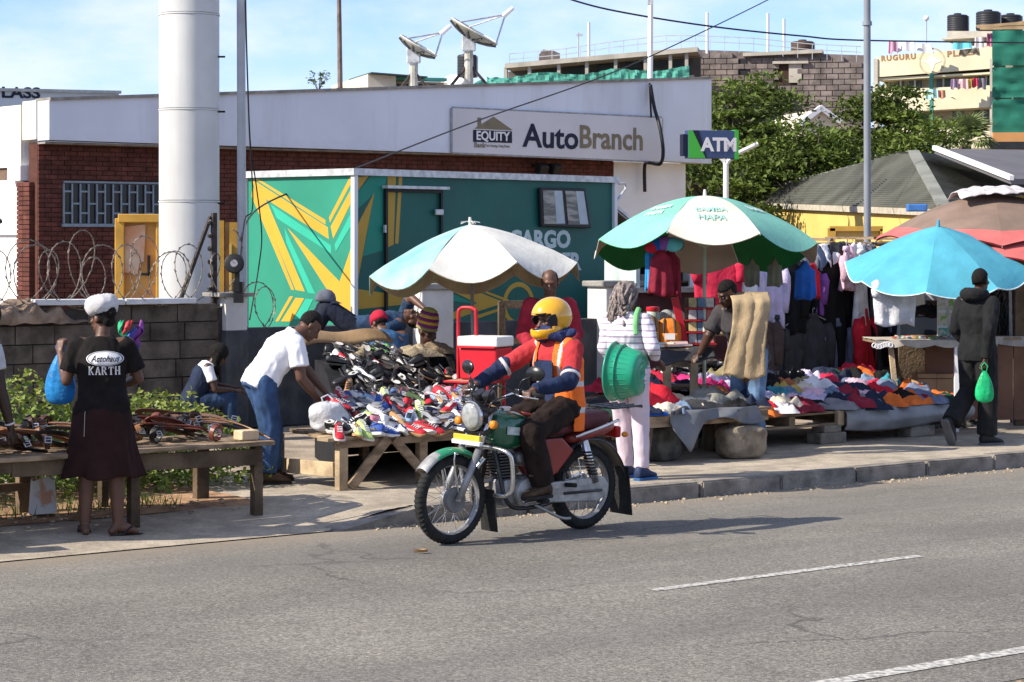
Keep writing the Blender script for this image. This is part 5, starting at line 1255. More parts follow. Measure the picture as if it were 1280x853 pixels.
mb = MB(); mb.ball(H+hu*.03-hf*.02, (.098, .11, .108), 16, rot); 
rng = random.Random(3)
for k in range(60):
    a = rng.uniform(.9, 5.3); p0 = H+hr*.085*math.sin(a)-hf*.02+hf*.08*math.cos(a)*.6+hu*.03; L_ = rng.uniform(.2, .34); mb.tube([p0, p0+V((0, -.02, -L_*.5))-hf*.03, p0+V((.02*rng.gauss(0, 1), -.02, -L_))], [.016, .014, .006], 5)
mb.build('hair', hair_m, t, smooth=True)
st = thing('stool', 'low dark wooden stool under the seated girl by the wall', 'stool', pos+V((-.07, -.02, 0)))
wood_d = pm('dark_wood', (.10, .065, .04), .85, .35, 5, .4, 30, stretch=(1, 1, 6))
MB().box((0, 0, .275), (.34, .30, .04)).build('seat', wood_d, st, bevel=.008)
for x in (-1, 1):
    for y in (-1, 1): MB().box((.13*x, .11*y, .128), (.04, .04, .256)).build('leg', wood_d, st)

# --- man in white tee bending over the shoes
pos = at_ground(337, 604)
t, j, hd_ = person('man in white tee and blue jeans bending over the shoe table', pos, 24, dict(
    pelvis=(0, -.08, .84), waist=(0, .0, .955), chest=(0, .11, 1.09), neck=(0, .225, 1.225), head=(-.0, .355, 1.29), hf=(.05, .75, -.75), hu=(0, .75, .65),
    rs=(.175, .17, 1.16), re=(.215, .20, .87), rw=(.12, .37, .70), rhd=(-.1, .6, -.9), rhp=(-.9, .2, -.2), rcurl=.8,
    ls=(-.165, .20, 1.18), le=(-.14, .36, .93), lw=(-.05, .50, .73), lhd=(.1, .5, -.9), lhp=(.9, .3, 0), lcurl=.8,
    rh=(.09, -.08, .82), rk=(.10, -.03, .45), ra=(.10, -.06, .09), rt=(.12, .10, .03), lh=(-.09, -.07, .82), lk=(-.10, .06, .45), la=(-.11, .04, .09), lt=(-.12, .2, .03)), 'm', skinm=skin_b, scale=1.0)
shirt(t, j, white_tee, 'short', hem=.08, inf=.03, sl=.66, wr=.008, sleeve_inf=.014, name='tee'); trousers(t, j, denim, inf=.022, wr=.009, flare=.012); shoe_pair(t, j, shoe_br, rubber)
mb = MB(); H, hr, hf, hu, rot = hd_

# --- man in crimson cardigan facing the road
pos = P(687, 300, 20.9); pos.z = .03
card = pm('crimson_cardigan', (.30, .018, .035), .9, .2, 10, .3, 120)
t, j, hd_ = person('man in crimson cardigan standing behind the motorcyclist, looking down', pos, -88, dict(head=(.0, .055, 1.585), hf=(.1, 1, -.34), neck=(0, .01, 1.43), chest=(0, -.01, 1.26), rw=(.17, .22, 1.0), lw=(-.17, .22, 1.0), re=(.235, -.02, 1.12), le=(-.235, -.02, 1.12), rhd=(-.3, .8, -.4), lhd=(.3, .8, -.4)), 'm', skinm=skin_b, scale=1.0, hair=False)
shirt(t, j, white_tee, 'none', inf=.016, name='undershirt', wr=.003); trousers(t, j, black_tee); shoe_pair(t, j, shoe_dk, rubber)
o = shirt(t, j, card, 'long', inf=.034, sleeve_inf=.012, name='cardigan', wr=.008)
bm = bmesh.new(); bm.from_mesh(o.data)      # open front, V neck
bmesh.ops.delete(bm, geom=[v for v in bm.verts if v.co.y > .02 and abs(v.co.x) < .012+max(0, (v.co.z-1.22))*.33 and v.co.z > .7], context='VERTS'); bm.to_mesh(o.data); bm.free()
o.modifiers.new('solid', 'SOLIDIFY').thickness = .006
H, hr, hf, hu, rot = hd_
mb = MB(); mb.ball(H+hu*.024-hf*.014, (.0755, .093, .0955), 18, rot); fs = [f for f in mb.f if all((V(mb.v[i])-H).dot(hf) < .02 and (V(mb.v[i])-H).dot(hu) < .085 and (V(mb.v[i])-H).dot(hu) > -.03 for i in f)]; mb.f = fs; mb.m = [0]*len(fs); mb.build('hair', hair_m, t, smooth=True, solid=.003)

# --- woman with braids carrying the green basin
pos = at_ground(784, 600)
stripe = pm('striped_top', (.66, .62, .68), .85, .06, 9)
def add_stripes(m, col, per, th, axis=2):
    n = m.node_tree.nodes; l = m.node_tree.links; b = n['Principled BSDF']; src = b.inputs['Base Color'].links[0].from_socket
    geo = n.new('ShaderNodeTexCoord'); sx = n.new('ShaderNodeSeparateXYZ'); l.new(geo.outputs['Object'], sx.inputs[0])
    mo = n.new('ShaderNodeMath'); mo.operation = 'PINGPONG'; mo.inputs[1].default_value = per/2; l.new(sx.outputs[axis], mo.inputs[0])
    lt = n.new('ShaderNodeMath'); lt.operation = 'LESS_THAN'; lt.inputs[1].default_value = th/2; l.new(mo.outputs[0], lt.inputs[0])
    mx = n.new('ShaderNodeMix'); mx.data_type = 'RGBA'; l.new(lt.outputs[0], mx.inputs['Factor']); l.new(src, mx.inputs[6]); mx.inputs[7].default_value = (*lin(col), 1); l.new(mx.outputs[2], b.inputs['Base Color'])
add_stripes(stripe, (.34, .27, .36), .052, .013)
t, j, hd_ = person('woman with thick grey brown braids in striped top and pink trousers, seen from behind', pos, 62, dict(
    pelvis=(-.0, 0, .90), head=(-.02, .03, 1.535), neck=(0, 0, 1.39), chest=(0, 0, 1.22), waist=(0, .01, 1.05), hf=(.35, 1, -.1), rs=(.155, 0, 1.35), re=(.26, -.06, 1.11), rw=(.20, .13, 1.02), rhd=(.4, .8, -.6), rhp=(-.5, -.2, -.8),
    ls=(-.155, 0, 1.35), le=(-.20, -.02, 1.10), lw=(-.17, .16, .95), rh=(.09, 0, .88), lh=(-.09, 0, .88), rk=(.10, .05, .48), ra=(.12, .03, .09), rt=(.14, .17, .03), lk=(-.09, .10, .48), la=(-.08, .16, .09), lt=(-.08, .30, .03)), 'f', skinm=skin_b, hair=False)
shirt(t, j, stripe, 'long', hem=.10, inf=.018, build='f', name='striped_top', sleeve_inf=.008, wr=.008); trousers(t, j, pm('pink_trousers', (.60, .50, .56), .85, .08, 8, .1, 90), build='f', inf=.008); shoe_pair(t, j, pm('navy_shoe', (.015, .03, .08), .6), pm('blue_sole', (.03, .12, .3), .6))
H, hr, hf, hu, rot = hd_
braid = pm('braid', (.16, .125, .11), .9, .55, 40, .8, 120, col2=(.36, .31, .29)); rng = random.Random(9)
mb = MB(); mb.ball(H+hu*.025-hf*.015, (.083, .10, .10), 16, rot); mb.f = [f for f in mb.f if all((V(mb.v[i])-H).dot(hf) < .05 or (V(mb.v[i])-H).dot(hu) > .06 for i in f)]; mb.m = [0]*len(mb.f); mb.build('hair_cap', braid, t, smooth=True)
for k in range(46):
    a = rng.uniform(-2.3, 2.3); st_ = H+hu*rng.uniform(.02, .115)+(hr*math.sin(a)-hf*math.cos(a))*.085; 
    e = H-hf*rng.uniform(.08, .125)+hr*rng.uniform(-.10, .10)-hu*rng.uniform(.07, .26)
    m_ = st_.lerp(e, .45)+(hr*math.sin(a)-hf*math.cos(a)).normalized()*.05
    pts = [st_, m_, e]; pp = []
    for i in range(13):
        u_ = i/12; pp.append(st_*(1-u_)**2+m_*2*u_*(1-u_)+e*u_*u_)
    mb = MB(); mb.tube(pp, [.0105*(1+.22*(i % 2)) for i in range(13)], 6); mb.build('braid', braid, t, smooth=True)
sm3 = MB(); sm3.tube([j['rs']+V((-.04, -.02, .075)), j['rs']+V((-.035, -.075, .03)), j['rs']+V((-.03, -.105, -.06)), j['rs']+V((-.02, -.115, -.13))], .024, 8); sm3.build('green_strap', pm('green_strap', (.16, .42, .17), .8), t)
# the basin under her right arm
bas = thing('basin', 'big green plastic basin carried under the arm of the woman with braids', 'basin', P(786, 466, 19.2)); s = 19.2/F
bm_ = pm('green_plastic', (.012, .27, .155), .32, .10, 4, spec=.5); ax = V((.88, -.42, -.06)).normalized(); q = ax.to_track_quat('Z', 'Y').to_matrix().to_4x4()
ro = .232; rb = .168; hb = .255
prof = [(ro+.018, -.135), (ro+.022, -.128), (ro+.018, -.118), (ro, -.12), (ro-.008, -.07), (rb+.022, .06), (rb+.016, .09), (rb+.002, .112), (rb-.02, .12), (.115, .12), (.11, .124), (.10, .12), (.06, .12), (.055, .124), (.05, .12), (.004, .12)]
inner = [(.004, .112), (rb-.022, .112), (rb-.006, .10), (rb+.012, .06), (ro-.012, -.11), (ro+.008, -.128), (ro+.018, -.135)]
MB().lathe(prof+inner, 56, q).build('basin_shell', bm_, bas, smooth=True)
mb = MB()
for k in range(28):
    a = 2*math.pi*k/28; mb.tube([q@V(((ro-.004)*math.cos(a), (ro-.004)*math.sin(a), -.08)), q@V(((rb+.021)*math.cos(a), (rb+.021)*math.sin(a), .055))], .0045, 5)
mb.build('rib', bm_, bas, kind='stuff')
mb = MB(); mb.lathe([(ro-.001, -.052), (ro+.006, -.046), (ro-.004, -.040)], 48, q); mb.build('band', bm_, bas, smooth=True)

# --- man in dark tee with khaki trousers over his shoulder
pos = at_ground(936, 566)
dk_tee = pm('charcoal_tee', (.045, .042, .045), .85, .2, 9, .2, 90)
t, j, hd_ = person('man in charcoal tee looking down at the clothes, khaki trousers over his shoulder', pos, 228, dict(
    pelvis=(0, -.02, .92), waist=(0, .04, 1.05), chest=(.0, .14, 1.20), neck=(-.0, .24, 1.36), head=(.0, .335, 1.475), hf=(.25, .85, -.55), hu=(0, .5, .85),
    rs=(.18, .19, 1.31), re=(.26, .28, 1.06), rw=(.18, .50, .93), rhd=(-.1, .9, -.3), rhp=(-.3, 0, -1), ls=(-.18, .17, 1.31), le=(-.25, .13, 1.04), lw=(-.22, .26, .80), lhd=(0, .5, -1)), 'm', skinm=skin_a, scale=1.02)
shirt(t, j, dk_tee, 'short', sl=.75, inf=.03, name='tee', sleeve_inf=.012); trousers(t, j, pm('washed_jeans', (.12, .2, .33), .85, .35, 7, .3, 120)); shoe_pair(t, j, shoe_br, rubber)
kh = thing('khaki_trousers', 'khaki trousers draped over the shoulder of the man in charcoal tee', 'trousers', pos)
khm = pm('khaki', (.36, .27, .16), .9, .12, 7, .3, 60)
Rz = Matrix.Rotation(R(228-90), 3, 'Z')
base = pos+Rz@(j['ls']*1.02)
def khf(a, b):
    px = 903+36*b+ (52-10*b)*a if 0 else 0
    return V((0, 0, 0))
# hung in the picture plane in front of his left shoulder: path from behind the neck over the shoulder and down
topc = P(930, 371, 21.42)
mb = MB()
def leg_panel(xo, w, L_, ph, dz=0):
    def f(a, b):
        x = xo+(a-.5)*w*(1+.10*b)-.055*b*b+ .02*math.sin(b*5+ph); z = -L_*b+.02*math.sin(a*6+ph)*b
        y = -.016*math.sin(math.pi*a)-.010*math.sin(a*9+b*4+ph)-.05*b*(1-b)*2+.012*noise.noise(V((a*2+ph, b*4, ph)))+.008*noise.noise(V((a*9, b*16, ph))) - .06*smooth(0, .1, b)+.16*(1-smooth(0, .12, b))
        return topc+V((x, y, z+.045-.10*(max(0, .1-b)))) - kh.location
    return f
MB().grid(leg_panel(-.02, .21, .78, 0), 14, 30).build('trouser_leg', khm, kh, smooth=True, solid=.012)
MB().grid(leg_panel(.12, .21, .79, 1.7), 14, 30).build('trouser_leg', khm, kh, smooth=True, solid=.012)

# --- man in black hoodie walking away
pos = at_ground(1222, 556)
hood_m = pm('black_hoodie', (.010, .011, .012), .9, .25, 10, .3, 100)
t, j, hd_ = person('man in black hoodie and black trousers walking away, one heel raised', pos, 45, dict(
    head=(.015, .03, 1.60), hf=(-.15, 1, 0), rw=(.17, -.12, .85), re=(.22, -.13, 1.12), rhd=(-.0, .1, -1), rcurl=1.2, lw=(-.17, .16, .90), le=(-.24, -.02, 1.12), lhd=(.5, .6, -.5),
    rh=(.09, 0, .92), rk=(.10, .04, .50), ra=(.09, .02, .09), rt=(.13, .16, .03), lh=(-.09, 0, .92), lk=(-.11, .02, .52), la=(-.12, -.28, .22), lt=(-.12, -.22, .06)), 'm', skinm=skin_a, scale=1.0)
j['lfd'] = V((.05, .42, -.9)); j['lfu'] = V((0, .9, .42))
shirt(t, j, hood_m, 'long', hem=.13, inf=.024, sleeve_inf=.009, name='hoodie', wr=.008); trousers(t, j, pm('black_trousers', (.012, .012, .013), .85, .3, 9), inf=.028, flare=.02); shoe_pair(t, j, shoe_dk, pm('grey_sole', (.12, .12, .12), .8))
mb = MB(); nk = j['neck']
rs = []
for k in range(17):
    a = 2*math.pi*k/16; d_ = V((math.cos(a), math.sin(a), 0)); back = .5-.5*math.sin(a); c_ = nk+d_*(.085+.025*back)+V((0, -.02, .03+.0*back)); r_ = .034+.025*back
    rs.append([c_+d_*r_*math.cos(b_)+V((0, 0, 1))*r_*1.1*math.sin(b_) for b_ in [2*math.pi*q/10 for q in range(10)]])
mb.rings(rs, cap=False); cloth('hood', mb, hood_m, t, wr=.006)
hw = pos+Matrix.Rotation(R(45-90), 3, 'Z')@(j['rw']+V((-.0, .0, -.09)))
plastic_bag('small bright green plastic bag in the hand of the man in black hoodie', hw+V((-.02, -.05, -.03)), .30, .19, pm('green_bag', (.02, .50, .19), .35, .2, 12, .4, 30, trans=.25), 5)

# --- people resting behind the shoes
pos = P(458, 300, 24.75); wt = .93
t, j, hd_ = person('man lying on the low wall with knees up and an arm over his head', V((pos.x, pos.y, wt)), 90, dict(
    pelvis=(-.08, .0, .12), waist=(.06, 0, .14), chest=(.24, 0, .17), neck=(.40, 0, .20), head=(.50, -.02, .235), hf=(.25, -.6, .75), hu=(.95, .0, -.2),
    rs=(.35, -.13, .18), re=(.18, -.24, .12), rw=(.28, -.30, .05), rhd=(1, -.2, 0), rhp=(0, 0, -1), ls=(.37, .15, .21), le=(.47, .06, .46), lw=(.62, -.10, .34), lhd=(.5, -.3, -.5), lhp=(-.5, .2, -.6),
    rh=(-.10, -.08, .12), rk=(-.42, -.10, .34), ra=(-.55, -.10, .06), rt=(-.68, -.11, .0), lh=(-.10, .08, .12), lk=(-.44, .06, .38), la=(-.62, .08, .08), lt=(-.74, .08, .02)), 'm', skinm=skin_b, scale=1)
shirt(t, j, pm('navy_jacket', (.022, .05, .10), .85, .3, 8, .3, 90), 'short', sl=.8, inf=.03); trousers(t, j, pm('navy_trousers', (.012, .016, .03), .85, .3, 9)); shoe_pair(t, j, shoe_dk, rubber)
cp = thing('baseball_cap', 'grey baseball cap resting on the knee of the man lying down', 'cap', V((pos.x-.43, pos.y-.06, wt+.415)), 0)
cap_g = pm('grey_cap', (.10, .11, .14), .85, .2, 12); 
MB().lathe([(.10, 0), (.102, .03), (.092, .075), (.06, .115), (.02, .13), (.005, .131)], 20, squash=(1.1, 1)).build('crown', cap_g, cp, smooth=True)
MB().grid(lambda a, b: V(((.10+.07*b*math.sin(math.pi*a))*math.cos((a-.5)*1.9), (.095)*math.sin((a-.5)*1.9)*(1+.1*b), .01-.03*b)), 12, 4).build('brim', cap_g, cp, smooth=True, solid=.006)
pos2 = P(486, 300, 24.4); pos2.z = 0
t, j, hd_ = person('man in red cap and denim shirt slumped forward behind the black shoes', pos2, 110, dict(
    pelvis=(0, -.05, .62), waist=(0, .0, .75), chest=(0, .06, .90), neck=(-.02, .12, 1.02), head=(-.05, .20, 1.11), hf=(-.4, .8, -.5), hu=(0, .45, .85),
    rs=(.17, .08, .98), ls=(-.17, .08, .98), re=(.22, .22, .76), le=(-.22, .2, .74), rw=(.10, .4, .74), lw=(-.1, .4, .74), rhd=(-.5, .6, 0), lhd=(.5, .6, 0),
    rh=(.09, -.03, .60), lh=(-.09, -.03, .60), rk=(.12, .38, .62), lk=(-.12, .38, .62), ra=(.12, .4, .2), la=(-.12, .4, .2), rt=(.12, .55, .14), lt=(-.12, .55, .14)), 'm', skinm=skin_b)
shirt(t, j, pm('blue_denim_shirt', (.03, .09, .19), .85, .35, 8, .3, 90), 'short', inf=.03); trousers(t, j, black_tee)
H, hr, hf, hu, rot = hd_; redc = pm('red_cap', (.42, .015, .04), .85, .15, 14, .3, 160)
mb = MB(); mb.lathe([(.092, -.01), (.098, .03), (.09, .075), (.06, .112), (.02, .125), (.004, .126)], 22, Matrix.Translation(H+hu*.02-hf*.012)@rot.to_4x4(), squash=(.92, 1.08)); mb.build('cap', redc, t, smooth=True)
mb = MB(); mb.grid(lambda a, b: H+hu*(.018-.015*b)+hf*((.085+.065*b*math.sin(math.pi*a))*math.cos((a-.5)*1.9))+hr*.085*math.sin((a-.5)*1.9), 12, 4); mb.build('cap_brim', redc, t, smooth=True, solid=.005)
pos3 = P(531, 300, 22.1); pos3.z = .08
t, j, hd_ = person('man in striped knitted beanie and black jacket sitting behind the shoe pile', pos3, -70, dict(
    pelvis=(0, -.08, .44), waist=(0, -.02, .57), chest=(0, .02, .74), neck=(0, .04, .91), head=(.0, .08, 1.05), hf=(-.55, .85, -.25), rs=(.18, .04, .86), ls=(-.18, .04, .86), re=(.26, .12, .62), le=(-.26, .12, .62),
    rw=(.26, .36, .66), lw=(-.14, .36, .6), rhd=(.1, .9, .2), lhd=(.3, .9, 0), rh=(.09, -.05, .42), lh=(-.09, -.05, .42), rk=(.16, .36, .46), lk=(-.16, .36, .46), ra=(.16, .4, .1), la=(-.16, .4, .1), rt=(.16, .54, .03), lt=(-.16, .54, .03)), 'm', skinm=skin_a, hair=False)
shirt(t, j, pm('black_jacket', (.014, .014, .016), .85, .3, 8, .3, 60), 'long', inf=.035, sleeve_inf=.015, name='jacket'); trousers(t, j, black_tee)
H, hr, hf, hu, rot = hd_; bands = [('band_olive', (.30, .26, .10)), ('band_purple', (.22, .04, .17)), ('band_yellow', (.60, .36, .05)), ('band_plum', (.20, .03, .13)), ('band_gold', (.62, .40, .08)), ('band_purple2', (.22, .04, .17)), ('band_lime', (.42, .40, .10))]
for k, (nm, c_) in enumerate(bands):
    z0, z1 = -.02+.030*k, .012+.030*k; rad = lambda z: .098*math.sqrt(max(.04, 1-max(0, (z-.06)/.145)**2))
    mb = MB(); mb.lathe([(rad(z0)-.004, z0), (rad(z0)+.005, z0+.006), (rad((z0+z1)/2)+.007, (z0+z1)/2), (rad(z1)+.004, z1-.006), (rad(z1)-.006, z1)], 24, Matrix.Translation(H+hu*.035-hf*.015)@rot.to_4x4(), squash=(.92, 1.06)); mb.build('beanie_band', pm(nm, c_, .95, .15, 60, .6, 200), t, smooth=True)
# ---------------------------------------------------------------- motorcycle and rider
fr, rr_ = at_ground(562, 680, -.12), at_ground(728, 661, -.12)
d_ = fr-rr_; BH = math.atan2(d_.y, d_.x); WB = d_.length; mid = (fr+rr_)/2
print('wheelbase', WB)
bike = thing('motorcycle', 'green and red commuter motorcycle with chrome crash bar riding along the road', 'motorcycle', mid, BH)
bike.rotation_euler = (R(-1.5), 0, BH)
tyre_m = pm('tyre', (.022, .022, .021), .85, .25, 30, .3, 120); chrome = pm('chrome', (.62, .62, .62), .22, .1, 8, metal=.9); steel = pm('steel_grey', (.30, .30, .30), .45, .2, 14, metal=.5)
blackp = pm('black_paint', (.012, .012, .013), .3, .2, 10, spec=.5); gtank = pm('tank_green', (.010, .10, .05), .22, .12, 4, spec=.6, coat=.5); rtank = pm('side_red', (.22, .022, .016), .35, .15, 4, spec=.5); gfend = pm('fender_green', (.015, .22, .10), .3, .12, 5, spec=.5)
maroon = pm('maroon_seat', (.085, .018, .022), .55, .25, 9, .2, 60); chain_m = pm('dusty_silver', (.36, .36, .35), .5, .3, 12, metal=.4)
Mw = Matrix.Rotation(R(90), 4, 'X')
fx, rx = WB/2, -WB/2; wr = .312; wz = .312
def wheel(x, name, tw, rad, steer=0.):
    M = Matrix.Translation((x, 0, rad))@Matrix.Rotation(steer, 4, 'Z')@Mw
    w = MB(); prof = []
    for k in range(17):
        a = -2.1+4.2*k/16; prof.append((rad-tw*.55+tw*.55*math.cos(a), tw*.5*math.sin(a)))
    rs_ = [[M@V((r_*math.cos(a_), r_*math.sin(a_), z_)) for a_ in [2*math.pi*q_/64 for q_ in range(64)]] for r_, z_ in prof]; w.rings(rs_+[rs_[0]], cap=False) 
    e = bpy.data.objects.new('wheel', None); COL.objects.link(e); e.parent = bike
    w.build('tyre', tyre_m, e, smooth=True)
    tr2 = MB()
    for k in range(56):
        a = 2*math.pi*k/56
        for sgn in (-1, 1):
            p = []
            for f, dz in ((.05, 0), (.55, .02), (.95, .055)):
                aa = f*1.15*sgn; p.append(M@V(((rad-tw*.55+tw*.56*math.cos(aa))*math.cos(a+dz), (rad-tw*.55+tw*.56*math.cos(aa))*math.sin(a+dz), tw*.51*math.sin(aa))))
            tr2.tube(p, .0048, 4)
    tr2.build('tread', tyre_m, e, kind='stuff')
    rs_ = [[M@V((r_*math.cos(a_), r_*math.sin(a_), z_)) for a_ in [2*math.pi*q_/56 for q_ in range(56)]] for r_, z_ in [(rad-tw*.62, -.026), (rad-tw*.80, -.030), (rad-tw*.98, -.014), (rad-tw*.98, .014), (rad-tw*.80, .030), (rad-tw*.62, .026)]]; MB().rings(rs_+[rs_[0]], cap=False).build('rim', steel, e, auto=True)
    MB().lathe([(.02, -.06), (.055, -.055), (.062, -.03), (.062, .03), (.055, .055), (.02, .06)], 24, M).build('hub', steel, e, auto=True)
    if x > 0: MB().lathe([(.01, -.068), (.085, -.066), (.092, -.05), (.085, -.02), (.01, -.02)], 28, M).build('brake_drum', pm('drum_grey', (.16, .16, .16), .5, .2, 12, metal=.4), e, auto=True)
    sp_ = MB()
    for k in range(36):
        a = 2*math.pi*k/36; b = a+(.42 if k % 2 else -.42); s_ = .03 if (k//2) % 2 else -.03
        sp_.cone(M@V((.06*math.cos(a), .06*math.sin(a), s_)), M@V(((rad-tw*.9)*math.cos(b), (rad-tw*.9)*math.sin(b), s_*.2)), .0019, n=4)
    sp_.build('spoke', chrome, e, kind='stuff')
wheel(fx, 'wheel', .082, wr); wheel(rx, 'wheel', .092, wr)
def tb(name, pts, r, mat, n=8, parent=None, sub=True, **k):
    pts = [V(p) for p in pts]
    if sub and len(pts) > 2:
        out = []
        for i in range(len(pts)-1):
            p0, p1, p2, p3 = pts[max(i-1, 0)], pts[i], pts[i+1], pts[min(i+2, len(pts)-1)]
            for q in range(6):
                t_ = q/6; out.append(.5*((2*p1)+(p2-p0)*t_+(2*p0-5*p1+4*p2-p3)*t_*t_+(3*p1-p0-3*p2+p3)*t_**3))
        pts = out+[pts[-1]]
    return MB().tube(pts, r, n).build(name, mat, parent or bike, smooth=True, **k)
hx, hz = fx-.42, .93   # steering head top
for y in (-.085, .085):
    tb('fork_leg', [(fx-.005, y, wz), (fx-.185, y, .66)], .026, steel, sub=False); tb('fork_tube', [(fx-.175, y, .64), (fx-.30, y, .93)], .019, chrome, sub=False)
MB().box((fx-.235, 0, .775), (.07, .22, .035), Matrix.Rotation(.42, 3, 'Y')).build('fork_yoke', blackp, bike, bevel=.008); MB().box((fx-.297, 0, .925), (.07, .22, .03), Matrix.Rotation(.42, 3, 'Y')).build('fork_yoke', blackp, bike, bevel=.008)
tb('axle', [(fx, -.11, wz), (fx, .11, wz)], .012, steel, sub=False); tb('axle', [(rx, -.16, wz), (rx, .16, wz)], .012, steel, sub=False)
# fenders
def fender(cx_, cz_, r0, a0, a1, w, name, mat, drop=0):
    mb = MB()
    def f(a, b):
        an = a0+(a1-a0)*a; y = (b-.5)*2; rr2 = r0+.015*(1-y*y)+.0*a; return V((cx_+rr2*math.cos(an), w*y*(1-.35*max(0, a-.8)/.2*0), cz_+rr2*math.sin(an)-.02*abs(y)**3))
    return mb.grid(f, 26, 8).build(name, mat, bike, smooth=True, solid=.006)
fender(fx, wz, .345, R(62), R(128), .066, 'front_fender', gfend)
fender(fx, wz, .347, R(40), R(68), .062, 'fender_tip', chain_m)
for y in (-.07, .07): tb('fender_stay', [(fx-.02, y, wz+.03), (fx+.03, y, wz+.25), (fx+.02, y, wz+.335)], .007, chrome)
MB().grid(lambda a, b: V((fx-.33-.04*b+.0*a, (a-.5)*.17, .36-.30*b)), 6, 6).build('front_mud_flap', rubber, bike, solid=.008)
fender(rx, wz, .367, R(20), R(172), .085, 'rear_fender', blackp)
MB().grid(lambda a, b: V((rx-.36-.035*b, (a-.5)*.21*(1+.12*b), .44-.36*b)), 6, 6).build('rear_mud_flap', rubber, bike, solid=.008)
# frame
for y in (-.13, .13): tb('frame_tube', [(fx-.32, 0, .84), (fx-.37, y*.5, .55), (fx-.40, y, .30), (.10, y, .22), (-.25, y, .26), (-.32, y, .45)], .016, blackp)
tb('frame_spine', [(fx-.31, 0, .86), (.1, 0, .74), (-.3, 0, .70), (rx-.08, 0, .73)], .024, blackp)
for y in (-.115, .115):
    tb('swing_arm', [(-.22, y, .31), (rx, y, wz)], .02, blackp, sub=False); tb('shock', [(rx+.02, y+.03*(1 if y > 0 else -1), wz+.05), (rx+.14, y+.03*(1 if y > 0 else -1), .67)], .032, chrome, sub=False, n=10)
    sp_ = MB(); 
    for k in range(8): 
        f = .2+.6*k/8; sp_.lathe([(.034, -.008), (.043, 0), (.034, .008)], 12, Matrix.Translation(V((rx+.02, y+.03*(1 if y > 0 else -1), wz+.05)).lerp(V((rx+.14, y+.03*(1 if y > 0 else -1), .67)), f)))
    sp_.build('shock_spring', blackp, bike, smooth=True)
# tank, seat, side panels
mb = MB(); rs = []
for x, w, zb, zt in ((-.10, .06, .70, .80), (-.06, .10, .665, .845), (.02, .125, .64, .885), (.12, .145, .625, .915), (.22, .15, .625, .92), (.29, .12, .66, .905), (.335, .05, .73, .86)):
    rs.append([V((x, w*math.copysign(abs(math.cos(a))**.75, math.cos(a)), (zb+zt)/2+(zt-zb)/2*math.copysign(abs(math.sin(a))**.8, math.sin(a)))) for a in [2*math.pi*k/24 for k in range(24)]])
mb.rings(rs); tank_o = mb.build('fuel_tank', gtank, bike, smooth=True); s_ = tank_o.modifiers.new('sub', 'SUBSURF'); s_.levels = s_.render_levels = 1
MB().lathe([(.045, 0), (.045, .018), (.03, .026), (.004, .027)], 18, Matrix.Translation((.14, 0, .91))).build('fuel_cap', chrome, tank_o, auto=True)
for sgn in (1, -1):
    mb = MB(); mb.grid(lambda a, b, sgn=sgn: V((.06+.19*a, sgn*(.151+.002*math.sin(a*3.1)), .735+.055*b+.02*a)), 6, 3).build('tank_badge', pm('badge_silver', (.45, .5, .48), .4, .3, 25), tank_o, solid=.004)
    mb = MB(); mb.grid(lambda a, b, sgn=sgn: V((-.10+.19*a, sgn*(.075+.066*a-.03*b*b), .85+.035*a+.02*b)), 8, 3).build('tank_flash', rtank, tank_o, solid=.004, smooth=True)
def prof_body(name, secs, mat, parent=bike, pw=.8, n=20, sub=True):
    mb = MB(); rs = []
    for x, w, zb, zt in secs: rs.append([V((x, w*math.copysign(abs(math.cos(a))**pw, math.cos(a)), (zb+zt)/2+(zt-zb)/2*math.copysign(abs(math.sin(a))**pw, math.sin(a)))) for a in [2*math.pi*k/n for k in range(n)]])
    o = mb.rings(rs).build(name, mat, parent, smooth=True)
    if sub: s_ = o.modifiers.new('sub', 'SUBSURF'); s_.levels = s_.render_levels = 1
    return o
seat = prof_body('seat', [(-.02, .07, .72, .79), (-.08, .115, .71, .80), (-.2, .125, .70, .795), (-.34, .13, .71, .81), (-.44, .135, .72, .86), (-.66, .135, .74, .875), (-.78, .12, .76, .875), (-.84, .08, .79, .86)], maroon, pw=.6)
for sgn in (1, -1):
    pts = [(-.02, .70), (-.30, .70), (-.42, .60), (-.26, .45), (-.16, .40), (-.10, .47)]
    mb = MB(); mb.prism(pts, sgn*.10, sgn*.135, Matrix(((1, 0, 0, 0), (0, 0, 1, 0), (0, 1, 0, 0), (0, 0, 0, 1)))); mb.build('side_panel', rtank, bike, bevel=.016, fix=True)
    tb('grab_rail', [(-.42, sgn*.14, .70), (-.62, sgn*.165, .75), (-.84, sgn*.15, .80)], .012, chrome)
prof_body('tail_piece', [(-.40, .10, .62, .72), (-.62, .105, .66, .745), (-.84, .085, .70, .77), (-.92, .05, .72, .77)], rtank, pw=.6)
MB().box((-.93, 0, .70), (.06, .13, .085)).build('tail_lamp', pm('lamp_red', (.35, .01, .01), .2, .1, 9), bike, bevel=.015)
for y in (-.14, .14): MB().ball((-.92, y, .69), (.03, .022, .022), 12).build('rear_indicator', pm('amber', (.65, .22, .02), .25, .1, 9), bike, smooth=True)
ra_ = MB()
for y in (-.13, -.045, .045, .13): ra_.tube([(-.80, y, .885), (-1.10, y, .895)], .008, 6)
for x in (-.82, -.96, -1.10): ra_.tube([(x, -.135, .885), (x, .135, .885)], .008, 6)
ra_.build('rear_rack', blackp, bike)
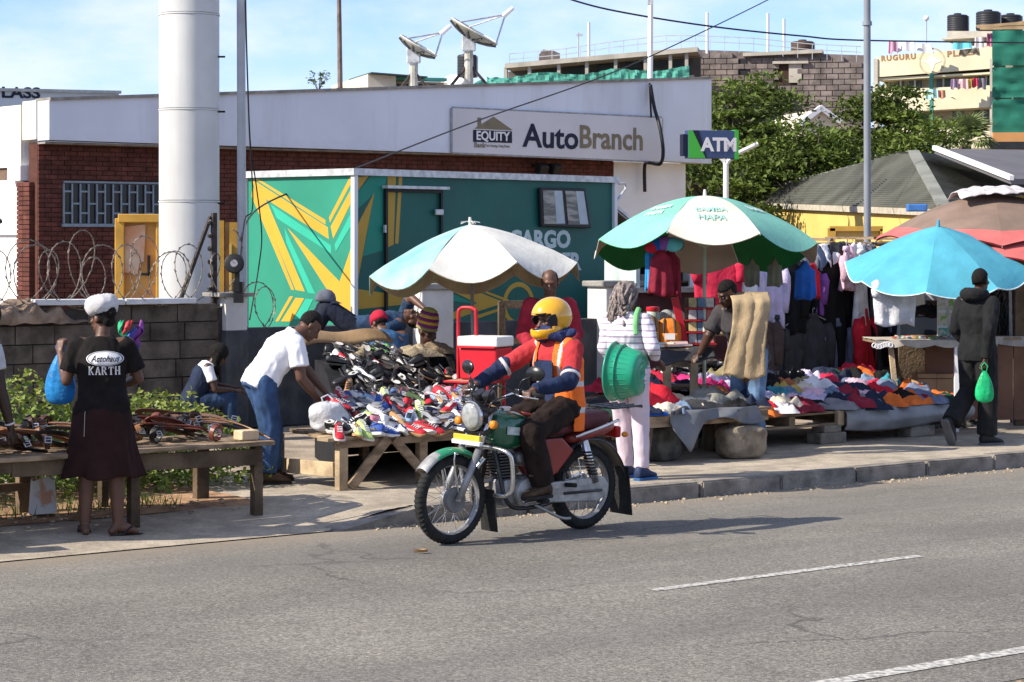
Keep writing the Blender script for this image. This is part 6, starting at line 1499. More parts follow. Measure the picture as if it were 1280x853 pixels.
# engine
eng = MB().box((.07, 0, .33), (.30, .19, .20)).build('engine_block', steel, bike, bevel=.03)
for k in range(8): MB().box((.16+.012*k*.3, 0, .45+.021*k), (.17-.004*k, .17, .011)).build('cooling_fin', pm('fin_dark', (.09, .09, .09), .5, .2, 12, metal=.4), eng, bevel=.002)
MB().box((.19, 0, .635), (.15, .14, .05)).build('cylinder_head', steel, eng, bevel=.012)
for sgn in (1, -1):
    MB().lathe([(.01, .0), (.098, 0), (.102, -.012), (.098, -.04), (.07, -.052), (.01, -.056)], 26, Matrix.Translation((.04, sgn*.10, .33))@Matrix.Rotation(R(90)*sgn, 4, 'X')).build('crankcase_cover', chain_m, eng, auto=True)
    MB().lathe([(.01, .0), (.028, 0), (.028, -.008), (.01, -.01)], 16, Matrix.Translation((.04, sgn*.158, .33))@Matrix.Rotation(R(90)*sgn, 4, 'X')).build('cover_plug', blackp, eng, auto=True)
prof_body('gearbox', [(-.16, .10, .24, .36), (-.05, .11, .22, .44), (.05, .11, .22, .44)], steel, eng, pw=.6, sub=False)
tb('exhaust_pipe', [(.26, -.06, .58), (.34, -.10, .45), (.30, -.13, .24), (.0, -.16, .20), (-.25, -.17, .24)], .021, chrome)
tb('silencer', [(-.25, -.17, .24), (-.32, -.17, .25), (-.75, -.18, .34), (-.80, -.18, .35)], [.022]*6+[.048]*13 if False else .045, chrome)
prof_body('carburettor', [(-.12, .04, .52, .60), (-.02, .05, .50, .62), (.05, .04, .52, .60)], steel, eng, sub=False)
# chain case on the left
mb = MB(); mb.prism([(-.12, .385), (rx-.06, .40), (rx-.12, .34), (rx-.10, .25), (rx, .215), (-.12, .245)], .118, .15, Matrix(((1, 0, 0, 0), (0, 0, 1, 0), (0, 1, 0, 0), (0, 0, 0, 1)))); cc = mb.build('chain_case', chain_m, bike, bevel=.012, fix=True)
MB().box((rx*.5-.05, .153, .318), (.36, .004, .045)).build('case_recess', steel, cc)
tb('brace_rod', [(-.30, .16, .30), (rx-.03, .165, .30)], .010, blackp, sub=False)
# crash bar, pegs, stand
for sgn in (1, -1):
    tb('crash_bar', [(.36, 0, .66), (.355, sgn*.10, .665), (.34, sgn*.245, .645), (.315, sgn*.275, .58), (.30, sgn*.27, .40), (.30, sgn*.21, .335), (.30, sgn*.08, .325)], .0155, chrome, 10)
    tb('foot_peg', [(-.05, sgn*.13, .27), (-.05, sgn*.26, .275)], .019, rubber, sub=False)
    tb('passenger_peg', [(-.32, sgn*.14, .36), (-.34, sgn*.24, .365)], .016, rubber, sub=False)
tb('gear_lever', [(-.04, .16, .27), (.10, .17, .26), (.13, .2, .28)], .008, chrome); tb('side_stand', [(-.02, .15, .24), (-.22, .2, .14), (-.30, .23, .13)], .011, steel)
tb('kick_lever', [(.0, -.14, .34), (-.12, -.18, .42), (-.13, -.22, .42)], .010, chrome)
# headlamp, gauges, bars, mirrors
Mh = Matrix.Translation((fx-.20, 0, .885))@Matrix.Rotation(R(97), 4, 'Y')
hl = MB().lathe([(.01, -.15), (.05, -.14), (.09, -.09), (.102, -.01), (.104, .02)], 30, Mh).build('headlamp', blackp, bike, smooth=True)
MB().lathe([(.104, .0), (.109, .012), (.104, .026), (.098, .026)], 30, Mh).build('headlamp_ring', chrome, hl, auto=True)
MB().lathe([(.098, .02), (.085, .038), (.05, .05), (.004, .054)], 26, Mh).build('headlamp_lens', pm('lens', (.30, .31, .31), .08, .25, 25, spec=.6), hl, smooth=True)
MB().box((fx-.145, 0, .725), (.02, .28, .06)).build('number_plate', pm('plate_yellow', (.62, .42, .04), .5, .1, 9), bike, bevel=.004)
MB().box((fx-.145, 0, .70), (.035, .30, .03)).build('plate_bracket', white_paint, bike, bevel=.006)
for y in (-.185, .185):
    MB().lathe([(.010, -.04), (.027, -.024), (.031, .0), (.027, .014), (.004, .019)], 16, Matrix.Translation((fx-.22, y, .835))@Matrix.Rotation(R(90), 4, 'Y')).build('indicator', MATS['amber'], bike, smooth=True); tb('indicator_stem', [(fx-.26, y*.3, .835), (fx-.26, y, .835)], .008, blackp, sub=False)
for y in (-.05, .05): MB().lathe([(.01, -.03), (.045, -.03), (.05, .02), (.046, .03), (.004, .032)], 20, Matrix.Translation((fx-.30, y, 1.02))@Matrix.Rotation(R(30), 4, 'Y')).build('gauge', blackp, bike, auto=True)
bar = [(fx-.50, .385, 1.035), (fx-.42, .24, 1.06), (fx-.34, .08, .99), (fx-.33, 0, .975), (fx-.34, -.08, .99), (fx-.42, -.24, 1.06), (fx-.50, -.385, 1.035)]
tb('handlebar', bar, .011, chrome)
for sgn in (1, -1):
    tb('grip', [(fx-.435, sgn*.265, 1.055), (fx-.505, sgn*.395, 1.033)], .019, rubber, sub=False, n=10)
    tb('lever', [(fx-.39, sgn*.23, 1.045), (fx-.38, sgn*.30, 1.035), (fx-.45, sgn*.40, 1.02)], .006, chrome)
    MB().box((fx-.41, sgn*.235, 1.06), (.04, .05, .045)).build('switch_box', blackp, bike, bevel=.008)
    tb('mirror_stalk', [(fx-.41, sgn*.235, 1.07), (fx-.40, sgn*.28, 1.14), (fx-.44, sgn*.33, 1.17)], .006, blackp)
    M_ = Matrix.Translation((fx-.455, sgn*.36, 1.195))@Matrix.Rotation(R(12)*sgn, 4, 'Z')@Matrix.Rotation(R(92), 4, 'Y')
    mo = MB().lathe([(.004, -.02), (.04, -.016), (.055, .0), (.052, .010)], 22, M_, squash=(.95, 1.5)).build('mirror', blackp, bike, smooth=True)
    MB().lathe([(.004, .0), (.052, .0), (.004, .003)], 22, M_, squash=(.95, 1.5)).build('mirror_glass', pm('mirror_glass', (.5, .5, .52), .1, .1, 9, metal=.7), mo)
for k, pts in enumerate(([(fx-.40, .22, 1.05), (fx-.28, .13, 1.10), (fx-.26, .05, .95)], [(fx-.40, -.22, 1.05), (fx-.26, -.12, 1.12), (fx-.25, -.05, .93)], [(fx-.40, .2, 1.04), (fx-.22, .16, .98), (fx-.27, .07, .78)], [(fx-.30, .05, 1.0), (fx-.20, .07, .75), (fx-.10, .09, .5), (fx-.03, .1, .36)])): tb('control_cable', pts, .006, blackp)
# rider
pelv = V((-.24, 0, .93))
def bx(x, y, z): return (-y, x, z)     # bike x forward,y left -> person x right,y forward
rd = dict(pelvis=bx(-.42, 0, .925), waist=bx(-.42, 0, 1.06), chest=bx(-.395, 0, 1.23), neck=bx(-.365, 0, 1.40), head=bx(-.325, 0, 1.54), hf=(.30, 1, -.12),
    rs=bx(-.36, -.17, 1.355), ls=bx(-.38, .18, 1.35), re=bx(-.10, -.32, 1.17), le=bx(-.20, .33, 1.11), rw=bx(.135, -.30, 1.075), lw=bx(.125, .30, 1.06),
    rhd=bx(1, -.25, -.15), lhd=bx(1, .25, -.15), rhp=(0, 0, -1), lhp=(0, 0, -1), rcurl=1.3, lcurl=1.3,
    rh=bx(-.38, -.09, .90), lh=bx(-.38, .09, .90), rk=bx(.06, -.17, .77), lk=bx(.05, .19, .755), ra=bx(-.04, -.19, .375), la=bx(-.06, .20, .375), rt=bx(.10, -.2, .30), lt=bx(.08, .215, .295))
t, j, hd_ = person('motorcyclist in yellow helmet, red and navy jacket and orange reflective vest', mid, math.degrees(BH), rd, 'm', skinm=skin_b, hair=False, face=True)
t.rotation_euler = (R(-1.5)*0, 0, BH-R(90))
jr = pm('jacket_red', (.40, .030, .035), .85, .15, 7, .3, 80); jn = pm('jacket_navy', (.012, .022, .06), .85, .25, 7, .3, 80)
vest_o = pm('vest_orange', (.82, .16, .018), .7, .08, 8, .25, 60); vest_s = pm('vest_reflective', (.52, .53, .54), .35, .1, 12, metal=.2)
dk_tr = pm('dark_trousers', (.020, .013, .011), .9, .3, 9, .3, 80, spec=.15)
trousers(t, j, dk_tr, inf=.026, flare=.014, wr=.009); shoe_pair(t, j, shoe_br, rubber)
mb = MB(); loft(mb, torso_secs(j, False, .018, low=-.05))
for s in ('r', 'l'):
    Sh, E = j[s+'s']+V((0, 0, -.012)), j[s+'e']; cap(mb, j['neck']*.5+j['chest']*.5+(Sh-j['neck'])*.2, Sh, .068, .068); cap(mb, Sh, Sh.lerp(E, .90), .068, .064, f1=True)
jk = cloth('jacket', mb, jr, t, wr=.009)
jk.data.materials.append(jn)
for p_ in jk.data.polygons:
    c = p_.center
    lowc = (c.z < 1.25 and abs(c.x) < .145) or (abs(c.x) < .03 and c.y > .12)
    if lowc: p_.material_index = 1
for s in ('r', 'l'):
    Sh, E, W = j[s+'s'], j[s+'e'], j[s+'w']; mb = MB(); cap(mb, Sh.lerp(E, .80), E, .066, .060); cap(mb, E, E.lerp(W, .95), .060, .044, f1=True); cloth('sleeve', mb, jn, t, wr=.009)
    mb = MB(); d_ = (E-(Sh+V((0, 0, -.012)))); M_ = Matrix.Translation(Sh+V((0, 0, -.012))+d_*.84)@d_.to_track_quat('Z', 'Y').to_matrix().to_4x4(); mb.lathe([(.068, -.012), (.074, -.008), (.074, .012), (.068, .016)], 20, M_); mb.build('sleeve_band', vest_s, t, smooth=True)
# vest: open front, two panels and a back
mb = MB(); loft(mb, torso_secs(j, False, .034, low=-.20)); S_ = j['rs']
for s in ('r', 'l'): cap(mb, j['neck']*.6+j['chest']*.4+(j[s+'s']-j['neck'])*.25, j['neck']*.30+j[s+'s']*.70+V((0, 0, -.004)), .076, .070)
me = remesh(mb, .0095, 2, 'vest', .007, 11, 77)
bm = bmesh.new(); bm.from_mesh(me)
fwd = lambda v: v.co.y-(j['pelvis'].y+(v.co.z-.925)*.22)
kill = [v for v in bm.verts if (fwd(v) > .02 and abs(v.co.x) < .075+.10*max(0, (1.05-v.co.z))*0 and v.co.z > .6) or v.co.z < .735 or (v.co.z > 1.435) or (abs(v.co.x) > .185 and v.co.z > 1.17 and False) or (v.co.y > j['pelvis'].y+.04 and v.co.z < .86)]
bmesh.ops.delete(bm, geom=kill, context='VERTS'); bm.to_mesh(me); bm.free()
me.materials.append(vest_o); me.materials.append(vest_s)
for p_ in me.polygons:
    c = p_.center; c_f = c.y-(j['pelvis'].y+(c.z-.925)*.22)
    if (.865 < c.z < .905) or (1.06 < c.z < 1.10) or (.118 < abs(c.x) < .142 and c.z > 1.10): p_.material_index = 1
vo = ob('vest', me, t); vo.modifiers.new('solid', 'SOLIDIFY').thickness = .005
H, hr, hf, hu, rot = hd_
helm = pm('helmet_yellow', (.70, .36, .012), .18, .05, 6, spec=.6, coat=.6)
mb = MB(); rs = []
mb.ball(H+hu*.025-hf*.008, (.128, .155, .142), 40, rot); mb.ball(H-hu*.062+hf*.030, (.118, .136, .092), 32, rot); mb.ball(H-hu*.085+hf*.05, (.098, .118, .06), 32, rot)
me = remesh(mb, .006, 4, 'helmet'); bm = bmesh.new(); bm.from_mesh(me)
def hk(v):
    q = v.co-H; f, u_, r_ = q.dot(hf), q.dot(hu), q.dot(hr)
    if u_ < -.128: return True
    return f > .03 and -.052 < u_ < .05 and (f > .05 or abs(u_) < .035)
bmesh.ops.delete(bm, geom=[v for v in bm.verts if hk(v)], context='VERTS'); bm.to_mesh(me); bm.free(); me.materials.append(helm)
ho = ob('helmet', me, t); ho.modifiers.new('solid', 'SOLIDIFY').thickness = .014
for q in (-1, 1): MB().prism([(-.03, -.055), (.035, -.045), (.05, .0), (.02, .03), (-.025, .035), (-.035, -.01)], .125*q, .133*q, Matrix.Translation(H+hf*.045+hu*.015)@Matrix((hf, hu, hr)).transposed().to_4x4()).build('visor_hinge', blk_m, ho, bevel=.004, fix=True)
mb = MB(); mb.grid(lambda a, b: H+hr*(.105*math.sin((a-.5)*2.5))+hf*(.04+.098*math.cos((a-.5)*2.3))+hu*(.052+.012*b), 16, 3); mb.build('visor_lip', blk_m, ho, smooth=True, solid=.006)
mb = MB(); mb.ball(H-hu*.062+hf*.045, (.07, .062, .05), 16, rot); mb.build('face_scarf', pm('scarf_navy', (.02, .03, .09), .9, .3, 12, .5, 50), t, smooth=True)
mb = MB(); nk = j['neck']; rs = []
for k in range(21):
    a = 2*math.pi*k/20; d_ = V((math.cos(a), math.sin(a), 0)); rr2 = .10+.015*math.sin(a*3); c_ = nk+d_*rr2+V((0, .01, .035+.012*math.sin(a*4))); rs.append([c_+(d_*math.cos(b_)+V((0, 0, 1))*math.sin(b_)*1.3)*(.036+.006*math.sin(a*7)) for b_ in [2*math.pi*q/12 for q in range(12)]])
mb.rings(rs, cap=False); cap(mb, nk+V((-.1, .02, .03)), nk+V((-.17, -.02, .05)), .035, .03); cloth('neck_scarf', mb, MATS['scarf_navy'], t, wr=.010)
MB().box(tuple(j['chest']+V((-.02, .162, -.06))), (.20, .012, .14)).build('chest_pocket', jn, t, bevel=.006)
# ---------------------------------------------------------------- stalls on the left: belts and shoes
wood = pm('weathered_wood', (.25, .18, .115), .9, .4, 4, .5, 40, stretch=(1.5, 1.5, 5), rnd=.15); wood_p = pm('pale_wood', (.42, .32, .20), .9, .3, 5, .4, 40, rnd=.12); wood_dk = pm('old_wood', (.12, .085, .055), .95, .4, 4, .6, 40, rnd=.18)
def plank(parent, name, c, d, mat=None, rot=None, seed=0):
    g = random.Random(seed+len(bpy.data.objects)); mb = MB(); n = 7; rs = []
    for i in range(n+1):
        x = (i/n-.5)*d[0]; jy = g.uniform(-.006, .006); jz = g.uniform(-.004, .004); w = d[1]/2*(1+g.uniform(-.05, .05))
        rs.append([V((x, -w+jy, -d[2]/2+jz)), V((x, w+jy, -d[2]/2+jz)), V((x, w+jy, d[2]/2+jz)), V((x, -w+jy, d[2]/2+jz))])
    o = mb.rings(rs).build(name, mat or wood, parent, bevel=.004); o.location = c
    if rot: o.rotation_euler = rot
    return o
BV = .70
bt = road_thing('belt_table', 'long rough timber table of leather belts in front of the hedge', 'table', -4.72, BV)
for k in range(4): plank(bt, 'plank', (-.0+random.uniform(-.05, .05), .06+.215*k, .485+random.uniform(-.006, .006)), (3.5+random.uniform(-.1, .15), .20, .032))
plank(bt, 'apron', (.65, .03, .40), (2.0, .035, .12), wood_dk, (0, R(1), 0)); plank(bt, 'apron', (-1.0, .04, .425), (1.5, .035, .085), wood_dk)
for x, y, w, h in ((1.66, .06, .075, .47), (.60, .02, .075, .47), (1.62, .80, .11, .46), (.15, .82, .13, .46), (-1.2, .06, .09, .47), (-1.3, .8, .09, .47), (.75, .75, .06, .46)):
    o = MB().box((0, 0, h/2-.01), (w, .07, h)).build('leg', wood_dk, bt, bevel=.006); o.location = (x, y, walk_z(-4.72+x, BV+y)-.0); o.scale.z = (.47-walk_z(-4.72+x, BV+y))/h
plank(bt, 'stretcher', (-.6, .8, .2), (1.7, .04, .06), wood_dk)
MB().box((1.62, .14, .54), (.15, .13, .075)).build('corner_block', wood_p, bt, bevel=.01)
bs = road_thing('brick_stack', 'short stack of worn bricks propping the belt table at left frame edge', 'bricks', -5.62, .47)
for k in range(5): 
    o = MB().box((0, 0, 0), (.24, .14, .085)).build('brick', pm('worn_brick', (.22, .13, .09), .95, .35, 8, .6, 40, rnd=.2), bs, bevel=.01); o.location = (random.uniform(-.02, .02), random.uniform(-.015, .015), -.055+.045+.088*k); o.rotation_euler.z = random.uniform(-.12, .12)
pbag = road_thing('paper_bag', 'white and orange printed plastic sack standing under the belt table', 'bag', -4.55, 1.28)
MB().grid(lambda a, b: V((.11*math.cos(2*math.pi*a)*(1-.15*b), .07*math.sin(2*math.pi*a)*(1-.5*b), .02+.25*b+.012*math.sin(a*19)*b)), 24, 8).build('sack', pm('sack_print', (.62, .62, .64), .6, .1, 6, col2=(.55, .30, .20), f0=.48, f1=.56), pbag, smooth=True)
# belts
belt_cols = [('black', (.014, .013, .013)), ('dark brown', (.055, .025, .016)), ('tan', (.26, .12, .05)), ('red brown', (.13, .035, .022))]
leather = {n: pm('leather_'+n.replace(' ', '_'), c, .42, .3, 9, .15, 60, spec=.4) for n, c in belt_cols}
buck_m = pm('buckle_steel', (.40, .40, .41), .28, .1, 10, metal=.9)
def belt_strip(pts, w=.044, th=.007):
    mb = MB(); rs = []; pts = [V(p) for p in pts]; N_ = len(pts)
    for i, p in enumerate(pts):
        t_ = (pts[min(i+1, N_-1)]-pts[max(i-1, 0)]).normalized(); s_ = V((0, 0, 1)).cross(t_)
        if s_.length < .1: s_ = V((0, 1, 0))
        s_.normalize(); n_ = t_.cross(s_); rs.append([p-s_*w/2-n_*th/2, p+s_*w/2-n_*th/2, p+s_*w/2+n_*th/2, p-s_*w/2+n_*th/2])
    return mb.rings(rs)
bz = {}
def coil_pts(turns, r0, r1):    # rolled belt on its edge lying: axis horizontal
    return [(r0+(r1-r0)*k/40*0, 0, 0) for k in range(41)]
bshapes = []
rolled = MB(); pts = []
for k in range(46):
    a = k/45*2*math.pi*2.3; r_ = .045+.022*k/45; pts.append((r_*math.cos(a), 0, .068+r_*math.sin(a)))
rs = []
for i, p in enumerate(pts):
    p = V(p); c_ = V((0, 0, .068)); n_ = (p-c_).normalized(); rs.append([p-V((0, .018, 0))-n_*.003, p+V((0, .018, 0))-n_*.003, p+V((0, .018, 0))+n_*.003, p-V((0, .018, 0))+n_*.003])
rolled.rings(rs); b_roll = rolled.mesh('belt_roll', leather['black'])
b_arc = belt_strip([(-.40+.8*k/20, .10*math.sin(k/20*3.1),   .03+.09*math.sin(k/20*3.14)) for k in range(21)]).mesh('belt_arc', leather['black'])
b_loop = belt_strip([(-.02+.26*math.cos(a)*(1 if math.cos(a) > 0 else 1.0), .055*math.sin(a), .02+.075*abs(math.sin(a*.5))) for a in [2*math.pi*.97*k/28 for k in range(29)]]).mesh('belt_loop', leather['black'])
bk = MB()
for c, d in (((0, .026, 0), (.056, .008, .008)), ((0, -.026, 0), (.056, .008, .008)), ((.026, 0, 0), (.008, .052, .008)), ((-.026, 0, 0), (.008, .052, .008)), ((.002, 0, .004), (.046, .005, .004))): bk.box(c, d)
b_buck = bk.mesh('belt_buckle', buck_m)
rng = random.Random(17); nbelt = 0
for k in range(104):
    x = -1.8+3.36*(k+rng.random())/104; y = rng.uniform(.10, .80); nm, c_ = belt_cols[min(3, int(rng.random()**1.7*4))]
    kind = rng.choice(['arc', 'roll', 'loop', 'roll', 'loop', 'roll']); z = .503+.10*max(0, (y-.12))+rng.uniform(0, .035)
    lab = {'arc': nm+' leather belt laid flat with steel buckle on the belt table', 'roll': nm+' leather belt rolled up on edge on the belt table', 'loop': nm+' leather belt folded in a loop on the belt table'}[kind]
    t = thing('belt', lab, 'belt', bt.matrix_basis@V((x, y, z)) if False else RF(-4.72+x, BV+y, z), RA+rng.uniform(-.6, .6), 'belts on the timber table, '+nm+' '+kind)
    me = {'arc': b_arc, 'roll': b_roll, 'loop': b_loop}[kind]; o = ob('strap', me, t, mat=leather[nm])
    o.rotation_euler = (rng.uniform(-.9, .5) if kind != 'arc' else rng.uniform(-.7, .1), rng.uniform(-.05, .2), rng.choice([0, 1.57, .5]) if kind == 'roll' else rng.uniform(-.4, .4))
    b = ob('buckle', b_buck, t, ((-.41, 0, .02) if kind == 'arc' else (.27, 0, .05) if kind == 'loop' else (.0, -.045, .075)))
    b.rotation_euler = (rng.uniform(.6, 1.4), rng.uniform(-.3, .3), rng.uniform(-.5, .5)); b.scale = (.82,)*3

# shoe table
stb = road_thing('shoe_table', 'low timber table with diagonal braces carrying the colourful shoes', 'table', -1.2, 1.33)
for k in range(6): plank(stb, 'plank', (.1+.06*k+random.uniform(-.03, .03), .09+.18*k, .405), (1.75+random.uniform(-.05, .12), .165, .028), wood_p if k < 2 else wood)
plank(stb, 'apron', (.0, .0, .37), (1.5, .03, .055), wood)
def leg(parent, x, y, h, w=.075, d=.065, mat=None, lean=0):
    o = MB().box((0, 0, h/2), (w, d, h)).build('leg', mat or wood, parent, bevel=.006); o.location = (x, y, 0); o.rotation_euler.y = lean; return o
leg(stb, -.69, .03, .39, .085, .07, wood_p); leg(stb, .10, .03, .39, .08, .07, wood); leg(stb, -.66, 1.0, .39); leg(stb, .8, .06, .39); leg(stb, .2, 1.0, .39)
def brace(parent, p0, p1, w=.075, th=.03, mat=None, name='brace'): return MB().beam(p0, p1, th, w, up=V((0, 1, 0)).cross(V(p1)-V(p0))).build(name, mat or wood, parent, bevel=.004)
brace(stb, (-.64, -.035, .03), (-.28, -.035, .40), .085); brace(stb, (-.22, -.035, .39), (.07, -.035, .10), .075)
MB().beam((-.71, .10, .16), (-.67, 1.0, .13), .03, .12).build('side_rail', wood_p, stb, bevel=.005)
# slatted crate to the right of the table
cr_ = road_thing('crate', 'slatted timber pallet crate beside the shoe table, behind the motorcycle wheel', 'crate', .05, 1.62)
for z in (.10, .24, .37): plank(cr_, 'slat', (.2, 0, z), (1.0, .025, .07), wood)
for x in (-.28, .2, .68): MB().box((x, .04, .21), (.06, .05, .42)).build('post', wood, cr_, bevel=.004)
for k in range(4): plank(cr_, 'slat', (.2, .12+.2*k, .42), (1.02, .15, .02), wood)
# sloping display under the black shoes
def shoe_z(u, v):
    return .425+.07*smooth(1.35, 2.1, v)+.44*smooth(1.95, 3.5, v)
dsp = road_thing('display_slope', 'dark cloth covered slope that carries the heap of black shoes', 'display', 0, 0)
mb = MB()
def ds(a, b):
    v = 1.95+1.9*b; u = -1.75+.5*(v-1.35)+(1.75-.66*smooth(2.4, 3.3, v))*a; return V((u, v, shoe_z(u, v)-.035+.02*noise.noise(V((u*5, v*5, 0)))))
mb.grid(ds, 20, 16); top = mb.v[:]
mb2 = MB(); mb2.grid(ds, 20, 16); dso = mb2.build('cloth', pm('dark_cloth', (.012, .012, .014), .9, .3, 6, .3, 40), dsp, smooth=True)
for e_ in (0, 1): MB().grid(lambda a, b, e_=e_: V((lambda q: (q.x, q.y, q.z*(1-b)))(ds(e_, a))), 12, 2).build('side_skirt', MATS['dark_cloth'], dsp)
MB().grid(lambda a, b: V((lambda q: (q.x, q.y, q.z*(1-b)))(ds(a, 1))), 12, 2).build('rear_skirt', MATS['dark_cloth'], dsp)
# shoe meshes
def shoe_mesh(kind):
    up_, so = MB(), MB(); n = 14
    if kind == 'sneaker': S = [(-.125, .026, .03, .085), (-.115, .036, .02, .105), (-.07, .040, .02, .108), (-.03, .041, .02, .098), (.02, .042, .02, .082), (.06, .046, .02, .066), (.10, .046, .02, .056), (.135, .036, .02, .048), (.15, .016, .024, .036)]
    else: S = [(-.125, .024, .025, .07), (-.115, .034, .018, .088), (-.07, .037, .018, .084), (-.02, .037, .018, .072), (.03, .039, .018, .062), (.08, .041, .018, .052), (.125, .036, .018, .044), (.155, .022, .02, .036), (.162, .01, .022, .03)]
    rs = []
    for x, w, z0, z1 in S: rs.append([V((x, w*math.copysign(abs(math.cos(a))**.7, math.cos(a))*(1 if math.sin(a) < 0 else .82), (z0+z1)/2+(z1-z0)/2*math.sin(a))) for a in [2*math.pi*k/n for k in range(n)]])
    up_.rings(rs)
    th = .026 if kind == 'sneaker' else .016
    rs = []
    for x, w, z0, z1 in S: 
        w2 = w*1.10+.003; x2 = x*1.03; rs.append([V((x2, -w2, 0+(.012 if x > .13 else 0))), V((x2, w2, (.012 if x > .13 else 0))), V((x2, w2, th)), V((x2, -w2, th))])
    so.rings(rs)
    op = MB(); op.grid(lambda a, b: V((-.115+.10*a, (b-.5)*.055*math.sin(math.pi*min(.95, max(.12, a)))**.5, .1085+.001-.012*a+.004*abs(b-.5))), 6, 4)
    tr = MB()
    if kind == 'sneaker':
        for k in range(4): tr.box((.0+.021*k, 0, .0945-.0082*k), (.008, .046, .006), Matrix.Rotation(.35, 3, 'Y'))
        for sg in (-1, 1): tr.add([V((-.07, sg*.0425, .04)), V((.03, sg*.0445, .045)), V((.05, sg*.0455, .052)), V((-.05, sg*.0425, .072))], [(0, 1, 2, 3)])
    else:
        for k in range(3): tr.box((.012+.018*k, 0, .068-.005*k), (.005, .034, .004), Matrix.Rotation(.3, 3, 'Y'))
    return up_, so, op, tr
bsh = pm('shoe_black', (.010, .010, .011), .35, .3, 9, .2, 60, spec=.45); inn = pm('shoe_inside', (.06, .05, .045), .9, .3, 12); inn_w = pm('shoe_lining', (.45, .44, .42), .9, .2, 12)
SM = {}
for kind in ('sneaker', 'leather'):
    a, b, c, d = shoe_mesh(kind); ms = []
    for q, nm in ((a, 'upper'), (b, 'sole'), (c, 'lining'), (d, 'laces')):
        me = q.mesh(nm, bsh, True); me.set_sharp_from_angle(angle=R(50)); ms.append(me)
    SM[kind] = ms
def sc_(n, c, **k): return pm('shoe_'+n, c, .6, .15, 10, .15, 60, **k)
scol = {'white': sc_('white', (.66, .66, .66)), 'red': sc_('red', (.48, .02, .035)), 'royal blue': sc_('royal_blue', (.03, .08, .32)), 'navy': sc_('navy', (.02, .03, .08)), 'pale blue': sc_('pale_blue', (.25, .38, .55)), 'teal': sc_('teal', (.10, .42, .42)), 'pink': sc_('pink', (.60, .22, .28)), 'grey': sc_('grey', (.24, .25, .27)), 'tan': sc_('tan', (.36, .20, .09)), 'black': bsh, 'lime': sc_('lime', (.42, .55, .18))}
white_sole = pm('white_sole', (.66, .65, .62), .7, .12, 14); black_sole = pm('black_sole', (.02, .02, .02), .7, .3, 14); gum = pm('gum_sole', (.40, .24, .12), .7, .2, 14)
def add_shoe(u, v, z, yaw, pitch, roll, kind, colr, sole, trim, lin_, label, group, sc=1.):
    t = thing('shoe', label, 'shoe', RF(u, v, z), 0, group); t.rotation_euler = Matrix.Rotation(RA, 3, 'Z').to_euler(); t.rotation_euler = (Matrix.Rotation(RA, 3, 'Z')@Matrix.Rotation(yaw, 3, 'Z')@Matrix.Rotation(pitch, 3, 'Y')@Matrix.Rotation(roll, 3, 'X')).to_euler(); t.scale = (sc,)*3
    for me, m_ in zip(SM[kind], (colr, sole, lin_, trim)): ob(me.name, me, t, mat=m_)
rng = random.Random(41); cl = ['white']*5+['red']*5+['royal blue']*3+['navy']*3+['pale blue']*3+['grey']*3+['pink']*2+['teal', 'tan', 'lime', 'black', 'black']
cnt = 0
for row in range(6):
    v = 1.36+.145*row; uL = -1.93+.52*(v-1.35); uR = -.42+.5*(v-1.35); n = 16
    for k in range(n):
        u = uL+(uR-uL)*(k+rng.uniform(.2, .8))/n; c = rng.choice(cl); vv = v+rng.uniform(-.05, .05); z = .422+.052*min(row, 2)*(.6+.5*rng.random())+.04*(row > 2)+shoe_z(u, v)-.425+.0
        tr_m = rng.choice([scol['white'], scol['red'], scol['black'], scol['royal blue']]) if c == 'white' else rng.choice([scol['white'], scol['white'], bsh])
        so = white_sole if rng.random() < .75 else rng.choice([black_sole, gum])
        yaw = -R(90)+rng.gauss(0, .55) if rng.random() < .75 else rng.uniform(-3, 3)
        wh = 'nearest the table edge' if row < 2 else 'in the middle of the coloured heap' if row < 4 else 'at the back of the coloured heap'
        add_shoe(u, vv, z, yaw, rng.uniform(-.05, .35), rng.gauss(0, .3), 'sneaker', scol[c], so, tr_m, inn if rng.random() < .6 else inn_w, c+' trainer lying '+wh+' on the shoe table', c+' trainers '+wh, rng.uniform(.76, .94)); cnt += 1
for row in range(11):
    v = 2.13+.135*row; uL = -1.62+.5*(v-1.35); uR = -.22+.5*(v-1.35)-.72*smooth(2.4, 3.3, v); n = 14-int(5*smooth(2.5, 3.3, v))
    for k in range(n):
        u = uL+(uR-uL)*(k+rng.uniform(.2, .8))/n; c = 'black' if rng.random() < .9 else rng.choice(['grey', 'tan', 'red', 'white']); vv = v+rng.uniform(-.05, .05)
        z = shoe_z(u, vv)-.02+rng.uniform(0, .05); yaw = -R(90)+rng.gauss(0, .7) if rng.random() < .7 else rng.uniform(-3, 3)
        so = black_sole if rng.random() < .72 else rng.choice([white_sole, gum]); kd = 'leather' if rng.random() < .6 else 'sneaker'
        lab = (c+' leather shoe' if kd == 'leather' else c+' trainer')+(' with pale sole' if so is not black_sole else ' with dark sole')+' in the heap on the dark slope'
        add_shoe(u, vv, z, yaw, rng.uniform(0, .5), rng.gauss(0, .35), kd, scol[c] if c != 'black' else bsh, so, bsh if rng.random() < .8 else scol['white'], inn_w if rng.random() < .3 else inn, lab, lab.replace(' shoe', ' shoes').replace('trainer', 'trainers'), rng.uniform(.80, .96)); cnt += 1
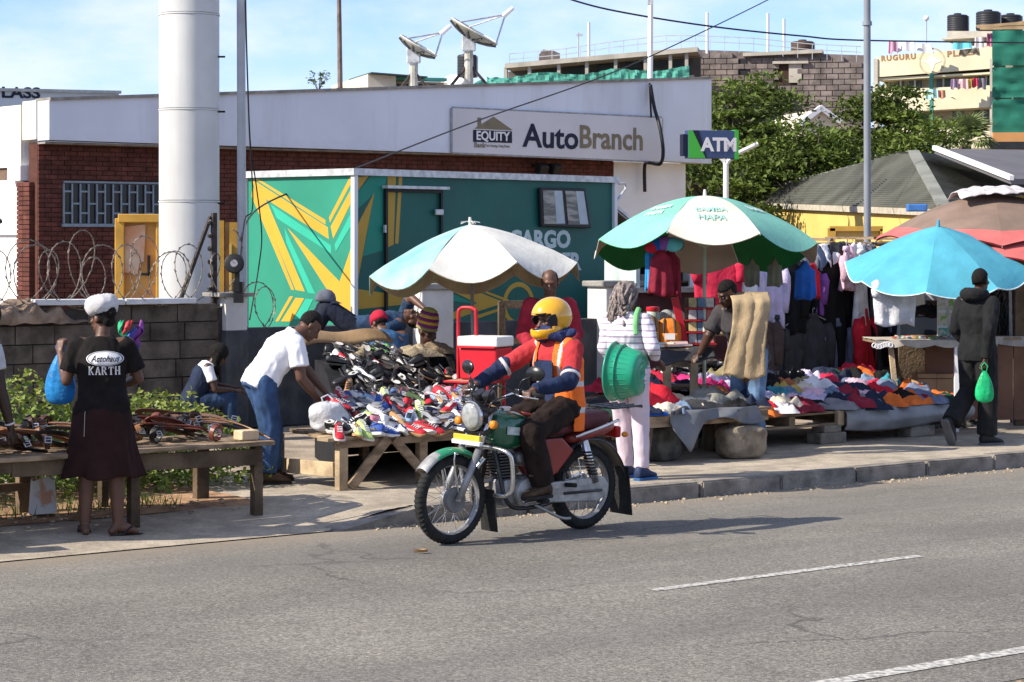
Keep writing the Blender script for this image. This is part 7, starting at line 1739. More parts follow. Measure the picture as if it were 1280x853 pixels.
# items behind and on the heap
cbm = pm('cardboard', (.26, .17, .09), .9, .2, 3, .3, 20)
t = road_thing('cardboard_sheet', 'bent brown cardboard sheet lying behind the black shoes', 'cardboard', -.15, 3.75, .0)
mb = MB(); mb.grid(lambda a, b: V((-.62+1.0*a, -.1+.35*b+.02*math.sin(a*5), .80+.36*math.sin(math.pi*(.25+.45*b))-.10*(a-.5)**2+.02*math.sin(a*9))), 16, 10); mb.build('sheet', cbm, t, smooth=True, solid=.012)
for k, (u, v, c, nm, w) in enumerate(((-.05, 3.45, (.08, .38, .02), 'lime green', .40), (.28, 3.35, (.34, .28, .19), 'sandy', .5), (.62, 3.5, (.20, .15, .10), 'brown', .4), (-.35, 3.35, (.30, .24, .15), 'straw coloured', .3))):
    t = road_thing('cloth_bundle', nm+' crumpled cloth lying at the top of the black shoe heap', 'cloth', u, v, shoe_z(u, v))
    MB().grid(lambda a, b, k=k, w=w: V(((a-.5)*w, (b-.5)*.3, .10*math.sin(math.pi*a)**.6*math.sin(math.pi*b)**.6+.05*noise.noise(V((a*7+k, b*6, k)))*math.sin(math.pi*a)*math.sin(math.pi*b))), 22, 16).build('cloth', pm('bundle_'+nm.replace(' ', '_'), c, .9, .25, 12, .5, 50), t, smooth=True)
# white carrier bags on the shoe table beside the bending man
wbag = pm('white_bag', (.62, .63, .66), .4, .15, 14, .5, 30, trans=.25)
def lump_bag(label, p, w, h, seed, mat):
    t = thing('carrier_bag', label, 'bag', p); 
    def f(a, b):
        th = math.pi*b; an = 2*math.pi*a; r_ = (w/2)*math.sin(th)**.55*(1+.28*noise.noise(V((math.cos(an)*1.6, math.sin(an)*1.6, b*4+seed)))); return V((r_*math.cos(an), r_*math.sin(an)*.8, h*(.5-.5*math.cos(th))*(1+.1*noise.noise(V((an, b, seed))))))
    MB().grid(f, 28, 18).build('bag_body', mat, t, smooth=True); MB().tube([(-.03, 0, h*.9), (-.05, 0, h*1.15), (0, .01, h*1.25), (.04, 0, h*1.1), (.03, 0, h*.9)], .008, 5).build('handle', mat, t)
lump_bag('crumpled white plastic carrier bag beside the bending man, larger of two', RF(-1.78, 1.72, .44), .34, .24, 3, wbag); lump_bag('small white plastic carrier bag in front of the black shoes', RF(-1.28, 2.15, .53), .30, .16, 8, wbag)
# red cool box on a red hand truck
redp = pm('cooler_red', (.52, .012, .025), .4, .08, 3, spec=.4); cwhite = pm('cooler_white', (.72, .71, .68), .5, .06, 4)
s = 20.4/F; base = P(607, 300, 20.4); base.z = 0
cb_ = thing('cool_box', 'red cool box with white lid standing behind the motorcyclist', 'cool box', base+V((0, 0, .775)), R(-28))
rs = []
for z, k in ((0, .93), (.02, .95), (.28, 1.0)): rs.append([V((x*.19*k, y*.15*k, z)) for x, y in ((-1, -1), (1, -1), (1, 1), (-1, 1))])
MB().rings(rs).build('body', redp, cb_, bevel=.014); MB().box((0, 0, .335), (.40, .32, .09)).build('lid', cwhite, cb_, bevel=.014); MB().box((0, -.162, .288), (.36, .02, .018)).build('lid_seam', redp, cb_)
tb('carry_handle', [(-.20, -.02, .20), (-.235, 0, .14), (-.235, 0, .02)], .010, pm('red_metal', (.42, .02, .03), .4, .15, 6), parent=cb_)
ht = thing('hand_truck', 'red tubular hand truck frame holding up the red cool box', 'hand truck', base+V((-.12, .12, 0)), R(-28)); rm = MATS['red_metal']
tb('frame', [(-.14, 0, 0), (-.14, 0, .7), (-.14, 0, 1.30), (-.12, 0, 1.385), (-.06, 0, 1.40), (.02, 0, 1.385), (.04, 0, 1.30), (.04, 0, .7), (.04, 0, 0)], .017, rm, parent=ht)
tb('shelf_frame', [(-.10, -.02, .76), (.34, -.02, .76), (.34, -.32, .76), (-.10, -.32, .76), (-.10, -.02, .76)], .012, rm, parent=ht, sub=False)
for x, y in ((.0, -.3), (.32, -.3), (.32, 0)): MB().cone((x, y, 0), (x, y, .76), .014, n=8).build('leg', rm, ht)
for k in range(5): MB().box((.12, -.05-.06*k, .767), (.42, .045, .01)).build('shelf_slat', wood_p, ht)
# brown timber frame behind
tf_ = thing('timber_frame', 'dark timber frame standing between the cool box and crimson cardigan man', 'frame', P(627, 300, 24)-V((0, 0, 2)), R(15))
MB().box((0, 0, .68), (.07, .06, 1.36)).build('post', wood_dk, tf_); MB().box((.24, 0, 1.33), (.52, .06, .08)).build('rail', wood_dk, tf_); MB().box((.5, .02, .66), (.06, .05, 1.30)).build('post', wood_dk, tf_); MB().box((.24, 0, .95), (.46, .05, .06)).build('rail', wood_dk, tf_)
# ---------------------------------------------------------------- umbrellas
def umbrella(label, apex, radius, drop, foot, cols, unders, n=8, tilt=(0, 0), scallop=.10, phase=0., sag=.0, pole_m=None, valance=.0, name='market_umbrella', seed=0, curve=1.75):
    """apex: world point; foot: world point where the pole meets the ground; cols/unders: materials per gore"""
    t = thing(name, label, 'umbrella', foot); A = V(apex)-V(foot)
    Mt = Matrix.Translation(A)@Matrix.Rotation(tilt[0], 4, 'X')@Matrix.Rotation(tilt[1], 4, 'Y')
    def pt(k, a, b, off=0.):
        ang = phase+2*math.pi*(k+a)/n; e = 4*a*(1-a)
        rr_ = radius*b*(1-.07*e*b*math.sin(math.pi/n)*2)*(1-scallop*e*b**6*.0)
        z = -drop*(b**curve)*(1+.0*e)-sag*e*b*b+scallop*radius*e*b**8*.55 + .02*noise.noise(V((b*3, ang*2, seed)))*b
        q = Mt@V((rr_*math.cos(ang), rr_*math.sin(ang), z-off)); return q
    for k in range(n):
        mb = MB(); mb.grid(lambda a, b, k=k: pt(k, a, .02+.98*b), 10, 14); mb.mi = 1
        mb.grid(lambda a, b, k=k: pt(k, 1-a, .02+.975*b, .014), 10, 14); mb.mi = 0
        if valance: mb.grid(lambda a, b, k=k: pt(k, a, 1.0)+V((0, 0, -valance*b*(1-.55*(4*a*(1-a)-.5)*b*0)))+V((0, 0, -valance*.45*4*a*(1-a)*b)), 10, 3)
        mb.build('canopy_panel', [cols[k % len(cols)], unders[k % len(unders)]], t, smooth=True)
    pm_ = pole_m or alu
    MB().cone((0, 0, 0), Mt@V((0, 0, -.02)), .019, .016, 10).build('pole', pm_, t, smooth=True)
    MB().cone(Mt@V((0, 0, -.01)), Mt@V((0, 0, .07)), .022, .012, 8).build('finial', cols[0], t)
    for k in range(n):
        pts = [pt(k, 0, b, .016) for b in (.05, .3, .55, .8, 1.0)]; MB().tube(pts, .006, 5).build('rib', pm_, t)
        MB().cone(Mt@V((0, 0, -drop*1.0)), pt(k, 0, .52, .018), .005, n=5).build('strut', pm_, t)
    return t, pt
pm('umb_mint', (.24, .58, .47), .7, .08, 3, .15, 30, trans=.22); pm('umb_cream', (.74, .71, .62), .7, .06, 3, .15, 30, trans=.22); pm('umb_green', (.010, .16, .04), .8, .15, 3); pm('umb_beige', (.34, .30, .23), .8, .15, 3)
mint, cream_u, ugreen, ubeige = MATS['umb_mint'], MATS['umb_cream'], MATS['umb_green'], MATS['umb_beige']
ap = P(881, 246, 22.6); ft_ = at_ground(879, 574)
ft_ = V((P(880, 300, 22.4).x, 22.4, 0))
um2, pt2 = umbrella('green and cream market umbrella with pale lettering, the largest in the centre right', ap, 1.13, .50, ft_, [cream_u, mint], [ubeige, ugreen], 8, (R(-8), R(1)), -.20, R(-90-22.5), pole_m=pm('pole_pale', (.50, .58, .46), .5, .1, 5))
# print on the front cream gore and neighbours (gore 0 faces the road)
def gore_text(t, pt, k, body, b0, w, h, mat, squeeze=1.):
    me_o = text_mesh(body, 1, mat, Matrix.Identity(4), 0, .01, t, 'print')
    me = me_o.data; xs = [v.co.x for v in me.vertices]; W_ = max(xs)-min(xs)
    bm = bmesh.new(); bm.from_mesh(me); bmesh.ops.triangulate(bm, faces=bm.faces); bmesh.ops.subdivide_edges(bm, edges=[e for e in bm.edges if e.calc_length() > .25], cuts=1); bm.to_mesh(me); bm.free()
    for v in me.vertices:
        b = b0-v.co.y*h; v.co = pt(k, .5+v.co.x/W_*w/b*b0, b, -.013)
gm2 = pm('print_mint', (.28, .56, .48), .7, .05, 4); wm2 = pm('print_pale', (.62, .74, .70), .7, .05, 4)
gore_text(um2, pt2, 0, 'BAMBA', .66, .52, .10, gm2); gore_text(um2, pt2, 0, 'HAPA', .775, .40, .10, gm2); gore_text(um2, pt2, 7, 'BAMBA', .58, .50, .10, wm2); gore_text(um2, pt2, 7, 'HAPA', .68, .38, .10, wm2); gore_text(um2, pt2, 1, 'BAMBA', .58, .50, .10, wm2)
# pale umbrella over the shoes
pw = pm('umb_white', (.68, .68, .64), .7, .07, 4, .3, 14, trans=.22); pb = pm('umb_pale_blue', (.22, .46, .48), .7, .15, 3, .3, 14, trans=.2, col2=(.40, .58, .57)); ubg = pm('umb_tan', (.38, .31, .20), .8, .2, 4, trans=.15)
ap = P(588, 281, 21.6); f1 = V((P(588, 300, 21.9).x+.05, 21.9, 0))
um1, pt1 = umbrella('faded white and pale blue umbrella with drooping edge over the shoe stall', ap, 1.03, .44, f1, [pw, pw, pb, pw, pw, pb, pb, pb], [ubg], 8, (R(-4), R(-4)), -.24, R(-112), .02, seed=4, curve=1.4, pole_m=pm('pole_brown', (.30, .27, .25), .5, .2, 6))
mb = MB(); rng = random.Random(6)
for k in range(14):
    a = rng.random()*6.28; mb.tube([ap-f1+V((0, 0, .02)), ap-f1+V((.04*math.cos(a), .04*math.sin(a), .03)), ap-f1+V((.09*math.cos(a), .09*math.sin(a), .0+.03*rng.random()))], .005, 4)
mb.build('frayed_tuft', pw, um1, kind='stuff')
# brown and coral umbrellas at the right, blue one in front
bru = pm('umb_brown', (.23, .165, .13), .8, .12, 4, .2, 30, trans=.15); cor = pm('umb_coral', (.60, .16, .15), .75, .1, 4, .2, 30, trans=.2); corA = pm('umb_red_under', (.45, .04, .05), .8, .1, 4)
ap = P(1243, 243, 25.5); fb = V((ap.x+.0, 25.5, 0))
bu, ptb = umbrella('wide brown umbrella with coral rim at right, grey cloth thrown over its top', ap, 1.30, .52, fb, [bru], [corA], 8, (R(2), R(0)), .10, R(-98), seed=7)
for k in range(8):
    MB().grid(lambda a, b, k=k: ptb(k, a, .83+.172*b, -.006), 10, 4).build('coral_border', cor, bu, smooth=True)
gcl = pm('grey_print_cloth', (.56, .52, .53), .85, .25, 9, .5, 30, f0=.42, f1=.6)
t = thing('cloth', 'pale grey patterned cloth draped over top of the brown umbrella', 'cloth', ap+V((.0, 0, 0)))
MB().grid(lambda a, b: V((-.46+1.15*a, -.5+.8*b, .075-.36*((a-.42)**2+(b-.5)**2)*.9+.03*noise.noise(V((a*6, b*5, 2)))+.015*abs(math.sin(a*24)))), 40, 16).build('cloth', gcl, t, smooth=True, solid=.008)
ap = P(1262, 274, 24.9)
cu_, ptc = umbrella('coral red umbrella tucked beneath the brown one at the right edge', ap, .85, .40, V((ap.x+.12, 25.35, 0)), [cor], [corA], 8, (R(4), R(2)), .10, R(-80), seed=3)
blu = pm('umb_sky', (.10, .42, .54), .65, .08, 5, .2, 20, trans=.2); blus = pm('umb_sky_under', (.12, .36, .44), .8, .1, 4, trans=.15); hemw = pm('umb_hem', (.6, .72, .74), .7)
ap = P(1173, 283, 24.3); ff = V((P(1200, 300, 25.3).x, 25.3, 0))
bl_, ptl = umbrella('sky blue umbrella tilted towards the road, in front of the brown umbrella', ap, .98, .44, ff, [blu], [blus], 8, (R(15), R(-2)), -.10, R(-107), .03, seed=11, curve=1.2)
for k in range(8): MB().tube([ptl(k, a/10, 1.0) for a in range(11)], .007, 5).build('hem', hemw, bl_, smooth=True)
# ---------------------------------------------------------------- hanging garments
def garment_mesh(kind, w, L_, seed, fold=1.):
    g = random.Random(seed); mb = MB(); n, m = 28, 14; ph = g.random()*6
    if kind == 'trousers':
        for sx in (-1, 1):
            rs = []
            for i in range(m+1):
                b = i/m; cx_ = sx*w*.25*(1+.05*b); hw_ = w*.27*(1-.18*b); rs.append([V((cx_+hw_*math.cos(a)*(1+.05*math.sin(3*a+ph+b*4)), .035*math.sin(a)*(1+.6*math.sin(2*a+b*5+ph)), -L_*b)) for a in [2*math.pi*k/n for k in range(n)]])
            mb.rings(rs)
        return mb
    rs = []
    for i in range(m+1):
        b = i/m; z = -L_*b+(.03 if i == 0 else 0)
        sh = min(1, .34+b*5.2) if kind != 'dress' else min(1, .40+b*3)
        hw_ = w/2*sh*(1+.10*b*(kind == 'dress')*3+.04*math.sin(b*6+ph)); dp = (.030+.05*b)*(.8 if kind != 'jacket' else 1.2)
        ring = []
        for k in range(n):
            a = 2*math.pi*k/n; f = 1+fold*b*.55*math.sin(7*a+ph+b*1.5); ring.append(V((hw_*math.cos(a)*(1+.03*fold*math.sin(5*a+ph)), dp*math.sin(a)*f, z-.05*abs(math.cos(a))**2*(b < .25)*(1-b*4)+.02*fold*math.sin(a*3+ph)*b)))
        rs.append(ring)
    mb.rings(rs)
    if kind in ('shirt', 'jacket'):
        sl = L_*(.42 if kind == 'shirt' and g.random() < .5 else .78); r0 = .055 if kind == 'shirt' else .07
        for sx in (-1, 1):
            p0 = V((sx*w*.40, 0, -.06)); p1 = V((sx*w*.47, -.015, -sl*.55)); p2 = V((sx*w*.44+.02*g.uniform(-1, 1), -.02, -sl))
            mb.tube([p0, p0.lerp(p1, .5)+V((sx*.012, 0, 0)), p1, p1.lerp(p2, .5), p2], [r0*.8, r0*1.1, r0, r0*.95, r0*.8], 10)
    return mb
gcol = {'black': (.012, .012, .013), 'white': (.70, .70, .73), 'charcoal': (.05, .05, .054), 'grey': (.22, .22, .24), 'navy': (.02, .028, .055), 'crimson': (.48, .025, .06), 'red': (.52, .02, .035), 'pink': (.60, .40, .48), 'lilac': (.52, .46, .64), 'turquoise': (.12, .46, .48), 'brown': (.07, .05, .045), 'slate blue': (.16, .19, .28), 'royal blue': (.02, .10, .38), 'khaki green': (.16, .16, .11), 'maroon': (.23, .022, .04), 'purple': (.24, .09, .36), 'sky blue': (.04, .30, .62), 'cream': (.58, .52, .42), 'beige': (.40, .32, .22)}
GM = {k: pm('cloth_'+k.replace(' ', '_'), c, .9, .18, 8, .4, 30, spec=.15) for k, c in gcol.items()}
def hang(label, px, py, d, kind, col, w, L_, seed, rz=None, group=None, collar=True):
    t = thing({'trousers': 'hanging_trousers', 'dress': 'hanging_dress'}.get(kind, 'hanging_'+kind), label, {'trousers': 'trousers', 'dress': 'dress', 'cloth': 'cloth'}.get(kind, kind), P(px, py, d), RA if rz is None else rz, group)
    garment_mesh(kind, w, L_, seed).build('garment', GM[col], t, smooth=True)
    if kind in ('shirt', 'jacket') and collar:
        mb = MB(); mb.lathe([(.045, .0), (.06, .01), (.052, .05), (.04, .055)], 14, squash=(1.15, .7)); mb.build('collar', GM[col], t, smooth=True)
        MB().tube([(-w*.38, 0, -.02), (0, 0, .05), (w*.38, 0, -.02)], .006, 5).build('hanger', alu, t); MB().tube([(0, 0, .05), (0, 0, .10), (.02, 0, .115), (.025, 0, .10)], .004, 5).build('hook', alu, t)
    return t
rack = thing('clothes_rack', 'rough timber pole rack hung with rows of second hand clothes', 'rack', RF(6.2, 3.95, 0), RA)
pm('peeled_pole', (.36, .25, .15), .9, .3, 5, .5, 25)
for x, y, h, r_ in ((-.12, -.08, 1.95, .04), (2.2, 0, 2.0, .035), (-1.45, .3, 1.9, .035)): MB().tube([(x, y, 0), (x+.015, y, h*.4), (x-.015, y, h*.75), (x, y, h)], [r_*1.1, r_, r_*.95, r_*.8], 10).build('upright', MATS['peeled_pole'], rack, smooth=True)
for z, y in ((1.97, 0), (1.02, .05), (1.97, .5)): MB().tube([(-1.6, y, z-.02), (-1, y, z-.03), (1, y, z-.02), (2.7, y, z+.01)], .022, 8).build('rail', wood, rack, smooth=True)
for k in range(4): MB().beam((.1+.7*k, -.1, 2.0+.02*(k % 2)), (.15+.7*k, .7, 2.02), .05, .03).build('roof_lath', wood, rack)
def RK(px): # depth of the rack line below a photo column
    k = (px-HX)/F; q = RF(0, 3.85); u_ = (k*q.y-q.x)/(U.x-k*U.y); return q.y+u_*U.y
upper = [(897, 322, 'shirt', 'crimson', .52, .62), (922, 327, 'shirt', 'pink', .36, .62), (938, 326, 'shirt', 'white', .42, .7), (953, 327, 'trousers', 'grey', .26, .75), (964, 326, 'shirt', 'lilac', .36, .72), (975, 326, 'trousers', 'white', .28, .78), (986, 325, 'jacket', 'black', .40, .8), (1014, 318, 'shirt', 'slate blue', .34, .62), (1021, 336, 'shirt', 'purple', .16, .5), (1029, 322, 'jacket', 'navy', .34, .8), (1036, 312, 'jacket', 'black', .50, .95), (1050, 318, 'jacket', 'charcoal', .40, .95), (1058, 314, 'shirt', 'pink', .22, .42), (1066, 316, 'jacket', 'charcoal', .36, .9), (1076, 318, 'shirt', 'white', .34, .8), (1088, 316, 'jacket', 'black', .42, .85), (1097, 325, 'shirt', 'slate blue', .34, .8), ]
used_l = {}
for i, (px, py, kd, c, w, L_) in enumerate(upper):
    lab = f"{c} {kd} hanging from the upper rail"
    where = 'beside the charcoal tee man' if px < 950 else 'left of the timber upright' if px < 1000 else 'just right of the timber upright' if px < 1045 else 'under the blue umbrella edge' if px > 1085 else 'in the middle of the dark row'
    hang(lab+' '+where, px, py, RK(px)+(.10 if i % 2 else -.06)-(.22 if c in ('white', 'pink') and px > 1000 else 0), kd, c, w, L_, 100+i, RA+random.uniform(-.7, .5), 'clothes on the upper rail')
lower = [(949, 396, 'jacket', 'brown', .42, .66), (962, 398, 'jacket', 'brown', .36, .68), (970, 400, 'shirt', 'charcoal', .32, .7), (981, 404, 'shirt', 'turquoise', .36, .62), (991, 405, 'shirt', 'charcoal', .30, .66), (1003, 402, 'shirt', 'slate blue', .28, .6), (1016, 398, 'jacket', 'charcoal', .44, .68), (1029, 402, 'jacket', 'black', .38, .66), (1044, 404, 'jacket', 'slate blue', .46, .62), (1058, 402, 'jacket', 'navy', .38, .64), (1068, 400, 'jacket', 'black', .36, .66), (1080, 392, 'jacket', 'red', .42, .74), (1098, 404, 'jacket', 'charcoal', .50, .66), (1112, 402, 'jacket', 'black', .46, .64)]
for i, (px, py, kd, c, w, L_) in enumerate(lower):
    where = 'left end' if px < 975 else 'beside the timber upright' if px < 1010 else 'middle' if px < 1062 else 'right end' if px < 1105 else 'far right end, last of the row'
    hang(f"{c} {kd} hanging on the lower rail at its {where}", px, py, RK(px)-.12+(.10 if i % 2 else 0)-(.32 if c == 'red' else 0), kd, c, w, L_, 200+i, RA+random.uniform(-.8, .6), 'clothes on the lower rail')
for i in range(34):
    px = 945+5.6*i; c = ['black', 'charcoal', 'navy', 'black', 'slate blue', 'black'][i % 6]
    hang(f"{c} garment in the dense back row behind the clothes rack", px, 318+5*(i % 3), RK(px)+.32, 'jacket', c, .38, 1.0+.3*(i % 2), 800+i, RA+random.uniform(-.5, .4), c+' garments in the back row', collar=False)
# crumpled tops of the rail
for i, (px, py, c, w) in enumerate(((1037, 312, 'white', .22), (1057, 312, 'pink', .2), (1072, 311, 'white', .2), (1085, 312, 'grey', .22), (1048, 309, 'charcoal', .2), (1095, 319, 'white', .28), (1010, 322, 'grey', .2), (1027, 316, 'slate blue', .2))):
    t = thing('garment', f"{c} crumpled garment thrown over the top rail, number of the row under brown umbrella" if 0 else f"{c} crumpled garment thrown over the top rail of the clothes rack", 'garment', P(px, py, RK(px)-.08), RA, 'garments over the top rail')
    MB().grid(lambda a, b, w=w, i=i: V((w*1.25*(a-.5)*(1+.25*math.sin(b*5+i)), .05*math.cos(math.pi*b)*(1+.5*math.sin(a*9+i)), .05*math.sin(math.pi*b)-.26*abs(b-.5)*(1+.5*math.sin(a*4+i))+.035*noise.noise(V((a*5, b*5, i))))), 18, 14).build('cloth', GM[c], t, smooth=True, solid=.012)
hang('large white blouse hanging below the left edge of the blue umbrella', 1119, 346, 24.0, 'shirt', 'white', .46, .50, 331, .25); hang('royal blue short hanging from the timber upright under the green umbrella', 1006, 330, 22.9, 'cloth', 'royal blue', .22, .34, 301, .2); hang('red cloth hanging beside the royal blue short under the umbrella', 1016, 332, 23.1, 'cloth', 'red', .16, .32, 302, .4)
for px in (940, 968): hang('olive pointed cloth hanging from the rim of the green umbrella, '+('left of two' if px < 950 else 'right of two'), px, 326, 22.6, 'cloth', 'khaki green', .15, .24, 303+px, .1)
# dark red garments at the left rim of the green umbrella
hang('maroon dress hanging at left rim of the green umbrella', 826, 310, 21.9, 'dress', 'maroon', .19, .44, 401, .1); hang('darker maroon dress hanging behind the first at the umbrella rim', 838, 310, 22.1, 'dress', 'maroon', .17, .46, 402, -.2)
hang('narrow sky blue garment hanging left of the maroon dresses', 812, 308, 22.0, 'cloth', 'sky blue', .09, .42, 403, .1)
for i, (px, py, c) in enumerate(((816, 308, 'red'), (842, 306, 'turquoise'), (829, 304, 'purple'), (818, 305, 'royal blue'))):
    t = thing('scrap_cloth', f'{c} scrap of cloth bunched at the umbrella rim above the maroon dresses', 'cloth', P(px, py, 21.8)); MB().grid(lambda a, b, i=i: V((.075*math.sin(3.14*b)*math.cos(6.28*a)*(1+.4*math.sin(a*12+i)), .05*math.sin(3.14*b)*math.sin(6.28*a), .07*math.cos(3.14*b))), 16, 8).build('cloth', GM[c], t, smooth=True)
# ---------------------------------------------------------------- goods table with bags and books
s = 22.4/F
gt = thing('goods_table', 'timber goods table carrying bags and books behind the green basin', 'table', P(812, 300, 22.4)-V((0, 0, 2)), R(6)); zt_ = zpx(434, 22.4)
plank(gt, 'plank', (0, -.12, zt_-.02), (.84, .22, .03), wood_p); plank(gt, 'plank', (0, .12, zt_-.02), (.82, .22, .03)); plank(gt, 'plank', (.0, .36, zt_-.02), (.82, .22, .03))
for x in (-.36, .14, .40): MB().box((x, -.18, zt_/2-.02), (.075, .06, zt_-.04)).build('leg', wood_p, gt, bevel=.005)
MB().box((.27, -.18, zt_-.16), (.34, .03, .05)).build('rail', wood, gt); plank(gt, 'lower_shelf', (.1, .1, zpx(485, 22.4)), (.8, .5, .03), wood_dk)
def backpack(label, px, py, d, w, h, mat, rz, seed):
    t = thing('backpack', label, 'backpack', P(px, py, d), rz); mb = MB(); rs = []
    for z, k, dp in ((0, .86, .9), (.04, 1, 1), (h*.35, 1.02, 1.08), (h*.7, .96, 1), (h*.9, .78, .8), (h, .4, .5)): rs.append([V((w/2*k*math.copysign(abs(math.cos(a))**.6, math.cos(a)), .09*dp*math.copysign(abs(math.sin(a))**.6, math.sin(a)), z)) for a in [2*math.pi*q/24 for q in range(24)]])
    o = mb.rings(rs).build('body', mat, t, smooth=True)
    mb = MB(); rs = []
    for z, k in ((h*.12, .7), (h*.16, .8), (h*.42, .8), (h*.48, .7)): rs.append([V((w/2*k*math.copysign(abs(math.cos(a))**.6, math.cos(a)), -.085+.05*math.copysign(abs(math.sin(a))**.6, math.sin(a)), z)) for a in [2*math.pi*q/20 for q in range(20)]])
    mb.rings(rs).build('front_pocket', mat, t, smooth=True)
    for sg in (-1, 1): MB().tube([(sg*w*.22, -.10, h*.02), (sg*w*.24, -.115, h*.5), (sg*w*.2, -.07, h*.95), (sg*w*.12, 0, h*1.0)], .011, 6).build('strap', pm('strap_dark', (.06, .045, .035), .8), t, smooth=True)
    MB().tube([(-.03, 0, h*.98), (0, 0, h*1.08), (.03, 0, h*.98)], .008, 6).build('handle', MATS['strap_dark'], t)
    return t
backpack('tan backpack on the goods table, left of the orange one', 808, 433, 22.45, .25, .30, pm('tan_canvas', (.34, .20, .09), .9, .15, 9, .3, 60), .25, 1)
ob2 = backpack('orange backpack on the goods table with white patch', 836, 433, 22.5, .24, .27, pm('orange_canvas', (.72, .22, .03), .85, .12, 9, .3, 60), 0, 2)
MB().box((0, -.145, .10), (.10, .006, .06)).build('patch', white_p, ob2)
bk_ = thing('book_rack', 'red framed rack of small books leaning on the goods table', 'rack', P(863, 434, 22.5), R(5))
MB().box((-.10, 0, .24), (.07, .03, .50), Matrix.Rotation(-.22, 3, 'Y')).build('side_board', redp, bk_); MB().box((.10, .03, .24), (.30, .02, .48)).build('back_board', wood_dk, bk_)
rng = random.Random(12); bcols = [(.5, .5, .48), (.18, .24, .32), (.45, .14, .12), (.5, .42, .2), (.12, .2, .3), (.55, .5, .45)]
for r in range(4):
    MB().box((.10, -.02, .03+.115*r), (.30, .06, .012)).build('shelf', redp, bk_)
    for c in range(3): MB().box((.02+.085*c, -.01, .085+.115*r), (.074, .02, .092), Matrix.Rotation(-.15, 3, 'X')).build('book', pm(f'book_{(r*3+c) % 6}', bcols[(r*3+c) % 6], .6, .2, 20), bk_)
for i, (px, py, d, c, lab) in enumerate(((822, 434, 22.25, (.62, .55, .45), 'cream'), (840, 433.5, 22.2, (.66, .3, .12), 'orange'), (853, 433, 22.3, (.5, .12, .1), 'red'), (832, 431, 22.3, (.6, .5, .3), 'yellowish'), (848, 430, 22.35, (.45, .4, .38), 'greyish'))):
    t = thing('book', f'{lab} covered book lying flat at the front of the goods table', 'book', P(px, py, d), random.uniform(-.5, .5)); MB().box((0, 0, .012), (.16, .11, .024)).build('cover', pm('cover_'+lab, c, .6, .2, 15), t); MB().box((.003, -.003, .012), (.158, .108, .018)).build('pages', white_p, t)
jar = thing('jar', 'pale plastic jar with red lid behind the tan backpack', 'jar', P(816, 407, 23.2)); s = 23.2/F
MB().lathe([(.055, 0), (.065, .01), (.065, .13), (.055, .145)], 20).build('body', pm('jar_pale', (.45, .55, .45), .3, .1, 8), jar, smooth=True); MB().lathe([(.066, .145), (.068, .15), (.066, .185), (.01, .19)], 20).build('lid', redp, jar, auto=True)
for px, lab in ((834, 'clear plastic bowl behind the orange backpack, left of two'), (846, 'clear plastic bowl behind the book rack, right of two')):
    t = thing('bowl', lab, 'bowl', P(px, 400, 23.3)); MB().ball((0, 0, .03), (.085, .05, .075), 18).build('bowl', pm('clear_plastic', (.45, .47, .47), .15, .1, 8, trans=.3), t, smooth=True)
hm_ = pm('heap_dark', (.02, .022, .026), .9, .5, 14, .6, 40)
# white counter and kiosk behind
ks = thing('kiosk', 'dark open kiosk with shelves of goods between trailer and clothes rack', 'kiosk', P(846, 300, 28)-V((0, 0, 2)), R(20)); s = 28/F
MB().box((.1, .9, .95), (1.25, .05, 1.9)).build('back_wall', pm('kiosk_dark', (.03, .032, .035), .8, .3, 4), ks); MB().box((-.55, .4, .95), (.05, 1.0, 1.9)).build('side_wall', pm('kiosk_pale', (.42, .50, .50), .8, .15, 3), ks); MB().box((.45, .3, .95), (.3, .04, 1.9)).build('door_panel', white_paint, ks)
MB().box((.0, .1, .72), (1.25, .4, 1.32)).build('counter', pm('kiosk_maroon', (.06, .02, .022), .8, .3, 4), ks); MB().box((0, .05, 1.40), (1.35, .5, .06)).build('counter_top', concrete, ks)
MB().box((.05, .5, 1.93), (1.3, .95, .05)).build('roof', pm('kiosk_roof', (.2, .2, .19), .8, .2, 4), ks)
rng = random.Random(30)
for r in range(2):
    MB().box((.1, .78, 1.48+.22*r), (1.1, .22, .02)).build('shelf', wood_dk, ks)
    for c in range(9):
        h = rng.uniform(.08, .2); MB().box((-.36+.115*c, .76, 1.49+.22*r+h/2), (.08, .1, h)).build('packet', pm(f'packet_{c % 5}', [(.3, .05, .05), (.05, .1, .25), (.4, .4, .38), (.35, .28, .05), (.05, .2, .15)][c % 5], .5, .2, 10), ks)
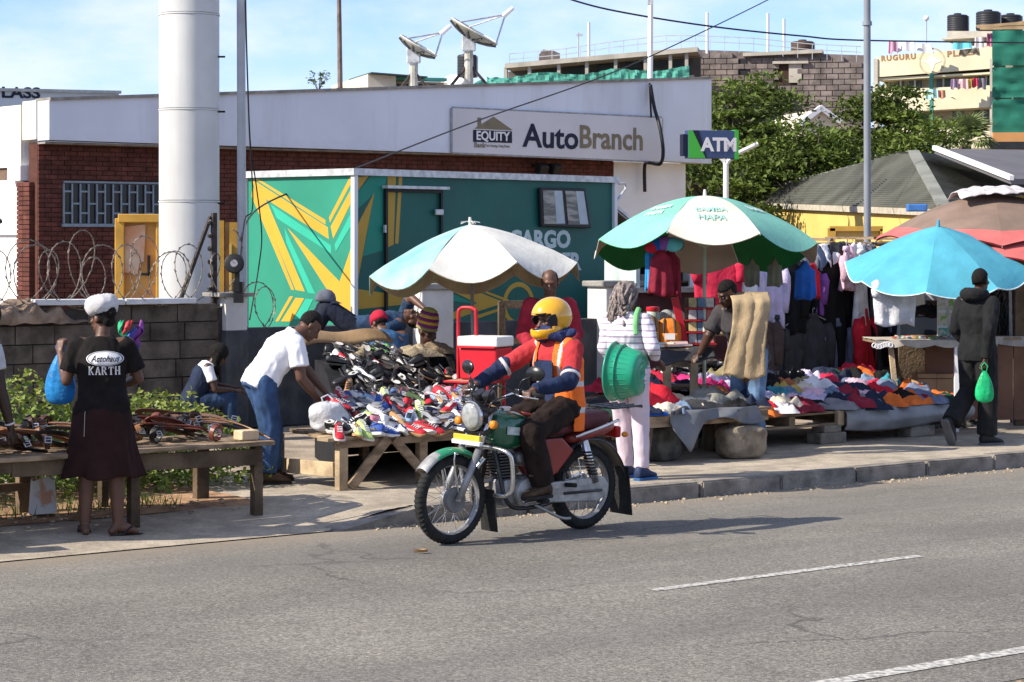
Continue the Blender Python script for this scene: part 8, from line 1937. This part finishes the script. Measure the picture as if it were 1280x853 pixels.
# parked cars seen in slivers behind the stalls
def car(label, loc, rz, bodym):
    t = thing('parked_car', label, 'car', loc, rz, 'cars parked behind the stalls'); mb = MB()
    rs = []
    prof = [(-2.0, .45, .80), (-1.9, .30, .92), (-1.2, .25, .98), (1.1, .25, 1.0), (1.9, .30, .86), (2.05, .45, .70)]
    for x, z0, z1 in prof: rs.append([V((x, y*.82, z)) for y, z in ((-1, z0+.1), (-.9, z0), (.9, z0), (1, z0+.1), (1, z1-.12), (.93, z1), (-.93, z1), (-1, z1-.12))])
    mb.rings(rs).build('body', bodym, t, bevel=.03, auto=True)
    mb = MB(); rs = []
    for z, x0, x1, w in ((.98, -1.75, 1.05, .76), (1.40, -1.30, .35, .62), (1.47, -1.15, .2, .56)): rs.append([V(p) for p in ((x0, -w, z), (x1, -w, z), (x1, w, z), (x0, w, z))])
    mb.rings(rs).build('cabin', gl_dark, t, bevel=.03); MB().box((-.45, 0, 1.475), (1.35, 1.16, .04)).build('roof', bodym, t, bevel=.02)
    for x0, x1 in ((1.05, .35), (-1.75, -1.30)):
        for y in (-1, 1): MB().beam((x0, .77*y, .98), (x1, .63*y, 1.42), .06, .05).build('pillar', bodym, t)
    for x in (-1.25, 1.25):
        for y in (-.80, .80):
            w = MB().lathe([(.12, -.1), (.27, -.1), (.31, -.06), (.31, .06), (.27, .1), (.12, .1)], 24, Matrix.Translation((x, y, .31))@Matrix.Rotation(R(90), 4, 'X')).build('wheel', tyre_m, t, smooth=True); MB().lathe([(.02, -.11), (.18, -.105), (.18, .105), (.02, .11)], 16, Matrix.Translation((x, y, .31))@Matrix.Rotation(R(90), 4, 'X')).build('hubcap', alu, w)
    for y in (-.55, .55): MB().box((2.0, y, .68), (.08, .3, .13)).build('headlight', pm('lens', (.55, .56, .55)), t, bevel=.02); MB().box((-1.98, y, .75), (.06, .22, .14)).build('tail_light', redp, t)
    return t
c1 = P(905, 300, 31); c1.z = 0; car('white parked car glimpsed behind the goods table and rack', c1, R(15), white_paint)
c2 = P(800, 300, 35); c2.z = 0; car('dark parked car glimpsed behind the kiosk', c2, R(35), blackp)
# ---------------------------------------------------------------- clothes table with stone supports
ct = road_thing('clothes_table', 'low timber table piled with folded clothes beside the woman with braids', 'table', 1.95, 1.38)
for k in range(5): plank(ct, 'plank', (0+random.uniform(-.04, .04), .08+.2*k, .44), (1.9, .18, .03), wood)
plank(ct, 'apron', (.15, -.02, .385), (1.5, .035, .10), wood); 
o = MB().box((0, 0, .2), (.11, .06, .42)).build('leg', wood_dk, ct, bevel=.006); o.location = (-.62, 0, 0); o.rotation_euler.y = R(9)
leg(ct, -.75, .8, .42, .08, .06, wood_dk); leg(ct, .85, .7, .42, .08, .06, wood_dk); MB().box((.66, .06, .345), (.2, .1, .08)).build('packer', wood_p, ct)
def rock(label, u, v, d, mat, seed, rz=0):
    t = road_thing('stone_block', label, 'stone', u, v); mb = MB()
    mb.grid(lambda a, b: V((lambda p: (p.x*d[0]/2, p.y*d[1]/2, d[2]/2+p.z*d[2]/2))((lambda q: q*(1/ (abs(q.x)**5+abs(q.y)**5+abs(q.z)**5)**.2)*(1+.07*noise.noise(q*2.2+V((seed, 0, 0)))+.03*noise.noise(q*7)))(V((math.sin(math.pi*(.01+.98*b))*math.cos(2*math.pi*a), math.sin(math.pi*(.01+.98*b))*math.sin(2*math.pi*a), -math.cos(math.pi*(.01+.98*b))))))), 40, 24)
    mb.build('stone', mat, t, smooth=True); t.rotation_euler.z += rz; return t
stn = pm('rough_stone', (.30, .25, .18), .95, .4, 9, 1., 18, col2=(.16, .125, .09)); stn2 = pm('grey_rubble', (.10, .095, .085), .95, .4, 9, .9, 20)
rock('large pale rough stone block propping the clothes table', 2.52, 1.36, (.44, .30, .30), stn, 3, -.3)
rock('dark rough stone standing beneath the middle of the clothes table', 1.78, 1.62, (.34, .26, .34), stn2, 8, .2); rock('small dark stone lying under the left of the clothes table', 1.32, 1.72, (.22, .22, .2), stn2, 14)
def fold_cloth(label, u, v, z, w, l, h, col, seed, rz=0, cat='clothes', group=None, pt_=.9, name='folded_cloth'):
    t = thing(name, label, cat, RF(u, v, z), RA+rz, group); g = random.Random(seed); ph = g.random()*9
    def f(a, b):
        x, y = (a-.5)*2, (b-.5)*2; ed = max(abs(x), abs(y)); prof = (1-ed**4)
        nz_ = noise.noise(V((x*1.3+ph, y*1.3, ph)))*.55+.55*(1-2*abs(math.sin((x*math.cos(ph)+y*math.sin(ph))*3.2+2.6*noise.noise(V((x*1.1, y*1.1, ph+5)))))**.8)+.12*noise.noise(V((x*4, y*4, ph)))
        rx_ = 1+.18*noise.noise(V((x*1.2, y*1.2, ph+3))); return V((x*w/2*rx_, y*l/2*rx_, max(-.02, h*prof*(.66+.42*nz_)-.01*ed)))
    MB().grid(f, 18, 18).build('cloth', GM[col] if col in GM else MATS[col], t, smooth=True); return t
GM['stone grey'] = pm('cloth_stone_grey', (.24, .235, .20), .9, .18, 8, .4, 30); GM['mustard'] = pm('cloth_mustard', (.45, .34, .08), .9, .15, 8, .4, 30); GM['orange'] = pm('cloth_orange', (.70, .16, .03), .9, .15, 8, .4, 30); GM['rust'] = pm('cloth_rust', (.36, .12, .05), .9, .15, 8, .4, 30); GM['teal'] = pm('cloth_teal', (.04, .24, .30), .9, .15, 8, .4, 30); GM['dark green'] = pm('cloth_dark_green', (.012, .05, .03), .9, .15, 8, .4, 30); GM['denim'] = pm('cloth_denim', (.15, .22, .33), .9, .25, 8, .4, 60); GM['magenta'] = pm('cloth_magenta', (.50, .03, .16), .9, .15, 8, .4, 30); GM['olive'] = pm('cloth_olive', (.24, .21, .11), .9, .15, 8, .4, 30)
tbl = [('black', 'black folded clothes at left end of the clothes table', -.72, .25, .455, .5, .5, .12), ('navy', 'navy folded clothes in the front left of the clothes table', -.55, .12, .47, .36, .3, .12), ('dark green', 'dark green folded cloth at the left end of the table', -.85, .1, .46, .4, .3, .07), ('royal blue', 'royal blue cloth peeping from the left pile', -.50, .05, .45, .3, .2, .07), ('red', 'scarlet cloth with pointed corner on top of the clothes table', -.22, .42, .52, .50, .48, .22), ('beige', 'beige trousers folded beside the scarlet cloth', .05, .45, .50, .42, .42, .15), ('cream', 'cream trousers folded in the middle of the table', .28, .30, .47, .46, .42, .11), ('charcoal', 'charcoal trousers along the front middle of the table', .1, .12, .455, .8, .28, .10), ('stone grey', 'stone grey trousers heaped at right of the table', .62, .42, .48, .55, .50, .19), ('navy', 'navy trousers hanging off the right end of the table', .95, .35, .46, .4, .5, .16), ('black', 'black cloth at the right front of the table', .62, .10, .455, .5, .28, .09), ('cream', 'cream folded cloth at the front left of the table', -.25, .08, .455, .3, .22, .11), ('denim', 'denim cloth folded at the front edge of the table', -.08, .06, .455, .3, .2, .11), ('charcoal', 'dark clothes at the rear of the table', 0, .82, .455, 1.2, .4, .2)]
for i, (c, lab, x, y, z, w, l, h) in enumerate(tbl): fold_cloth(lab, 1.95+x, 1.38+y, z, w, l, h, c, 500+i, random.uniform(-.4, .4), group='clothes on the low table')
t = road_thing('hanging_cloth', 'thin grey cloth hanging over the front edge of the clothes table', 'cloth', 1.95, 1.33)
MB().grid(lambda a, b: V((-.34+1.1*a, -.02-.04*b+.03*math.sin(a*14+b*3), .475-(.12+.22*max(0, 1-abs(a-.16)*5)+.04*math.sin(a*9))*b)), 40, 8).build('cloth', pm('grey_sheer', (.20, .21, .23), .8, .15, 6, trans=.2), t, smooth=True, solid=.005)
# crimson and cream folded stack on the ground behind (under goods table)
fold_cloth('crimson cloth folded on a low shelf behind the clothes table', 2.35, 3.0, .55, .5, .35, .15, 'crimson', 611); fold_cloth('beige cloth folded beneath the crimson one', 2.35, 3.0, .46, .5, .35, .12, 'beige', 612)
t = road_thing('box_stand', 'plain wooden box stand under the folded crimson cloth', 'stand', 2.35, 3.0); MB().box((0, 0, .23), (.45, .35, .46)).build('box', wood_dk, t, bevel=.01)
# grey trousers held out by the man in charcoal tee
t = thing('grey_trousers', 'grey trousers laid over the goods table edge by the charcoal tee man', 'trousers', P(858, 446, 21.7), R(8))
MB().grid(lambda a, b: V((-.28+.52*a, -.02-.16*b, .04+.05*a-.10*b+.015*math.sin(a*11+b*4))), 24, 10).build('cloth', GM['charcoal'], t, smooth=True, solid=.02)
# ---------------------------------------------------------------- pallets of clothes
plt = road_thing('pallet_platform', 'low platform of timber pallets on blocks, heaped with clothes', 'platform', 4.55, 1.95)
for k in range(8): plank(plt, 'deck_board', (0, .08+.2*k, .30), (3.3, .17, .024), wood)
for x in (-1.6, -.8, 0, .8, 1.6): MB().box((x, .75, .235), (.08, 1.55, .10)).build('bearer', wood, plt)
for k in range(1): plank(plt, 'lower_board', (0, .02, .185), (3.3, .10, .022), wood)
bm2 = pm('support_block', (.19, .17, .14), .95, .3, 8, .6, 30, rnd=.15)
for x, y in ((-.28, .02), (1.05, .05), (-1.5, .1), (1.55, .6), (-.3, 1.3), (1.2, 1.3)):
    MB().box((x, y, .055), (.36, .2, .11)).build('support_block', bm2, plt, bevel=.012); MB().box((x, y, .145), (.24, .18, .07)).build('support_block', bm2, plt, bevel=.01)
MB().box((-.15, -.03, .245), (.09, .06, .15)).build('end_block', wood_p, plt, bevel=.01)
tarp = road_thing('tarpaulin', 'grey tarpaulin skirt hanging along the front of the clothes platform', 'tarpaulin', 4.55, 1.9)
tm = pm('grey_tarp', (.24, .25, .26), .6, .15, 4, .4, 12)
MB().grid(lambda a, b: V((-.12+1.85*a, -.015-.09*math.sin(math.pi*b)*(.5+.5*a)+.02*noise.noise(V((a*8, b*3, 2))), .325-(.20+.03*math.sin(a*5))*b)), 50, 12).build('sheet', tm, tarp, smooth=True, solid=.006)
MB().grid(lambda a, b: V((-.12+1.85*a, .0+1.5*b, .318)), 6, 6).build('top_sheet', tm, tarp)
rng = random.Random(77); pal = ['red', 'crimson', 'magenta', 'navy', 'black', 'white', 'grey', 'orange', 'mustard', 'teal', 'denim', 'dark green', 'lilac', 'rust', 'olive', 'black', 'navy', 'maroon', 'slate blue', 'cream', 'pink']
for row in range(8):
    v = 2.0+.185*row; n = 12
    for k in range(n):
        u = 4.55-1.65+3.3*(k+rng.uniform(.2, .8))/n; c = rng.choice(pal)
        if u > 5.5 and row < 6 and rng.random() < .5: c = rng.choice(['orange', 'red', 'denim', 'slate blue'])
        z = .315+.035*row+rng.uniform(0, .03); w, l, h = rng.uniform(.26, .46), rng.uniform(.20, .34), rng.uniform(.07, .16)
        lr = 'left' if u < 3.9 else 'middle' if u < 5.2 else 'right'; fb_ = 'front' if row < 3 else 'centre' if row < 5 else 'rear'
        fold_cloth(f'{c} crumpled garment in the {fb_} {lr} of the clothes platform', u, v, z, w, l, h, c, 700+row*20+k, rng.uniform(-1.2, 1.2), 'garment', f'{c} garments, {fb_} {lr} of the platform', name='crumpled_garment')
# black shoes and caps heaped behind at left of the platform
for k in range(26):
    u = 3.0+1.5*rng.random(); v = 3.45+.35*rng.random(); add_shoe(u, v, .55+.14*rng.random(), rng.uniform(-3, 3), rng.uniform(-.2, .5), rng.gauss(0, .5), rng.choice(['leather', 'sneaker']), bsh, black_sole if rng.random() < .6 else white_sole, bsh, inn, 'black shoe in the small heap below the lower rail of clothes', 'black shoes below the lower rail')
t = road_thing('shelf_box', 'dark cloth covered shelf under the small heap of black shoes', 'shelf', 3.75, 3.65); MB().box((0, 0, .27), (1.7, .45, .54)).build('box', MATS['dark_cloth'], t, bevel=.02)
# ---------------------------------------------------------------- jewellery stall at the right
js = thing('jewellery_table', 'pale cloth topped stall table of trinkets behind the man in black hoodie', 'table', P(1190, 300, 24.3)-V((0, 0, 2)), R(2)); s = 24.3/F; zt_ = zpx(427, 24.3)
MB().box((-.2, .25, zt_), (1.25, .75, .03)).build('top_board', wood, js); MB().grid(lambda a, b: V((-.84+1.28*a, -.16+.80*b, zt_+.022+.008*noise.noise(V((a*9, b*6, 0))))), 30, 12).build('cloth', pm('stall_cloth', (.46, .42, .36), .9, .15, 8), js, smooth=True)
MB().grid(lambda a, b: V((-.84+1.28*a, -.165+.015*math.sin(a*22), zt_+.02-(.05+.03*abs(math.sin(a*13)))*b)), 60, 3).build('cloth_fringe', MATS['stall_cloth'], js, solid=.004)
o = MB().box((-.55, .0, zt_/2), (.05, .05, zt_)).build('leg', wood_p, js); o.rotation_euler.y = R(-6); MB().box((.02, -.12, zt_/2), (.045, .045, zt_)).build('leg', white_paint, js)
tr_c = [pm('bead_%d' % k, c, .3, .1, 9) for k, c in enumerate(((.5, .08, .05), (.08, .3, .1), (.5, .42, .1), (.4, .2, .1), (.5, .5, .5), (.05, .1, .3)))]
for k in range(60):
    t = thing('trinket', 'tiny bead trinket scattered on the pale stall table', 'trinket', P(rng.uniform(1118, 1182), 300, 24.3+rng.uniform(-.05, .5))+V((0, 0, zt_-2+.03)), rng.random()*3, 'trinkets on the pale stall table'); r_ = rng.uniform(.018, .035)
    MB().lathe([(r_*.6, 0), (r_, .008), (r_*.6, .016), (r_*.55, .008), (r_*.6, 0)], 10).build('ring', tr_c[k % 6], t)
for k in range(7):
    t = thing('bracelet', 'white bead bracelet hanging from the left corner of the stall table', 'bracelet', P(1093+3.4*k, 432+1.5*math.sin(k), 24.1), 0, 'white bracelets on the table corner'); MB().tube([(.022*math.cos(a), .004, .022*math.sin(a)) for a in [6.28*q/10 for q in range(10)]], .007, 5, closed=True).build('ring', white_paint, t)
brb = pm('brown_board', (.16, .085, .055), .85, .2, 3, .2, 20); tanb = pm('tan_carton', (.40, .25, .14), .9, .15, 4)
jb = thing('stall_front', 'reddish brown board front of the right hand stall, behind the hoodie man', 'stall front', P(1232, 300, 24.9)-V((0, 0, 2)), R(3))
for k in range(4): MB().box((-.42+.48*k, 0, .5), (.47, .03, .86)).build('board', brb, jb)
MB().box((.3, .3, .94), (2.0, .7, .03)).build('top_board', wood, jb); MB().grid(lambda a, b: V((-.6+1.9*a, -.06+.02*math.sin(a*17), .965-(.07+.04*abs(math.sin(a*9)))*b)), 40, 3).build('plastic_fringe', pm('clear_fringe', (.4, .38, .36), .4, .2, 9, trans=.2), jb, solid=.004)
for k in range(10): rock_ = None
for px, w in ((1162, .33), (1183, .28)): 
    t = thing('carton', 'tan cardboard carton under the pale stall table, '+('left of two' if px < 1170 else 'right of two'), 'carton', P(px, 300, 24.9)-V((0, 0, 2-.32)), .05); MB().box((0, 0, .12), (w, .3, .26)).build('carton', tanb, t, bevel=.008); MB().box((0, -.152, .2), (w*.98, .004, .01)).build('flap_seam', wood_dk, t)
# dark display of strings and bags at right
dsb = thing('display_board', 'dark display board hung with strings of necklaces and red purses at right edge', 'display', P(1262, 300, 25.3)-V((0, 0, 2)), R(0)); s = 25.3/F
MB().box((.1, .12, 1.35), (.9, .04, 1.0)).build('board', hm_, dsb)
necks = [pm('neck_%d' % k, c, .5, .3, 12) for k, c in enumerate(((.03, .02, .02), (.12, .02, .025), (.06, .04, .03), (.02, .05, .045), (.22, .2, .18), (.05, .05, .05)))]
for k in range(80):
    x = -.32+.9*rng.random(); z = 1.05+.75*rng.random(); L_ = rng.uniform(.12, .3); w = rng.uniform(.02, .05)
    t = thing('necklace', 'dark bead necklace hanging on the display board at right edge', 'necklace', dsb.location+V((x, rng.uniform(.02, .08), z)), rng.uniform(-.4, .4), 'necklaces on the dark display'); MB().tube([(-w*.3, 0, 0), (-w, 0, -L_*.5), (0, -.01, -L_), (w, 0, -L_*.5), (w*.3, 0, 0)], .008, 5, closed=True).build('string', necks[k % 6], t, smooth=True)
for k in range(10):
    x = -.3+.085*k; t = thing('purse', ('dark red' if k % 3 else 'black')+' purse hanging in the top row of the dark display', 'purse', dsb.location+V((x, .0, 1.84+.02*math.sin(k))), .1, ('dark red' if k % 3 else 'black')+' purses on the display'); MB().box((0, 0, -.05), (.075, .04, .09)).build('pouch', GM['maroon'] if k % 3 else GM['black'], t, bevel=.012); MB().tube([(-.03, 0, -.01), (0, 0, .06), (.03, 0, -.01)], .005, 5).build('strap', GM['black'], t)
for px, py, w, h, c, nm in ((1262, 345, 26, 30, 'white', 'b'),): pass
wp = thing('white_panel', 'sunlit white panel standing behind the stall under the blue umbrella', 'panel', P(1150, 300, 26.4)-V((0, 0, 2)), R(5)); MB().box((0, 0, zpx(372, 26.4)), (.62, .04, .42)).build('panel', white_paint, wp); 
for x in (-.28, .28): MB().box((x, .03, .75), (.04, .03, 1.5)).build('leg', wood, wp)
MB().box((.0, -.03, zpx(379, 26.4)), (.66, .03, .06)).build('rail', wood_dk, wp)
tv = thing('grey_case', 'grey moulded case standing on the dark trunk under the blue umbrella', 'case', P(1139, 384, 25.6), .1); rs = []
for z, k in ((0, 1), (.16, .97), (.22, .9), (.24, .7)): rs.append([V((x*.14*k, y*.1*k, z)) for x, y in ((-1, -1), (1, -1), (1, 1), (-1, 1))])
MB().rings(rs).build('shell', pm('case_grey', (.16, .17, .18), .5, .1, 5), tv, bevel=.012)
tk = thing('trunk', 'dark blue trunk behind the pale stall table', 'trunk', P(1147, 424, 25.6), .1); MB().box((0, 0, .12), (.48, .25, .26)).build('body', pm('trunk_navy', (.025, .035, .055), .6, .2, 5), tk, bevel=.012); MB().box((0, 0, .262), (.49, .26, .03)).build('lid', MATS['trunk_navy'], tk, bevel=.01)
t = thing('trunk_stand', 'rough plank stand carrying the dark blue trunk', 'stand', V((tk.location.x, tk.location.y, 0)), .1); MB().box((0, 0, tk.location.z/2-.01), (.5, .3, tk.location.z-.02)).build('stand', wood_dk, t)
for k, (px, py, w, h) in enumerate(((1134, 390, .3, .07), (1158, 388, .3, .06), (1165, 392, .2, .06))):
    t = thing('black_strap_bag', 'black soft bag lying on top of the dark trunk, '+['left', 'middle', 'right'][k], 'bag', P(px, py+3, 25.3), .2*k); MB().ball((0, 0, .03), (w/2, .08, h), 16).build('body', GM['black'], t, smooth=True); MB().tube([(-w*.3, -.05, .04), (0, -.08, .12), (w*.3, -.05, .04)], .008, 5).build('strap', GM['black'], t)
pc = [pm('poster_%d' % k, c, .6, .3, 14, col2=c2, f0=.48, f1=.52) for k, (c, c2) in enumerate((((.55, .55, .5), (.1, .42, .3)), ((.6, .6, .58), (.5, .52, .3)), ((.58, .6, .55), (.5, .12, .12)), ((.62, .6, .5), (.25, .45, .12))))]
pbd = thing('poster_board', 'white board of small coloured cards left of the hoodie man', 'board', P(1186, 300, 25.2)-V((0, 0, 2)), R(2)); s = 25.2/F
MB().box((0, .03, zpx(390, 25.2)), (.24, .02, .66)).build('board', white_paint, pbd); MB().box((0, .05, .5), (.05, .03, 1.0)).build('leg', wood, pbd)
for r in range(4):
    for c in range(2): MB().box((-.058+.116*c, .014, zpx(361+19*r, 25.2)), (.10, .008, .135)).build('card', pc[(r+2*c+r//2) % 4], pbd)
t = thing('leaning_pole', 'dark leaning pole between card board and hoodie man', 'pole', V((P(1206, 300, 24.6).x, 24.6, 0))); MB().cone((0, 0, 0), (-.08, 0, 1.75), .02, n=8).build('shaft', wood_dk, t)
t = thing('rear_post', 'thick dark timber post under the coral umbrella at right edge', 'post', V((P(1274, 300, 25.0).x, 25.0, 0))); MB().box((0, 0, .98), (.11, .1, 1.96)).build('post', wood_dk, t, bevel=.01)
# rubble at the foot of the stall, fallen leaf and pothole on the road
mb = MB(); 
for k in range(60):
    r_ = rng.uniform(.02, .06); mb.ball(RF(rng.uniform(6.3, 7.6), rng.uniform(2.4, 2.9), r_*.4), (r_, r_*.8, r_*.6), 7)
mb.build('rubble', stn2, kind='stuff')
t = thing('fallen_leaf', 'single dry brown leaf lying on the asphalt before the front wheel', 'leaf', at_ground(526, 692, -.117), .4); MB().grid(lambda a, b: V(((a-.5)*.10, (b-.5)*.05*math.sin(math.pi*max(.04, min(.96, a))), .008+.02*(2*b-1)**2)), 8, 4).build('blade', pm('dry_leaf', (.42, .26, .12), .8, .2, 20), t)
